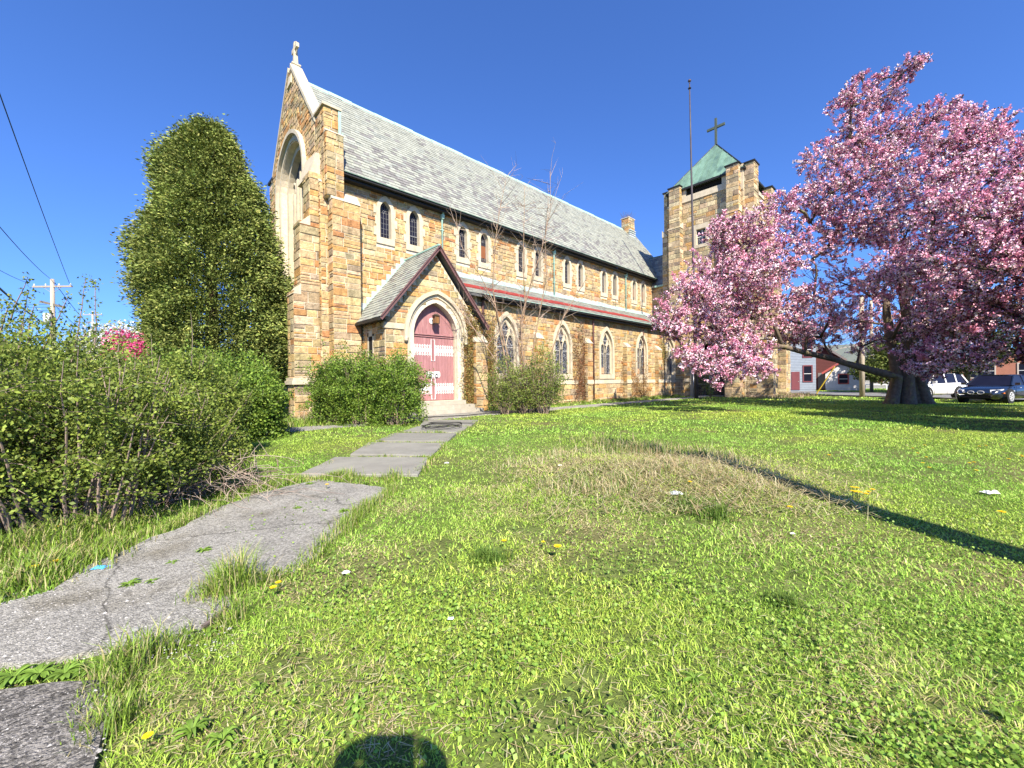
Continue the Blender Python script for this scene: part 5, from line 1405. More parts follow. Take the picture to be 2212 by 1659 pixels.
bush('brushy half leafless bush with a sapling growing through it right of the porch', [(bp_, 1.8, 1.1, 2.4), (PD(1172, 800, 18.3), 1.0, .8, 3.5), (PD(1090, 800, 18.3), .9, .8, 2.9)], 20000, .075, 64, [(.2, .26, .05), (.24, .30, .06), (.14, .18, .04)], 170, base=bp_, foot=.22, under=.25, bare=.45, stem_col=(.22, .165, .12))
# sapling
def sapling():
    rr = random.Random(12); t = thing('bare_sapling', 'tall many-stemmed sapling without leaves right of the red door', 'tree', loc=(bp_.x, bp_.y, 0))
    mb = MB((1.9, 1.55, 1.3)); tw = MB((.34, .26, .20))
    stems = [[(1120, 880), (1090, 770), (1075, 690), (1064, 620), (1070, 520), (1080, 450), (1095, 380)],
             [(1130, 880), (1095, 760), (1070, 660), (1040, 600), (1000, 540), (985, 480)],
             [(1140, 880), (1128, 760), (1125, 690), (1150, 600), (1170, 540), (1190, 450), (1188, 370)],
             [(1145, 880), (1150, 760), (1165, 680), (1180, 600), (1178, 520), (1185, 440)],
             [(1135, 880), (1120, 740), (1135, 660), (1130, 580), (1132, 480), (1133, 400)],
             [(1125, 880), (1085, 800), (1045, 740), (1010, 690), (975, 650)],
             [(1150, 880), (1185, 780), (1215, 690), (1260, 610)]]
    for s in stems:
        D0 = 18.55; dd = rr.uniform(-.25, .25)
        pts = [PD(x, y, D0 + dd*i) for i, (x, y) in enumerate(s)]; n = len(pts)-1
        mb.tube(pts, taper(n, rr.uniform(.035, .055), .006, .9), 6)
        for i in range(1, n+1):
            for k in range(7):
                p0 = pts[i-1].lerp(pts[i], rr.random()); d = (pts[i]-pts[i-1]).normalized()
                e = p0 + (d*.6 + Vector((rr.gauss(0, .5), rr.gauss(0, .5), rr.gauss(.1, .3)))).normalized()*rr.uniform(.6, 1.7)
                q = wander(p0, e, 3, .15, rr); tw.tube(q, [.014, .010, .007, .003], 3, cap=False)
                for j in range(3):
                    p1 = q[rr.randint(1, 3)]; tw.tube([p1, p1 + Vector((rr.gauss(0, .3), rr.gauss(0, .3), rr.gauss(.15, .25)))], [.006, .002], 3, cap=False)
    mb.build('trunk', M['bark'], t, smooth=True); tw.build('twig', M['twig'], t)
sapling()
# small sapling growing in front of the gate
def gate_shrub():
    b = PD(1535, 858, 32.0); b.z = 0; rr = random.Random(8)
    t = thing('small_shrub', 'thin leafy shrub growing in front of the tower gate', 'bush', loc=b); mb = MB((.2, .16, .1)); PP = []
    for i in range(9):
        e = b + Vector((rr.gauss(0, .45), rr.gauss(0, .45), rr.uniform(1.4, 3.0))); q = wander(b, e, 4, .15, rr); mb.tube(q, taper(4, .02, .005), 4)
        for p in q[1:]: PP.append(np.array(p) + rng.normal(size=(22, 3))*.14)
    mb.build('stem', M['twig'], t); P = np.concatenate(PP); leaf_cloud('foliage', P, rng.uniform(.06, .12, len(P)), tints(len(P), LG2, .1), M['leaf'], t)
gate_shrub()

# ---- ivy on the walls
def ivy(label, x0, x1, z0, z1, y, n, seed, cols, dens=lambda x, z: 1.0, ystep=None):
    rr = random.Random(seed); t = thing('ivy_vine', label, 'vine', loc=((x0+x1)/2, y, 0)); mb = MB((.22, .15, .10)); PP = []
    for i in range(int(n/70)):
        x = rr.uniform(x0, x1); z = rr.uniform(0, z0 + (z1-z0)*.5) if rr.random() < .4 else z0; cx_ = (x0+x1)/2; tgt = Vector((min(max(rr.gauss(cx_, (x1-x0)*.32), x0-.25), x1+.25) if x0 > 13.1 else rr.uniform(x0, x1), y-.06, z0 + (z1-z0)*rr.random()**.8))
        q = wander((x, y-.06, z), tgt, 6, .25, rr); q = [Vector((p.x, y-.06, max(0, p.z))) for p in q]; mb.tube(q, taper(6, .012, .004), 3, cap=False)
        for p in q[1:]:
            m_ = 11; u = np.array(p) + rng.normal(size=(m_, 3))*np.array([.16, .0, .16]); u[:, 1] = y - .06 - rng.random(m_)*.07
            k = np.array([rr.random() < dens(a[0], a[2]) for a in u]); PP.append(u[k])
    mb.build('stem', M['twig'], t); P = np.concatenate(PP); P = P[(P[:, 2] > .05)]
    leaf_cloud('foliage', P, rng.uniform(.04, .1, len(P)), tints(len(P), cols, .18), M['leaf'], t, None, 1, .8)
IV = [(.36, .25, .08), (.28, .24, .07), (.20, .20, .05), (.30, .15, .05)]
ivy('dry ivy climbing the porch gable beside the door arch', 12.1, 13.05, .3, 5.2, 16.34, 7000, 70, IV)
ivy('dry ivy covering the wall between the porch and the first aisle window', 13.2, 14.1, .2, 5.5, 16.46, 4800, 71, IV)
ivy('reddish brown ivy on the wall right of the second aisle window', 20.9, 23.0, .1, 5.3, 16.46, 3600, 72, [(.22, .10, .05), (.28, .14, .07), (.16, .1, .05)])
ivy('sparse tan ivy between the third and fourth aisle windows', 26.6, 30.8, .1, 3.2, 16.46, 2600, 73, [(.38, .25, .10), (.28, .16, .07)])
ivy('thin ivy under the eaves near the last aisle window', 32.4, 34.0, 3.4, 5.4, 16.46, 900, 74, IV)
# ---------------------------------------------------------------- poles, wires, houses, cars
def flagpole():
    b = G(1504, 861.5); b.z = 0
    top = PD(1489.5, 182, (b.x*FWD.x + b.y*FWD.y)*.998)
    t = thing('flagpole', 'tall slender dark flagpole in front of the tower', 'flagpole', loc=b)
    pts = [b.lerp(top, k/6) for k in range(7)]; mb = MB((1,1,1)); mb.tube(pts, [.14, .12, .10, .085, .07, .06, .045], 10); mb.build('pole', M['flagpole'], t, smooth=True)
    c = MB((1.2,1,1)); c.lathe([(.0,-.12),(.09,-.07),(.13,0),(.09,.09),(.0,.13)], tuple(top + Vector((0,0,.25))), 10); c.tube([top, top + Vector((0,0,.2))], .035, 6); c.build('finial', M['flagpole'], t, smooth=True)
    c = MB(); c.lathe([(.11,0),(.13,.04),(.08,.1)], tuple(top - Vector((0,0,.35))), 8); c.build('truck', M['black'], t)
flagpole()
def utility_pole(label, x, ytop, D, name='utility_pole', arms=True):
    top = PD(x, ytop, D); b = Vector((top.x, top.y, 0)); t = thing(name, label, 'utility pole', loc=b)
    mb = MB((1,1,1)); mb.tube([b - Vector((0,0,.3)), b.lerp(top, .5), top], [.17, .15, .115], 10); mb.build('pole', M['wood_pole'], t, smooth=True)
    if arms:
        ax_ = RGT
        for dz, L_, nm in ((.55, 1.45, 'crossarm'),):
            c = MB((.9,.9,.9)); p = top - Vector((0,0,dz)); c.bar(p - ax_*L_, p + ax_*L_, .11, .12); c.build(nm, M['wood_pole'], t)
            for s in (-1.35, -.5, .5, 1.35):
                i_ = MB((.6,.6,.62)); i_.lathe([(.02,0),(.05,.03),(.05,.07),(.03,.09),(.045,.12),(.02,.16)], tuple(p + ax_*s + Vector((0,0,.06))), 8); i_.build('insulator', M['plain'], t)
            c = MB(); c.bar(p - ax_*.75, p - Vector((0,0,.5)), .03, .03); c.bar(p + ax_*.75, p - Vector((0,0,.5)), .03, .03); c.build('brace', M['steel'], t)
        c = MB((.4,.4,.4)); p = top - Vector((0,0,1.9)); c.bar(p - ax_*.9 + Vector((0,0,.25)), p + ax_*.9 - Vector((0,0,.2)), .14, .16); c.build('lower_arm', M['wood_pole'], t)
        c = MB((.55,.56,.58)); c.lathe([(.0,0),(.22,.02),(.24,.5),(.22,.8),(.0,.84)], tuple(top - ax_*.0 - FWD*.35 - Vector((0,0,3.4))), 12); c.build('transformer', M['plain'], t, smooth=True)
    return top
utility_pole('weathered wooden utility pole with crossarm behind the left bushes', 113, 603, 30)
utility_pole('shorter distant utility pole behind the white blossom', 200, 672, 62)
wm = mat('black_cable', (.015, .015, .02), .6, tint=False, var=0)
def wire(label, A_, B_, ext=1.6, sag=.6, r=.014, nm='overhead_wire'):
    A_ = Vector(A_); B_ = Vector(B_); E = A_ + (B_ - A_)*ext; pts = []
    for i in range(15):
        u = i/14; pts.append(A_.lerp(E, u) - Vector((0,0,sag*4*u*(1-u))))
    mb = MB(); mb.tube(pts, r, 5); o = mb.build(nm, wm); setp(o, label, 'wire')
pt = PD(113, 603, 30)
wire('steepest overhead wire rising to the top left corner', PD(150, 612, 30), PD(0, 190, 12.5), 1.5, .25, .016)
wire('overhead wire running from the pole top to the left edge', PD(110, 603, 30), PD(0, 472, 15), 1.6, .35, .015)
wire('lower overhead wire left of the crossarm', PD(63, 612, 30), PD(0, 572, 21), 2.4, .3, .015)
wire('thick drooping cable at the left edge below the crossarm', PD(104, 700, 30), PD(0, 606, 12), 1.4, .3, .03)
wire('thin wire running down to the right behind the pole', PD(113, 603, 30), PD(215, 720, 60), 1.0, .5, .022)
wire('second thin wire running right from the lower arm', PD(115, 655, 30), PD(215, 735, 60), 1.0, .5, .02)
for k, y in enumerate((655, 661, 668)):
    wire(('uppermost', 'middle', 'lowest')[k] + ' of three parallel service wires behind the left bushes', PD(-40, y, 33), PD(112, y+2, 31), 1.0, .08, .012)
# wooden posts by the street
for i, (x, yt, yb, D, r, lb) in enumerate(((1861, 640, 858, 31, .17, 'thicker pale wooden pole left of the flowering tree trunk'), (1881.5, 650, 846, 42, .15, 'thinner pale pole just right of the thicker wooden one'))):
    top = PD(x, yt, D); b = Vector((top.x, top.y, 0)); t = thing('wooden_pole', lb, 'pole', loc=b, group=None)
    mb = MB((1.15,1.12,1.05)); mb.tube([b - Vector((0,0,.2)), b.lerp(top, .5), top], [r, r*.93, r*.85], 10); mb.build('pole', M['wood_pole'], t, smooth=True)
    c = MB(); c.lathe([(r*.87,0),(r*.9,.04),(r*.5,.1)], tuple(top), 8); c.build('pole_cap', M['black'], t)
# yellow guy guard
a = PD(1763, 847, 38); a.z = 0; b = PD(1803, 792, 36.5)
gy = thing('guy_wire', 'slanting yellow guy wire guard on the grass right of the tower', 'guy wire', loc=a)
mb = MB((.75,.5,.04)); mb.tube([a, b], .05, 8); mb.build('guard', M['plain'], gy); mb = MB(); mb.tube([b, b + (b-a)*3.2], .012, 4); mb.build('cable', M['steel'], gy)
# low pipe rail
rl = thing('pipe_railing', 'low white pipe railing on the grass behind the poles', 'railing', loc=PD(1840, 836, 52))
pa, pb = PD(1785, 829, 53), PD(1915, 831, 50)
mb = MB((.8,.8,.8)); mb.tube([pa, pb], .045, 6); mb.build('rail', M['plain'], rl)
for k in (0, .33, .66, 1.0):
    p = pa.lerp(pb, k); mb = MB((.8,.8,.8)); mb.tube([(p.x, p.y, 0), tuple(p)], .045, 6); mb.build('post', M['plain'], rl)

def house(name, label, c, rot, w, d, h, rh, wall, roofc, trim, windows=(), door=None, cat='house', boards=True, gable_x=True):
    t = thing(name, label, cat, loc=(c[0], c[1], 0), rot=rot, local=True)
    mb = MB(wall); mb.box((-w/2, -d/2, 0), (w/2, d/2, h))
    if rh > 0: mb.add([(-w/2,-d/2,h),(w/2,-d/2,h),(0,-d/2,h+rh),(-w/2,d/2,h),(w/2,d/2,h),(0,d/2,h+rh)] if not gable_x else [(-w/2,-d/2,h),(-w/2,d/2,h),(-w/2,0,h+rh),(w/2,-d/2,h),(w/2,d/2,h),(w/2,0,h+rh)], [(0,1,2),(3,5,4)])
    wl = mb.build('wall', M['plain'], t)
    if boards:
        b_ = MB(tuple(x*1.03 for x in wall)); z = .3
        while z < h:
            b_.hexa([(-w/2-.02,-d/2-.03,z),(w/2+.02,-d/2-.03,z),(w/2+.02,-d/2,z),(-w/2-.02,-d/2,z),(-w/2-.02,-d/2-.008,z+.17),(w/2+.02,-d/2-.008,z+.17),(w/2+.02,-d/2,z+.17),(-w/2-.02,-d/2,z+.17)]); z += .18
        b_.build('siding', M['plain'], wl, kind='stuff')
    if rh > 0:
        e = .35; r_ = MB(roofc)
        if gable_x: r_.add([(-w/2-e,-d/2-e,h-.15),(w/2+e,-d/2-e,h-.15),(w/2+e,0,h+rh+.08),(-w/2-e,0,h+rh+.08),(w/2+e,d/2+e,h-.15),(-w/2-e,d/2+e,h-.15)], [(0,1,2,3),(3,2,4,5)])
        else: r_.add([(-w/2-e,-d/2-e,h-.15),(-w/2-e,d/2+e,h-.15),(0,d/2+e,h+rh+.08),(0,-d/2-e,h+rh+.08),(w/2+e,d/2+e,h-.15),(w/2+e,-d/2-e,h-.15)], [(0,3,2,1),(3,5,4,2)])
        ro = r_.build('roof', M['plain'], t)
        f = MB(trim)
        if gable_x: f.box((-w/2-e,-d/2-e-.03,h-.3),(w/2+e,-d/2-e,h-.13))
        else:
            for s in (-1, 1): f.bar((s*(w/2+e),-d/2-e-.02,h-.2),(0,-d/2-e-.02,h+rh+.02),.06,.22,(s*.6,0,.8))
        f.build('fascia', M['plain'], ro)
    else:
        f = MB(trim); f.box((-w/2-.1,-d/2-.1,h),(w/2+.1,d/2+.1,h+.3)); f.build('parapet', M['plain'], t)
    for (x, z, ww_, hh) in windows:
        f = MB(trim); 
        for q in (((x-ww_/2-.12,-d/2-.07,z-.12),(x+ww_/2+.12,-d/2-.031,z)), ((x-ww_/2-.12,-d/2-.07,z+hh),(x+ww_/2+.12,-d/2-.031,z+hh+.14)), ((x-ww_/2-.12,-d/2-.07,z),(x-ww_/2,-d/2-.031,z+hh)), ((x+ww_/2,-d/2-.07,z),(x+ww_/2+.12,-d/2-.031,z+hh))): f.box(*q)
        wn_ = f.build('window', M['plain'], t)
        g = MB(); g.box((x-ww_/2,-d/2-.045,z),(x+ww_/2,-d/2-.035,z+hh)); g.build('pane', M['glass'], wn_)
        g = MB((.7,.7,.7)); g.box((x-ww_/2,-d/2-.06,z+hh/2-.03),(x+ww_/2,-d/2-.046,z+hh/2+.03)); g.build('sash', M['plain'], wn_)
    if door:
        x, ww_, hh = door; g = MB(trim); g.box((x-ww_/2,-d/2-.06,.2),(x+ww_/2,-d/2-.031,hh)); dd = g.build('door', M['plain'], t)
        g = MB((.3,.3,.3)); g.box((x+ww_/2-.15,-d/2-.09,1.1),(x+ww_/2-.1,-d/2-.06,1.2)); g.build('handle', M['plain'], dd)
    return t
fr_ = R(YAW - 90)
def face(c): return math.atan2(c[1], c[0]) - math.pi/2
c = PD(1706, 830, 50); house('house', 'pale blue clapboard house with pink trim beside the tower', c, face(c)+.1, 4.2, 7, 6.2, 2.2, (.24,.28,.34), (.14,.13,.13), (.17,.05,.06), [(-1.4,1.2,.7,1.7),(1.35,1.2,.7,1.7),(-1.4,4,.7,1.6),(1.35,4,.7,1.6)], (.2,.8,2.3))
c = PD(1769, 830, 54); house('house', 'dark red two storey house in shade behind the guy wire', c, face(c)+.1, 4.0, 7, 3.9, 1.7, (.085,.022,.02), (.10,.10,.10), (.16,.14,.14), [(-1.2,1.1,.8,1.5),(1.2,1.1,.8,1.5)], (0,.9,2.2), gable_x=False)
c = PD(1848, 830, 60); house('house', 'low white house with wide grey roof behind the poles', c, face(c)-.05, 12, 7, 3.1, 3.4, (.40,.39,.38), (.13,.15,.13), (.30,.05,.05), [(-4.3,1.0,1.0,1.4),(-2.2,1.0,1.0,1.4),(0,1.0,1.0,1.4),(2.4,1.0,1.0,1.4)], (4.2,1.0,2.2))
c = PD(1822, 830, 50); house('garage', 'small white shed with red gable between the houses and poles', c, face(c), 3.4, 3, 2.3, 1.3, (.62,.6,.6), (.4,.09,.08), (.4,.09,.08), [(0,.9,.8,1.0)], None, 'shed', gable_x=False)
c = PD(2215, 830, 52); house('brick_building', 'red brick building at the far right edge behind the cars', c, face(c)+.1, 14, 10, 4.6, 0, (.36,.15,.10), (0,0,0), (.5,.42,.36), [(-3.9,1.4,2.0,1.6),(0,1.4,2.0,1.6),(4,1.4,2.0,1.6)], None, 'building', boards=False)
c = PD(-120, 830, 70); house('house', 'pale distant house hidden behind the left bushes', c, face(c), 9, 8, 5, 2.5, (.5,.5,.48), (.16,.15,.15), (.6,.6,.6), [(-2.5,1.2,1,1.5),(0,1.2,1,1.5),(2.5,1.2,1,1.5)], (1.2,.9,2.2))

# ---- cars
def car(name, label, c, heading, L_, W_, H_, col, suv=False):
    t = thing(name, label, 'car' if not suv else 'suv', loc=(c[0], c[1], 0.05), rot=heading, local=True)
    # profile stations along x (front at +x): belt height, half width, hood/roof outline
    body_top = [(-.5,.62,.80),(-.485,.78,.86),(-.44,.90,.93),(-.34,.95,.97),(-.2,.955,1.0),(.0,.95,1.0),(.14,.93,1.0),(.24,.90,.98),(.36,.83,.94),(.44,.74,.88),(.48,.64,.80),(.5,.52,.70)]
    if suv: body_top = [(-.5,.80,.84),(-.49,.98,.90),(-.44,1.05,.95),(-.34,1.07,.98),(-.2,1.06,1.0),(.0,1.04,1.0),(.14,1.02,1.0),(.24,1.0,.98),(.36,.95,.95),(.44,.88,.90),(.48,.76,.84),(.5,.60,.76)]
    z0 = .2 if not suv else .27; secs = []
    for (fx, zt, hw) in body_top:
        x = fx*L_; w = hw*W_/2; zl = z0 + (.12 if abs(fx) > .47 else 0)
        secs.append([(x, -w*.86, zl), (x, -w*.98, zl+.12), (x, -w*1.0, zl+(zt-zl)*.55), (x, -w*.965, zt-.05), (x, -w*.86, zt), (x, -w*.4, zt+.03), (x, 0, zt+.035),
                     (x, w*.4, zt+.03), (x, w*.86, zt), (x, w*.965, zt-.05), (x, w*1.0, zl+(zt-zl)*.55), (x, w*.98, zl+.12), (x, w*.86, zl)])
    mb = MB(col); k = len(secs[0])
    vs = [p for s in secs for p in s]; fs = []
    for i in range(len(secs)-1):
        for j in range(k): fs.append((i*k+j, i*k+(j+1) % k, (i+1)*k+(j+1) % k, (i+1)*k+j))
    fs.append(tuple(range(k))); fs.append(tuple((len(secs)-1)*k+j for j in range(k))[::-1]); mb.add(vs, fs)
    pm = mat(name + '_paint', (1,1,1), .25, var=.04, spec=.6)
    [n for n in pm.node_tree.nodes if n.type == 'BSDF_PRINCIPLED'][0].inputs['Coat Weight'].default_value = .7
    body = mb.build('body', pm, t, smooth=True)
    # cabin: glass volume and roof
    rz = H_; gx = [(-.42,.96),(-.30,rz-.06),(-.18,rz),(.0,rz),(.08,rz-.03),(.235,.93)] if not suv else [(-.475,1.05),(-.42,rz-.1),(-.3,rz),(.0,rz+.01),(.07,rz-.03),(.25,1.02)]
    def cab(pts, w0, w1, name_, m_, tint, zlo, inset=0):
        g = MB(tint); vs = []; 
        for fx, z in pts:
            x = fx*L_; u = (z-zlo)/(rz-zlo); w = (w0*(1-u)+w1*u)*W_/2 - inset
            vs += [(x, -w, z), (x, w, z)]
        n_ = len(pts); base_l = [(pts[0][0]*L_+.02, -w0*W_/2+inset, zlo-.04), (pts[0][0]*L_+.02, w0*W_/2-inset, zlo-.04), (pts[-1][0]*L_-.02, -w0*W_/2+inset, zlo-.04), (pts[-1][0]*L_-.02, w0*W_/2-inset, zlo-.04)]
        b0 = len(vs); vs += base_l; fs = [(2*i, 2*i+1, 2*i+3, 2*i+2) for i in range(n_-1)]
        fs.append(tuple([b0] + [2*i for i in range(n_)] + [b0+2])); fs.append(tuple([b0+1] + [2*i+1 for i in range(n_)] + [b0+3])[::-1]); fs += [(b0, b0+1, 1, 0), (b0+2, 2*n_-2, 2*n_-1, b0+3)]
        g.add(vs, fs); return g.build(name_, m_, t)
    zb = .95 if not suv else 1.05
    cab(gx, .90, .70, 'window_glass', M['glass'], (1,1,1), zb)
    r_ = MB(col); top = [p for p in gx if p[1] > rz-.12]; vs = []
    for fx, z in top:
        x = fx*L_; w = .71*W_/2 - (rz-z)*.02; vs += [(x,-w-.03,z-.02),(x,-w*.7,z+.025),(x,w*.7,z+.025),(x,w+.03,z-.02)]
    r_.add(vs, [(4*i+j,4*i+j+1,4*i+5+j,4*i+4+j) for i in range(len(top)-1) for j in range(3)]); r_.build('roof', pm, t, smooth=True)
    p_ = MB(col)
    for s in (-1, 1):
        w0, w1 = .90*W_/2+.01, .70*W_/2+.02
        p_.bar((gx[-1][0]*L_, s*w0, gx[-1][1]), (gx[-2][0]*L_, s*w1, gx[-2][1]), .05, .06); p_.bar((gx[0][0]*L_, s*w0, gx[0][1]), (gx[1][0]*L_, s*w1, gx[1][1]), .12, .06)
        for fx in (-.07,) + ((-.27,) if suv else ()): p_.bar((fx*L_, s*w0, zb-.03), ((fx-.01)*L_, s*w1, rz-.03), .07, .04)
    p_.build('pillar', pm, t)
    wb = .295*L_; wr2 = .34 if not suv else .38
    for fx in (wb*1.02, -wb*.97):
        for s in (-1, 1):
            y = s*(W_/2-.10)
            ar_ = MB((.02,.02,.02)); ar_.lathe([(wr2+.07,-.10),(wr2+.07,.115)], (0,0,0), 22); ar_.v = [(fx+v[0], y+s*v[2]*1.02, wr2+v[1]) for v in ar_.v]; ar_.build('wheel_arch', M['plain'], t)
            ty = MB((.02,.02,.02)); ty.lathe([(wr2*.62,-.11),(wr2*.95,-.11),(wr2,-.07),(wr2,.09),(wr2*.95,.125),(wr2*.70,.13)], (0,0,0), 24); ty.v = [(fx+v[0], y+s*v[2], wr2+v[1]) for v in ty.v]
            wh = ty.build('wheel', M['plain'], t, smooth=False)
            rm = MB((.45,.46,.48))
            for q in range(10):
                an = q*math.pi/5; ca, sa = math.cos(an), math.sin(an)
                rm.bar((fx+.05*ca, y+s*.135, wr2+.05*sa), (fx+wr2*.68*ca, y+s*.125, wr2+wr2*.68*sa), .03, .05, (0,1,0))
            rm.tube([(fx+wr2*.69*math.cos(q*math.pi/10), y+s*.13, wr2+wr2*.69*math.sin(q*math.pi/10)) for q in range(21)], .018, 5); rm.build('rim', M['plain'], wh)
    f = L_/2
    for s in (-1, 1):
        zt = .66 if not suv else .78
        hl = MB((.75,.78,.8)); hl.hexa([(f-.30,s*(W_/2-.16),zt-.1),(f-.04,s*(W_/2-.42),zt-.12),(f-.1,s*(W_/2-.46),zt-.1),(f-.5,s*(W_/2-.12),zt-.06),(f-.34,s*(W_/2-.12),zt+.06),(f-.07,s*(W_/2-.42),zt+.01),(f-.14,s*(W_/2-.46),zt+.04),(f-.58,s*(W_/2-.09),zt+.09)])
        hl.build('headlight', mat('headlight_lens', (.6,.62,.65), .15, tint=False, var=.1, spec=.7), t)
        tl = MB((.4,.03,.02)); tl.box((-f+.0,s*(W_/2-.34),zt+.02),(-f+.14,s*(W_/2-.12),zt+.16)); tl.build('tail_light', M['plain'], t)
        if not suv:
            gr = MB((.6,.6,.62)); gr.tube([(f+.005, s*(.06+.13+.13*math.cos(q*math.pi/6)), .56+.085*math.sin(q*math.pi/6)) for q in range(13)], .014, 5); 
            for q in range(5): gr.bar((f+.0, s*(.09+.05*q), .49), (f+.0, s*(.09+.05*q), .63), .008, .01, (0,1,0))
            gr.build('grille', M['plain'], t)
        mi = MB(col); mi.box((.19*L_,s*(W_/2+.0),zb),(.19*L_+.12,s*(W_/2+.18),zb+.13)); mi.build('mirror', pm, t)
        hn = MB((.4,.4,.42) if not suv else col); 
        for fx in (.08, -.15): hn.box((fx*L_, s*(W_/2+.005), zb-.16), (fx*L_+.16, s*(W_/2+.03), zb-.13))
        hn.build('door_handle', pm, t)
        sm_ = MB((.01,.01,.01)); 
        for fx in (.175, -.06, -.27): sm_.box((fx*L_, s*(W_/2-.004), .3), (fx*L_+.012, s*(W_/2+.004), zb-.06))
        sm_.build('door_gap', M['plain'], t)
        if not suv: sg = MB((.6,.15,.02)); sg.box((f-.5,s*(W_/2-.07),.5),(f-.36,s*(W_/2-.03),.56)); sg.build('side_marker', M['plain'], t); vt = MB((.6,.6,.62)); vt.box((.22*L_,s*(W_/2),.62),(.22*L_+.2,s*(W_/2+.012),.65)); vt.build('side_vent', M['plain'], t)
    bp2 = MB((.01,.01,.01)); bp2.box((f-.1,-W_*.3,.27),(f+.0,W_*.3,.42)); bp2.build('lower_intake', M['plain'], t)
    if suv: g2 = MB((.05,.05,.05)); g2.box((f-.05,-.38,.55),(f+.01,.38,.75)); g2.build('grille', M['plain'], t)
    return t
def camdir(l, d): v = RGT*l + FWD*d; return math.atan2(v.y, v.x)
car('dark_car', 'dark navy sedan parked at the right edge facing left', CL(27.7, 23.0), camdir(-.93, -.36), 5.1, 1.9, 1.5, (.006, .009, .018))
car('white_car', 'white sport utility car parked behind the dark sedan', CL(27.7, 27.0), camdir(-.97, -.22), 4.7, 1.85, 1.66, (.78, .78, .78), True)
car('silver_car', 'silver car half hidden behind the flowering tree trunk', CL(36, 36), camdir(-.97, -.22), 4.6, 1.8, 1.5, (.55, .56, .58), True)

# ---- things out of frame whose shadows reach into it
pb_ = CL(4.65, 1.0); t = thing('street_light_pole', 'wooden pole just outside the right edge that casts the long shadow', 'utility pole', loc=pb_)
mb = MB((1,1,1)); mb.tube([pb_ - Vector((0,0,.2)), pb_ + Vector((0,0,4)), pb_ + Vector((0,0,8.2))], [.21, .19, .16], 10); mb.build('pole', M['wood_pole'], t, smooth=True)
def person():
    o_ = CL(-.08, -.52); t = thing('person', 'person in a dark jacket holding a phone up to take the photo', 'person', loc=o_, rot=R(YAW-90), local=True)
    def skin(name, verts, edges, rad, m, root=0):
        me = bpy.data.meshes.new(name); me.from_pydata(verts, edges, []); me.materials.append(m)
        o = finish(name, me, t, (0,0,0)); md = o.modifiers.new('skin', 'SKIN'); me.skin_vertices[0].data[root].use_root = True
        for i, r in enumerate(rad): me.skin_vertices[0].data[i].radius = (r, r) if not isinstance(r, tuple) else r
        o.modifiers.new('sub', 'SUBSURF').render_levels = 1; md.use_smooth_shade = True
        return o
    cloth = mat('dark_jacket', (.03,.035,.05), .9, tint=False); jeans = mat('jeans', (.05,.07,.12), .9, tint=False); sk = mat('skin', (.5,.32,.24), .6, tint=False)
    V = [(0,0,.88),(0,0,1.12),(0,0,1.36),(0,.0,1.45),(0,.02,1.52),(0,.03,1.62),(0,.02,1.70)]
    E = [(i,i+1) for i in range(6)]; Rd = [(.16,.12),(.145,.11),(.18,.12),(.07,.07),(.055,.055),(.085,.1),(.07,.08)]
    # arms and legs as one continuous surface with the torso
    for s in (-1, 1):
        n0 = len(V); V += [(s*.20,0,1.36),(s*.30,.22,1.27),(s*.20+.02,.44,1.40)]; E += [(2,n0),(n0,n0+1),(n0+1,n0+2)]; Rd += [.065,.05,.035]
        n0 = len(V); V += [(s*.1,0,.82),(s*.11,.02,.46),(s*.11,-.01,.09),(s*.12,.14,.03)]; E += [(0,n0),(n0,n0+1),(n0+1,n0+2),(n0+2,n0+3)]; Rd += [.09,.06,.042,.04]
    skin('body', V, E, Rd, cloth)
    for s in (-1, 1):
        base_ = Vector((s*.20+.02,.43,1.39)); V = [tuple(base_), (s*.185+.01,.455,1.44), (s*.16+.01,.475,1.49)]; E = [(0,1),(1,2)]; Rd = [.035,.048,.045]
        for f_ in range(4):
            n0 = len(V); V += [(s*.15+.01,.485,1.45+.024*f_), (s*.12+.01,.492,1.45+.024*f_), (s*.09+.01,.490,1.45+.024*f_)]; E += [(1 if f_ < 2 else 2,n0),(n0,n0+1),(n0+1,n0+2)]; Rd += [.010,.009,.008]
        n0 = len(V); V += [(s*.13+.01,.465,1.43),(s*.10+.01,.47,1.44)]; E += [(1,n0),(n0,n0+1)]; Rd += [.012,.010]
        skin('hand', V, E, Rd, sk, 1)
    h = MB((.06,.04,.03)); h.lathe([(.0,.13),(.06,.12),(.1,.06),(.108,0),(.1,-.05)], (0,.0,1.69), 14); h.build('hair', M['plain'], t, smooth=True)
    for s in (-1, 1): e = MB((.5,.32,.24)); e.lathe([(.0,-.03),(.02,-.01),(.018,.02),(.0,.03)], (s*.095,.01,1.64), 6); e.build('ear', M['plain'], t)
    n = MB((.5,.32,.24)); n.hexa([(-.015,.12,1.61),(.015,.12,1.61),(.01,.1,1.61),(-.01,.1,1.61),(-.008,.115,1.655),(.008,.115,1.655),(.006,.1,1.655),(-.006,.1,1.655)]); n.build('nose', M['plain'], t)
    pp = CL(-.02, -.03, 1.45); p = thing('phone', 'black phone held up in both hands by the photographer', 'phone', loc=pp, rot=R(YAW-90), local=True)
    b = MB((.02,.02,.02)); b.box((-.16,-.008,-.06),(.04,.0,.10)); b.build('case', M['plain'], p)
person()

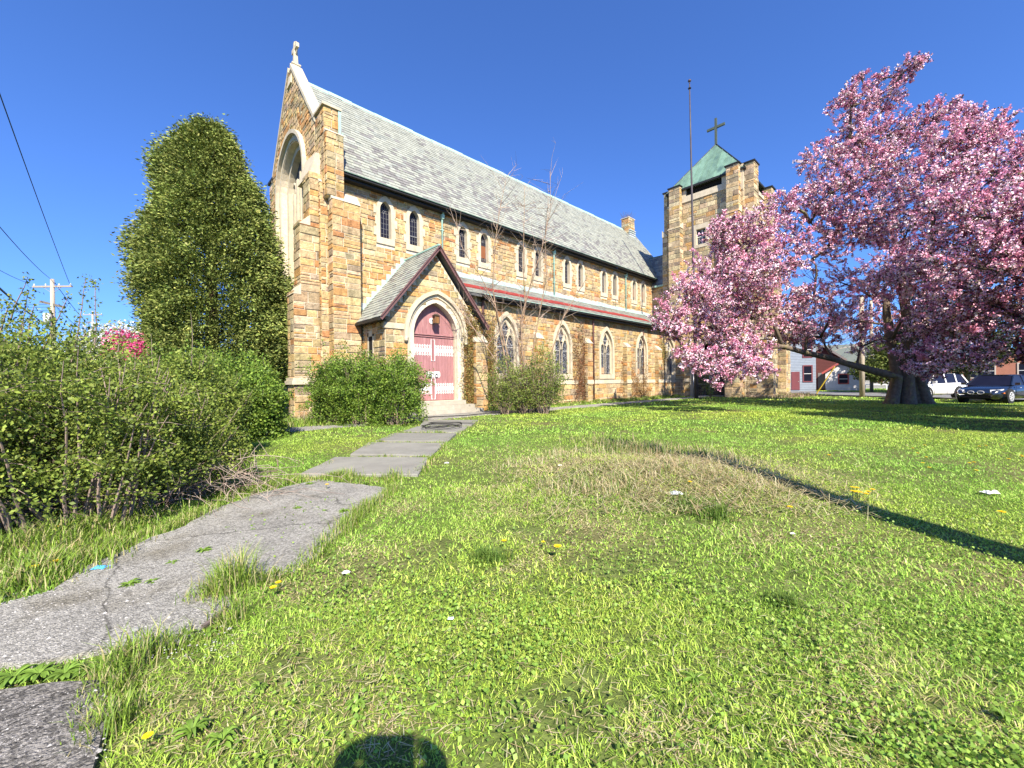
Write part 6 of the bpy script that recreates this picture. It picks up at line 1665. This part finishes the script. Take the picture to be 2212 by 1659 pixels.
# ---- litter and small things
def hose():
    c = G(955, 929); t = thing('garden_hose', 'coiled black hose lying on the walkway near the door', 'hose', loc=c)
    mb = MB(); pts = []
    for i in range(95):
        a = i*.22; r = .55 + .06*math.sin(i*.37) + .0012*i; pts.append((c.x + r*math.cos(a)*1.0 + .04*math.sin(i), c.y + r*math.sin(a)*.8, .08 + .0012*i + .012*math.sin(i*.9)))
    pts += [(c.x+1.0, c.y-.2, .15), (c.x+1.25, c.y+.1, .1)]
    mb.tube(pts, .011, 5); mb.build('tube', M['black'], t, smooth=True)
    g = G(930, 905); mb = MB(); p0 = [G(905, 908), G(935, 904), G(975, 902.5), G(1010, 900.5), G(1045, 897), G(1090, 895)]
    mb.tube([(p.x, p.y, .07) for p in p0], .02, 5); o = mb.build('garden_hose', M['black']); setp(o, 'straight black hose lying across the path in front of the steps', 'hose')
hose()
def scrap(x, y, s, col, label, nm='paper_scrap', cat='litter', seed=0):
    rr = random.Random(seed); c = G(x, y); z = float(gz(c.x, c.y)) + .03
    mb = MB(col); n_ = 5; vs = []
    for j in range(n_+1):
        for i in range(n_+1):
            u = i/n_-.5; v = j/n_-.5; f = 1 - .35*rr.random()*(abs(u) > .4 or abs(v) > .4)
            vs.append((c.x + (RGT.x*u + FWD.x*v*.7)*s*f, c.y + (RGT.y*u + FWD.y*v*.7)*s*f, z + s*(.22*(1-4*u*u*.8)*(1-3*v*v) * rr.uniform(.3, 1.2))))
    mb.add(vs, [(j*(n_+1)+i, j*(n_+1)+i+1, (j+1)*(n_+1)+i+1, (j+1)*(n_+1)+i) for j in range(n_) for i in range(n_)])
    o = mb.build(nm, M['paper']); setp(o, label, cat)
scrap(1462, 1093, .17, (.75,.8,.85), 'crumpled white plastic cup in the rough straw patch', 'plastic_cup', seed=1)
scrap(748, 1247, .07, (.8,.8,.8), 'white paper scrap on the grass beside the worn path', seed=2)
scrap(974, 1348, .045, (.7,.78,.85), 'small pale blue white scrap in the middle foreground grass', seed=3)
scrap(218, 1236, .11, (.10,.42,.75), 'bright blue wrapper on the edge of the path', 'candy_wrapper', seed=4)
scrap(2140, 1071, .2, (.78,.78,.75), 'white paper scrap on the lawn at the far right', seed=5)
scrap(1712, 1166, .05, (.8,.8,.75), 'tiny white scrap at the right side of the lawn', seed=6)
scrap(965, 1003, .09, (.8,.8,.78), 'white scrap in the grass right of the nearest slab', seed=7)
scrap(1210, 1020, .07, (.78,.76,.7), 'small white scrap at the left of the straw patch', seed=8)
# stick at the path's edge
sk_ = thing('fallen_stick', 'dark stick lying at the broken edge of the path', 'stick', loc=G(470, 1355))
mb = MB((.14,.11,.1)); mb.tube([tuple(G(x, y) + Vector((0,0,.045))) for x, y in ((437, 1370), (455, 1358), (473, 1344), (491, 1327))], [.012,.014,.013,.009], 6); mb.build('twig', M['twig'], sk_)
# pebbles
pm = MB(); rr = random.Random(9)
for i in range(900):
    if rr.random() < .6: c = G(rr.uniform(0, 520), rr.uniform(1270, 1440))
    else: c = G(rr.uniform(0, 230), rr.uniform(1500, 1659))
    s = rr.uniform(.002, .006) * (1 if rr.random() < .95 else 2.0); k = rr.uniform(.2, .42); z = .034
    pm.add([(c.x-s,c.y-s*.6,z),(c.x+s,c.y-s*.8,z),(c.x+s*.8,c.y+s*.7,z),(c.x-s*.7,c.y+s*.8,z),(c.x+rr.uniform(-.3,.3)*s,c.y,z+s*.8)], [(0,1,4),(1,2,4),(2,3,4),(3,0,4)], (k,k*.97,k*.93))
setp(pm.build('gravel', M['plain'], kind='stuff'), 'loose pale pebbles scattered on the worn path', 'gravel')
st_ = thing('pebble', 'grey pebble standing alone on the near path', 'stone', loc=G(293, 1378)); mb = MB((.25,.25,.26)); mb.lathe([(.0,0),(.017,.004),(.02,.012),(.012,.022),(.0,.024)], tuple(G(293, 1378) + Vector((0,0,.036))), 7); mb.build('stone', M['plain'], st_)

# dandelions
def dandelion(x, y, label, s=1.0, grp=None):
    c = G(x, y); z = float(gz(c.x, c.y)); h = .075*s + .02
    t = thing('dandelion', label, 'flower', loc=(c.x, c.y, z), group=grp)
    mb = MB((.16,.22,.05)); mb.tube([(c.x,c.y,z),(c.x+.01,c.y,z+h)], .003, 4); mb.build('stem', M['leaf'], t)
    P = []; T = []
    for ring_, (r, k, up) in enumerate(((.024, 20, .1), (.018, 16, .4), (.010, 10, .9))):
        for i in range(k):
            a = 2*math.pi*i/k + ring_*.2; d = Vector((math.cos(a), math.sin(a), up*.7)).normalized(); r_ = r*s; w = .0035*s
            q = Vector((c.x+.01, c.y, z+h)); sd_ = Vector((-math.sin(a), math.cos(a), 0))*w
            P += [q - sd_*.4, q + sd_*.4, q + d*r_ + sd_, q + d*r_ - sd_]; T.append((.85,.60,.02))
    np_mesh('flower_head', np.array([tuple(p) for p in P]), 4, np.array(T), M['petal'], t, (c.x, c.y, z+h))
DL = [(1203, 1213, 'large dandelion in the middle of the foreground lawn', 1.3), (126, 1165, 'single open dandelion in the grass under the left bush', 1.2), (71, 1256, 'lower left dandelion of the pair by the path edge', 1.2), (116, 1243, 'upper right dandelion of the pair by the path edge', 1.2),
      (312, 1638, 'dandelion at the bottom edge left of the photographer shadow', .75), (1087, 1188, 'dandelion behind the dark hollow in the lawn', .9), (1172, 1188, 'small dandelion just behind the large foreground one', .7),
      (1791, 997, 'dandelion at the far end of the long pole shadow', 1.3), (1706, 1128, 'dandelion below the long shadow near its middle', 1.1), (2164, 1129, 'dandelion on the lawn near the right edge', 1.3), (1490, 1083, 'dandelion beside the crumpled plastic cup', 1.0), (587, 1302, 'dandelion in the grass right of the broken path edge', .9),
      (598, 1288, 'small dandelion close behind another at the path edge', .8), (705, 1062, 'dandelion in the weeds between slab and asphalt', 1.1), (487, 1035, 'dandelion in the shade at the foot of the bushes', 1.0)]
for x, y, lb, s in DL: dandelion(x, y, lb, s)
rr = random.Random(14)
for i in range(9): dandelion(1850 + rr.uniform(-14, 40), 1083 + rr.uniform(-8, 12), 'dandelion in the yellow cluster beside the long shadow', 1.15, 'cluster of dandelions by the long shadow')
for i in range(16): dandelion(rr.uniform(1950, 2212), rr.uniform(965, 1040), 'tiny dandelion scattered across the right side of the lawn', 1.0, 'dandelions scattered on the right lawn')
# weeds: rosettes of broad leaves
def rosette(x, y, n, L_, label, cols=((.16,.27,.04),(.21,.34,.055)), seed=0, up=.5, wd=.26):
    L_ = L_ * (.5 if y < 1490 or x < 300 else .3); n = int(n * 1.5); up = up if y < 1490 or x < 300 else 1.0
    rr = random.Random(seed); c = G(x, y); z = float(gz(c.x, c.y)); z = max(z, .03)
    t = thing('weed_plant', label, 'weed', loc=(c.x, c.y, z)); mb = MB()
    for i in range(n):
        a = rr.uniform(0, 6.28); l = L_*rr.uniform(.55, 1.15); d = Vector((math.cos(a), math.sin(a), 0)); s_ = Vector((-d.y, d.x, 0)); w = l*wd*rr.uniform(.7, 1.2); el = up*rr.uniform(.3, 1.6)
        p = [Vector((c.x, c.y, z)) + d*l*u + Vector((0,0,l*el*(1.6*u - u*u*1.35))) for u in (0, .3, .6, .85, 1)]; ws = (.15, .8, 1.0, .6, .05); k = rr.uniform(.8, 1.2); co = tuple(q*k for q in rr.choice(cols))
        vs = []; 
        for q, w_ in zip(p, ws): vs += [q - s_*w*w_*.5 + Vector((0,0,w*.12*w_)), q, q + s_*w*w_*.5 + Vector((0,0,w*.12*w_))]
        mb.add(vs, [(3*j+m_, 3*j+m_+1, 3*j+m_+4, 3*j+m_+3) for j in range(4) for m_ in range(2)], co)
    mb.build('leaf', M['leaf'], t, smooth=True)
W_ = [(438, 1198, 22, .14, 'dark broad leaved weed in the middle of the near path'), (372, 1224, 14, .09, 'small weed growing from the crack left on the near path'), (643, 1104, 26, .10, 'leafy weed tuft at the middle of the asphalt'),
      (745, 1110, 30, .14, 'bright green weed at the right edge of the asphalt'), (700, 1110, 16, .08, 'small weed beside the bright one at the asphalt edge'), (548, 1150, 12, .06, 'tiny yellow green weed on the asphalt'), (491, 1146, 12, .05, 'tiny weed near the left side of the asphalt'),
      (30, 1478, 40, .16, 'leftmost broad leaved weed in the strip between the pavements'), (85, 1470, 40, .15, 'second broad leaved weed in the strip between the pavements'), (140, 1468, 36, .14, 'middle broad leaved weed in the strip between the pavements'), (200, 1460, 34, .14, 'fourth broad leaved weed in the strip between the pavements'), (255, 1455, 34, .14, 'rightmost broad leaved weed in the strip between the pavements'),
      (398, 1385, 12, .12, 'dandelion leaves rising over the path edge by the stick'), (452, 1378, 10, .1, 'pale green leaves just right of the path edge stick'), (415, 1600, 26, .22, 'long leaved weed in the bottom left lawn'), (480, 1620, 22, .2, 'second long leaved weed in the bottom left lawn'), (560, 1500, 18, .14, 'pale weed left of the photographer shadow'), (770, 1540, 26, .16, 'broad weed above the photographer shadow'),
      (2170, 1570, 24, .16, 'broad leaved weed in the bottom right corner'), (1860, 1610, 22, .14, 'broad leaved weed near the bottom right'), (1500, 1480, 18, .12, 'clover like weed right of the lawn centre'), (1320, 1560, 18, .12, 'leafy weed near the bottom centre of the lawn'),
      (330, 1265, 16, .1, 'flat weed at the left edge of the near path'), (280, 1272, 22, .13, 'weed cluster left of the near path below the wrapper'), (670, 1050, 30, .12, 'weed patch left of the gap below the nearest slab'), (730, 1046, 30, .11, 'weed patch at the middle of the gap below the nearest slab'), (790, 1048, 30, .11, 'weed patch at the right of the gap below the nearest slab')]
for i, w in enumerate(W_): rosette(*w, seed=i)
# ---------------------------------------------------------------- lawn grass, one counted-by-nobody sheet of blades
PB = [(np.array([p[0] for p in q]).min(), np.array([p[0] for p in q]).max(), np.array([p[1] for p in q]).min(), np.array([p[1] for p in q]).max()) for q in PATHPOLYS]
def on_path(x, y):
    m = np.zeros(len(x), bool)
    jx = x + (vnoise(x, y, 5, 77) - .5)*.12; jy = y + (vnoise(x, y, 5, 78) - .5)*.12
    for q, bb in zip(PATHPOLYS, PB):
        k = (jx >= bb[0]) & (jx <= bb[1]) & (jy >= bb[2]) & (jy <= bb[3])
        if k.any():
            idx = np.where(k)[0]; m[idx] |= inpoly(jx[idx], jy[idx], q)
    m |= (x > 5.1) & (x < 36) & (y > 16.5) & (y < 29)
    m |= (x > 35.7) & (x < 43) & (y > 9.2) & (y < 29)
    m |= (x > pc-2.2) & (x < pc+2.2) & (y > 15.4) & (y < 19)
    return m
_m = G(1450, 1035); _s = G(1150, 1120)
def straw(x, y):
    dx = x - _m.x; dy = y - _m.y; a = dx*RGT.x + dy*RGT.y; b = dx*FWD.x + dy*FWD.y
    s = .9*np.exp(-((a/2.2)**2 + (b/1.5)**2))
    a2 = x*RGT.x + y*RGT.y; d2 = x*FWD.x + y*FWD.y
    n1 = vnoise(x, y, .9, 51); n2 = vnoise(x, y, 2.6, 52)
    s2 = np.clip((n1 - .42)*1.6, 0, .5) + np.clip((n2 - .55)*.9, 0, .3)
    s2 = s2 * np.clip(1.15 - np.abs(a2 + .2)/4.2, .12, 1) * np.clip(1.7 - d2/7, .15, 1)
    return np.clip(s*(.5 + n2*.8) + s2, 0, .92)
def blades(name, D0, D1, dens, w, h, seg3, seed, label, lateral=1.36):
    area = lateral*(D1*D1 - D0*D0); n = int(area*dens)
    d = np.sqrt(rng.uniform(D0*D0, D1*D1, n)); l = rng.uniform(-1, 1, n)*(lateral*d + .4)
    x = RGT.x*l + FWD.x*d; y = RGT.y*l + FWD.y*d
    k = ~on_path(x, y); k2 = (vnoise(x[k], y[k], 1.7, 95)*.6 + vnoise(x[k], y[k], 5.0, 96)*.4 < .70) | (rng.random(int(k.sum())) < .3); k = np.where(k)[0][k2]
    x = x[k]; y = y[k]; d = d[k]; l = l[k]; n = len(x)
    st = straw(x, y); isst = rng.random(n) < st
    cl = vnoise(x, y, 1.3, 61)*.6 + vnoise(x, y, 4.5, 62)*.4
    # tufts: clump heights vary, straggling tall grass at path edges and on the mound
    hh = h*rng.uniform(.4, 1.15, n)*(.45 + .85*cl)
    mo = mound(x, y)/.22
    hh = hh*(1 + mo*.8)
    ang = rng.uniform(0, 2*np.pi, n); lean = rng.uniform(.3, 1.7, n) + isst*.9
    dx = np.cos(ang)*hh*lean; dy = np.sin(ang)*hh*lean; up = hh/np.sqrt(1 + (lean*.7)**2)
    ww = w*rng.uniform(.6, 1.35, n)
    px = -np.sin(ang + rng.normal(size=n)*.6)*ww/2; py = np.cos(ang + rng.normal(size=n)*.6)*ww/2
    z = gz(x, y) - .005
    g = np.array([(.23,.40,.042), (.30,.48,.055), (.37,.53,.08), (.15,.27,.032), (.46,.58,.12)])
    gi = np.clip((rng.random(n)*.75 + cl*.5)*4.4, 0, 4.99).astype(int); T = g[gi]*(1 + rng.normal(size=(n, 1))*.1)
    yl = vnoise(x, y, .5, 65)[:, None]; T = T*(1 + (yl - .5)*np.array([.5, .12, .1]))*1.1
    s_ = np.array([(.55,.47,.24), (.62,.54,.32), (.42,.34,.17), (.50,.48,.20)])[rng.integers(0, 4, n)]*(1 + rng.normal(size=(n, 1))*.12)
    T = np.where(isst[:, None], s_, T)
    b0 = np.stack([x-px, y-py, z], 1); b1 = np.stack([x+px, y+py, z], 1)
    tip = np.stack([x+dx, y+dy, z+up], 1)
    if seg3:
        m0 = np.stack([x-px*.8+dx*.35, y-py*.8+dy*.35, z+up*.62], 1); m1 = np.stack([x+px*.8+dx*.35, y+py*.8+dy*.35, z+up*.62], 1)
        t0 = np.stack([x-px*.12+dx, y-py*.12+dy, z+up], 1); t1 = np.stack([x+px*.12+dx, y+py*.12+dy, z+up], 1)
        V = np.stack([b0, b1, m1, m0, m0, m1, t1, t0], 1).reshape(-1, 3); T = np.repeat(T, 2, 0)
        o = np_mesh(name, V, 4, np.clip(T, .01, .9), M['grass'], None, (0,0,0), 'stuff')
    else:
        V = np.stack([b0, b1, tip], 1).reshape(-1, 3)
        o = np_mesh(name, V, 3, np.clip(T, .01, .9), M['grass'], None, (0,0,0), 'stuff')
    setp(o, label, 'grass'); print(name, n)
blades('grass', 1.15, 2.7, 9500, .0048, .042, True, 1, 'short patchy lawn grass in the immediate foreground')
blades('grass', 2.7, 5.5, 3800, .0075, .042, True, 2, 'lawn grass with straw patches in the near middle ground')
blades('grass', 5.5, 11, 1350, .015, .048, False, 3, 'mown green lawn in front of the church')
blades('grass', 11, 24, 330, .032, .07, False, 4, 'smooth bright lawn reaching to the church wall and pink tree')
blades('grass', 24, 60, 34, .11, .10, False, 5, 'far lawn beyond the flowering tree towards the street')
# clippings and dry stalks lying on the lawn
def litter_blades(n, x0, x1, y0, y1, L0, L1, w, cols, name, label, zoff=.03, mode=None, rise=.15):
    px = rng.uniform(x0, x1, n); py = rng.uniform(y0, y1, n)
    P = np.array([tuple(G(a, b)) for a, b in zip(px, py)])
    if mode is not None: k = mode(P); P = P[k]
    k = ~on_path(P[:, 0], P[:, 1]); P = P[k]; n = len(P)
    P[:, 2] = gz(P[:, 0], P[:, 1]) + zoff*rng.uniform(.6, 1.5, n)
    a = rng.uniform(0, 2*np.pi, n); L_ = rng.uniform(L0, L1, n); d = np.stack([np.cos(a), np.sin(a), rng.uniform(-rise, rise, n)], 1)*L_[:, None]/2
    s = np.stack([-np.sin(a), np.cos(a), np.zeros(n)], 1)*w/2
    V = np.stack([P-d-s, P-d+s, P+d+s*.5, P+d-s*.5], 1).reshape(-1, 3)
    o = np_mesh(name, V, 4, tints(n, cols, .14), M['grass'], None, (0,0,0), 'stuff'); setp(o, label, 'grass')
SC = [(.5,.43,.24), (.42,.35,.18), (.56,.5,.3), (.3,.22,.12)]
litter_blades(9000, 300, 1900, 1060, 1659, .02, .07, .004, SC, 'grass_clippings', 'dry clippings lying on the foreground lawn', .035, lambda P: rng.random(len(P)) < .25 + straw(P[:, 0], P[:, 1]))
litter_blades(15000, 1060, 1900, 955, 1130, .08, .3, .007, SC, 'dry_straw', 'matted dry straw on the low mound in the lawn', .06, lambda P: rng.random(len(P)) < mound(P[:, 0], P[:, 1])/.22, .5)
# broad small leaves: clover mixed in the lawn at the right
n = 30000; px = rng.uniform(500, 2300, n); py = 1080 + 640*rng.random(n)**.8
P = np.array([tuple(G(a, b)) for a, b in zip(px, py)]); k = rng.random(n) < np.clip((vnoise(P[:, 0], P[:, 1], 1.8, 71) - .35)*2.2, .06, 1); P = P[k]; P[:, 2] = gz(P[:, 0], P[:, 1]) + rng.uniform(.02, .055, len(P))
o = leaf_cloud('clover', P, rng.uniform(.012, .026, len(P)), tints(len(P), [(.24,.38,.06), (.31,.46,.08), (.17,.29,.045)], .12), M['grass'], None, np.tile([0, 0, 0.01], (len(P), 1)) + rng.normal(size=(len(P), 3))*np.array([1, 1, .25]), .1, .9, 'stuff', (0, 0, 0)); setp(o, 'small round clover leaves mixed through the right foreground', 'clover')
# tall tufts along path edges, under the bushes and along the church
def tuft_line(pts, n, h, w, seed, label, spread=.12, cols=((.19,.30,.04), (.26,.38,.05), (.13,.21,.03), (.42,.38,.18)), name='tall_grass'):
    pts = np.array([(p[0], p[1]) for p in pts]); sl = np.linalg.norm(np.diff(pts, axis=0), axis=1); cs_ = np.concatenate([[0], np.cumsum(sl)])
    u = rng.uniform(0, cs_[-1], n); u = u + np.sin(u*5 + seed)*.12; x = np.interp(u, cs_, pts[:, 0]) + rng.normal(size=n)*spread; y = np.interp(u, cs_, pts[:, 1]) + rng.normal(size=n)*spread
    cl = vnoise(x, y, 3.5, seed); hh = h*rng.uniform(.35, 1.2, n)*(.25 + 1.3*cl); ang = rng.uniform(0, 6.283, n); le = rng.uniform(.1, .9, n)
    px = -np.sin(ang)*w/2*rng.uniform(.6, 1.3, n); py = np.cos(ang)*w/2*rng.uniform(.6, 1.3, n); z = gz(x, y) - .004; dx = np.cos(ang)*hh*le; dy = np.sin(ang)*hh*le
    V = np.stack([np.stack([x-px, y-py, z], 1), np.stack([x+px, y+py, z], 1), np.stack([x+px*.8+dx*.4, y+py*.8+dy*.4, z+hh*.65], 1), np.stack([x-px*.8+dx*.4, y-py*.8+dy*.4, z+hh*.65], 1),
                  np.stack([x-px*.8+dx*.4, y-py*.8+dy*.4, z+hh*.65], 1), np.stack([x+px*.8+dx*.4, y+py*.8+dy*.4, z+hh*.65], 1), np.stack([x+dx+px*.1, y+dy, z+hh*.92], 1), np.stack([x+dx-px*.1, y+dy, z+hh*.92], 1)], 1).reshape(-1, 3)
    T = np.repeat(tints(n, cols, .13), 2, 0)
    o = np_mesh(name, V, 4, T, M['grass'], None, (0,0,0), 'stuff'); setp(o, label, 'grass')
def gp(l): return [G(x, y) for x, y in l]
tuft_line(gp([(850,1060),(800,1098),(755,1140),(690,1200),(640,1242),(560,1262),(500,1280),(490,1330)]), 2600, .12, .006, 3, 'ragged grass hanging over the right edge of the near path', .05)
tuft_line(gp([(460,1290),(500,1275),(560,1262)]), 900, .2, .006, 4, 'tall grass tuft at the notch in the near path', .07)
tuft_line(gp([(500,1345),(440,1385),(380,1402),(300,1420),(250,1440),(240,1500),(225,1580),(195,1650)]), 2600, .14, .005, 5, 'grass fringe between the near path and the lower lawn', .05)
tuft_line(gp([(-50,1300),(60,1270),(120,1240),(200,1190),(260,1170)]), 3000, .15, .008, 6, 'tall bright grass growing under the left bush', .16)
tuft_line(gp([(-60,1230),(60,1210),(150,1180),(260,1130)]), 3600, .19, .009, 16, 'long arching grass blades behind the left path edge', .2)
tuft_line(gp([(480,1090),(560,1060),(640,1040),(700,1036),(850,1040)]), 2600, .13, .008, 7, 'weedy grass in the gap between asphalt and slabs', .12)
for i, l in enumerate(([(757,988),(931,992)], [(812,957),(967,959)], [(868,937.5),(994,938.5)], [(907,922.5),(1019,923)])):
    tuft_line(gp(l), 420, .09, .01, 8+i, ('weeds in the joint behind the nearest slab', 'weeds in the joint behind the second slab', 'weeds in the joint behind the third slab', 'weeds in the joint behind the fourth slab')[i], .04)
tuft_line(gp([(650,1030),(757,987),(812,957),(868,937),(905,915)]), 1500, .09, .01, 13, 'grass edge left of the slabs', .06)
tuft_line(gp([(905,1032),(931,991),(967,958),(994,938),(1040,905)]), 1500, .09, .01, 14, 'grass edge right of the slabs', .06)
tuft_line(gp([(1290,955),(1330,965),(1420,985),(1500,1005),(1560,1010)]), 3000, .22, .01, 15, 'uncut grass on top of the low mound, tinted dark along the pole shadow', .35, ((.10,.16,.03), (.14,.22,.04), (.34,.28,.14), (.42,.36,.2)))  # dark blade tints follow the pole shadow over the mound
tuft_line([(13.3,16.1),(18,16.2),(24,16.2),(30,16.2),(35.8,16.2)], 9000, .22, .03, 17, 'overgrown weeds along the foot of the aisle wall', .2)
tuft_line([(1,15.3),(4,15.4),(7.5,15.5)], 2600, .25, .02, 18, 'weeds between the side path and the west buttresses', .5)
tuft_line([(36,9.2),(37,8.6),(40,8.4),(44,8.6)], 2600, .25, .035, 19, 'dry brown brush at the foot of the tower', .5, ((.34,.24,.16), (.26,.18,.12), (.40,.32,.22), (.16,.2,.05)), 'dry_brush')
tuft_line([(5.2,18.3),(6.2,17.4),(7.2,16.4),(6.4,15.6)], 1700, .5, .012, 20, 'heap of dry cut stems beside the door bush', .5, ((.42,.32,.22), (.34,.26,.18), (.46,.38,.28), (.16,.2,.05)), 'dry_brush')
tuft_line(gp([(250,1178),(330,1150),(400,1128),(470,1095)]), 1500, .09, .007, 26, 'short weeds between the bushes and the near path', .09)
tuft_line(gp([(1046,1205),(1072,1212)]), 420, .13, .007, 31, 'unmown tuft of grass left of the large dandelion, tinted dark for a shaded hollow', .06, ((.10,.17,.03), (.15,.24,.04)))  # dark blade tint stands for the shade of a hollow
tuft_line(gp([(1480,1105),(1530,1125)]), 900, .16, .008, 32, 'grass tuft beside the crumpled cup, tinted dark for its shadow', .1, ((.10,.17,.03), (.16,.25,.04)))  # the tuft's shadow is put into its blade colours
tuft_line(gp([(1660,1302),(1690,1306)]), 220, .09, .006, 33, 'small dark tuft in the right foreground lawn', .05, ((.10,.17,.03), (.16,.25,.04)))
for i, l in enumerate(([(1120,1010),(1200,985),(1290,975)], [(1380,1040),(1480,1060),(1600,1065)], [(1180,1060),(1260,1080),(1350,1060)], [(1400,960),(1520,975),(1600,1020)])):
    tuft_line(gp(l), 1000, .12, .009, 40+i, 'rough clumps of long dry grass on the mound, row %s of four from the left' % ('one', 'two', 'three', 'four')[i], .22, ((.50,.43,.24), (.40,.33,.17), (.58,.52,.32), (.14,.22,.04), (.20,.30,.05)))
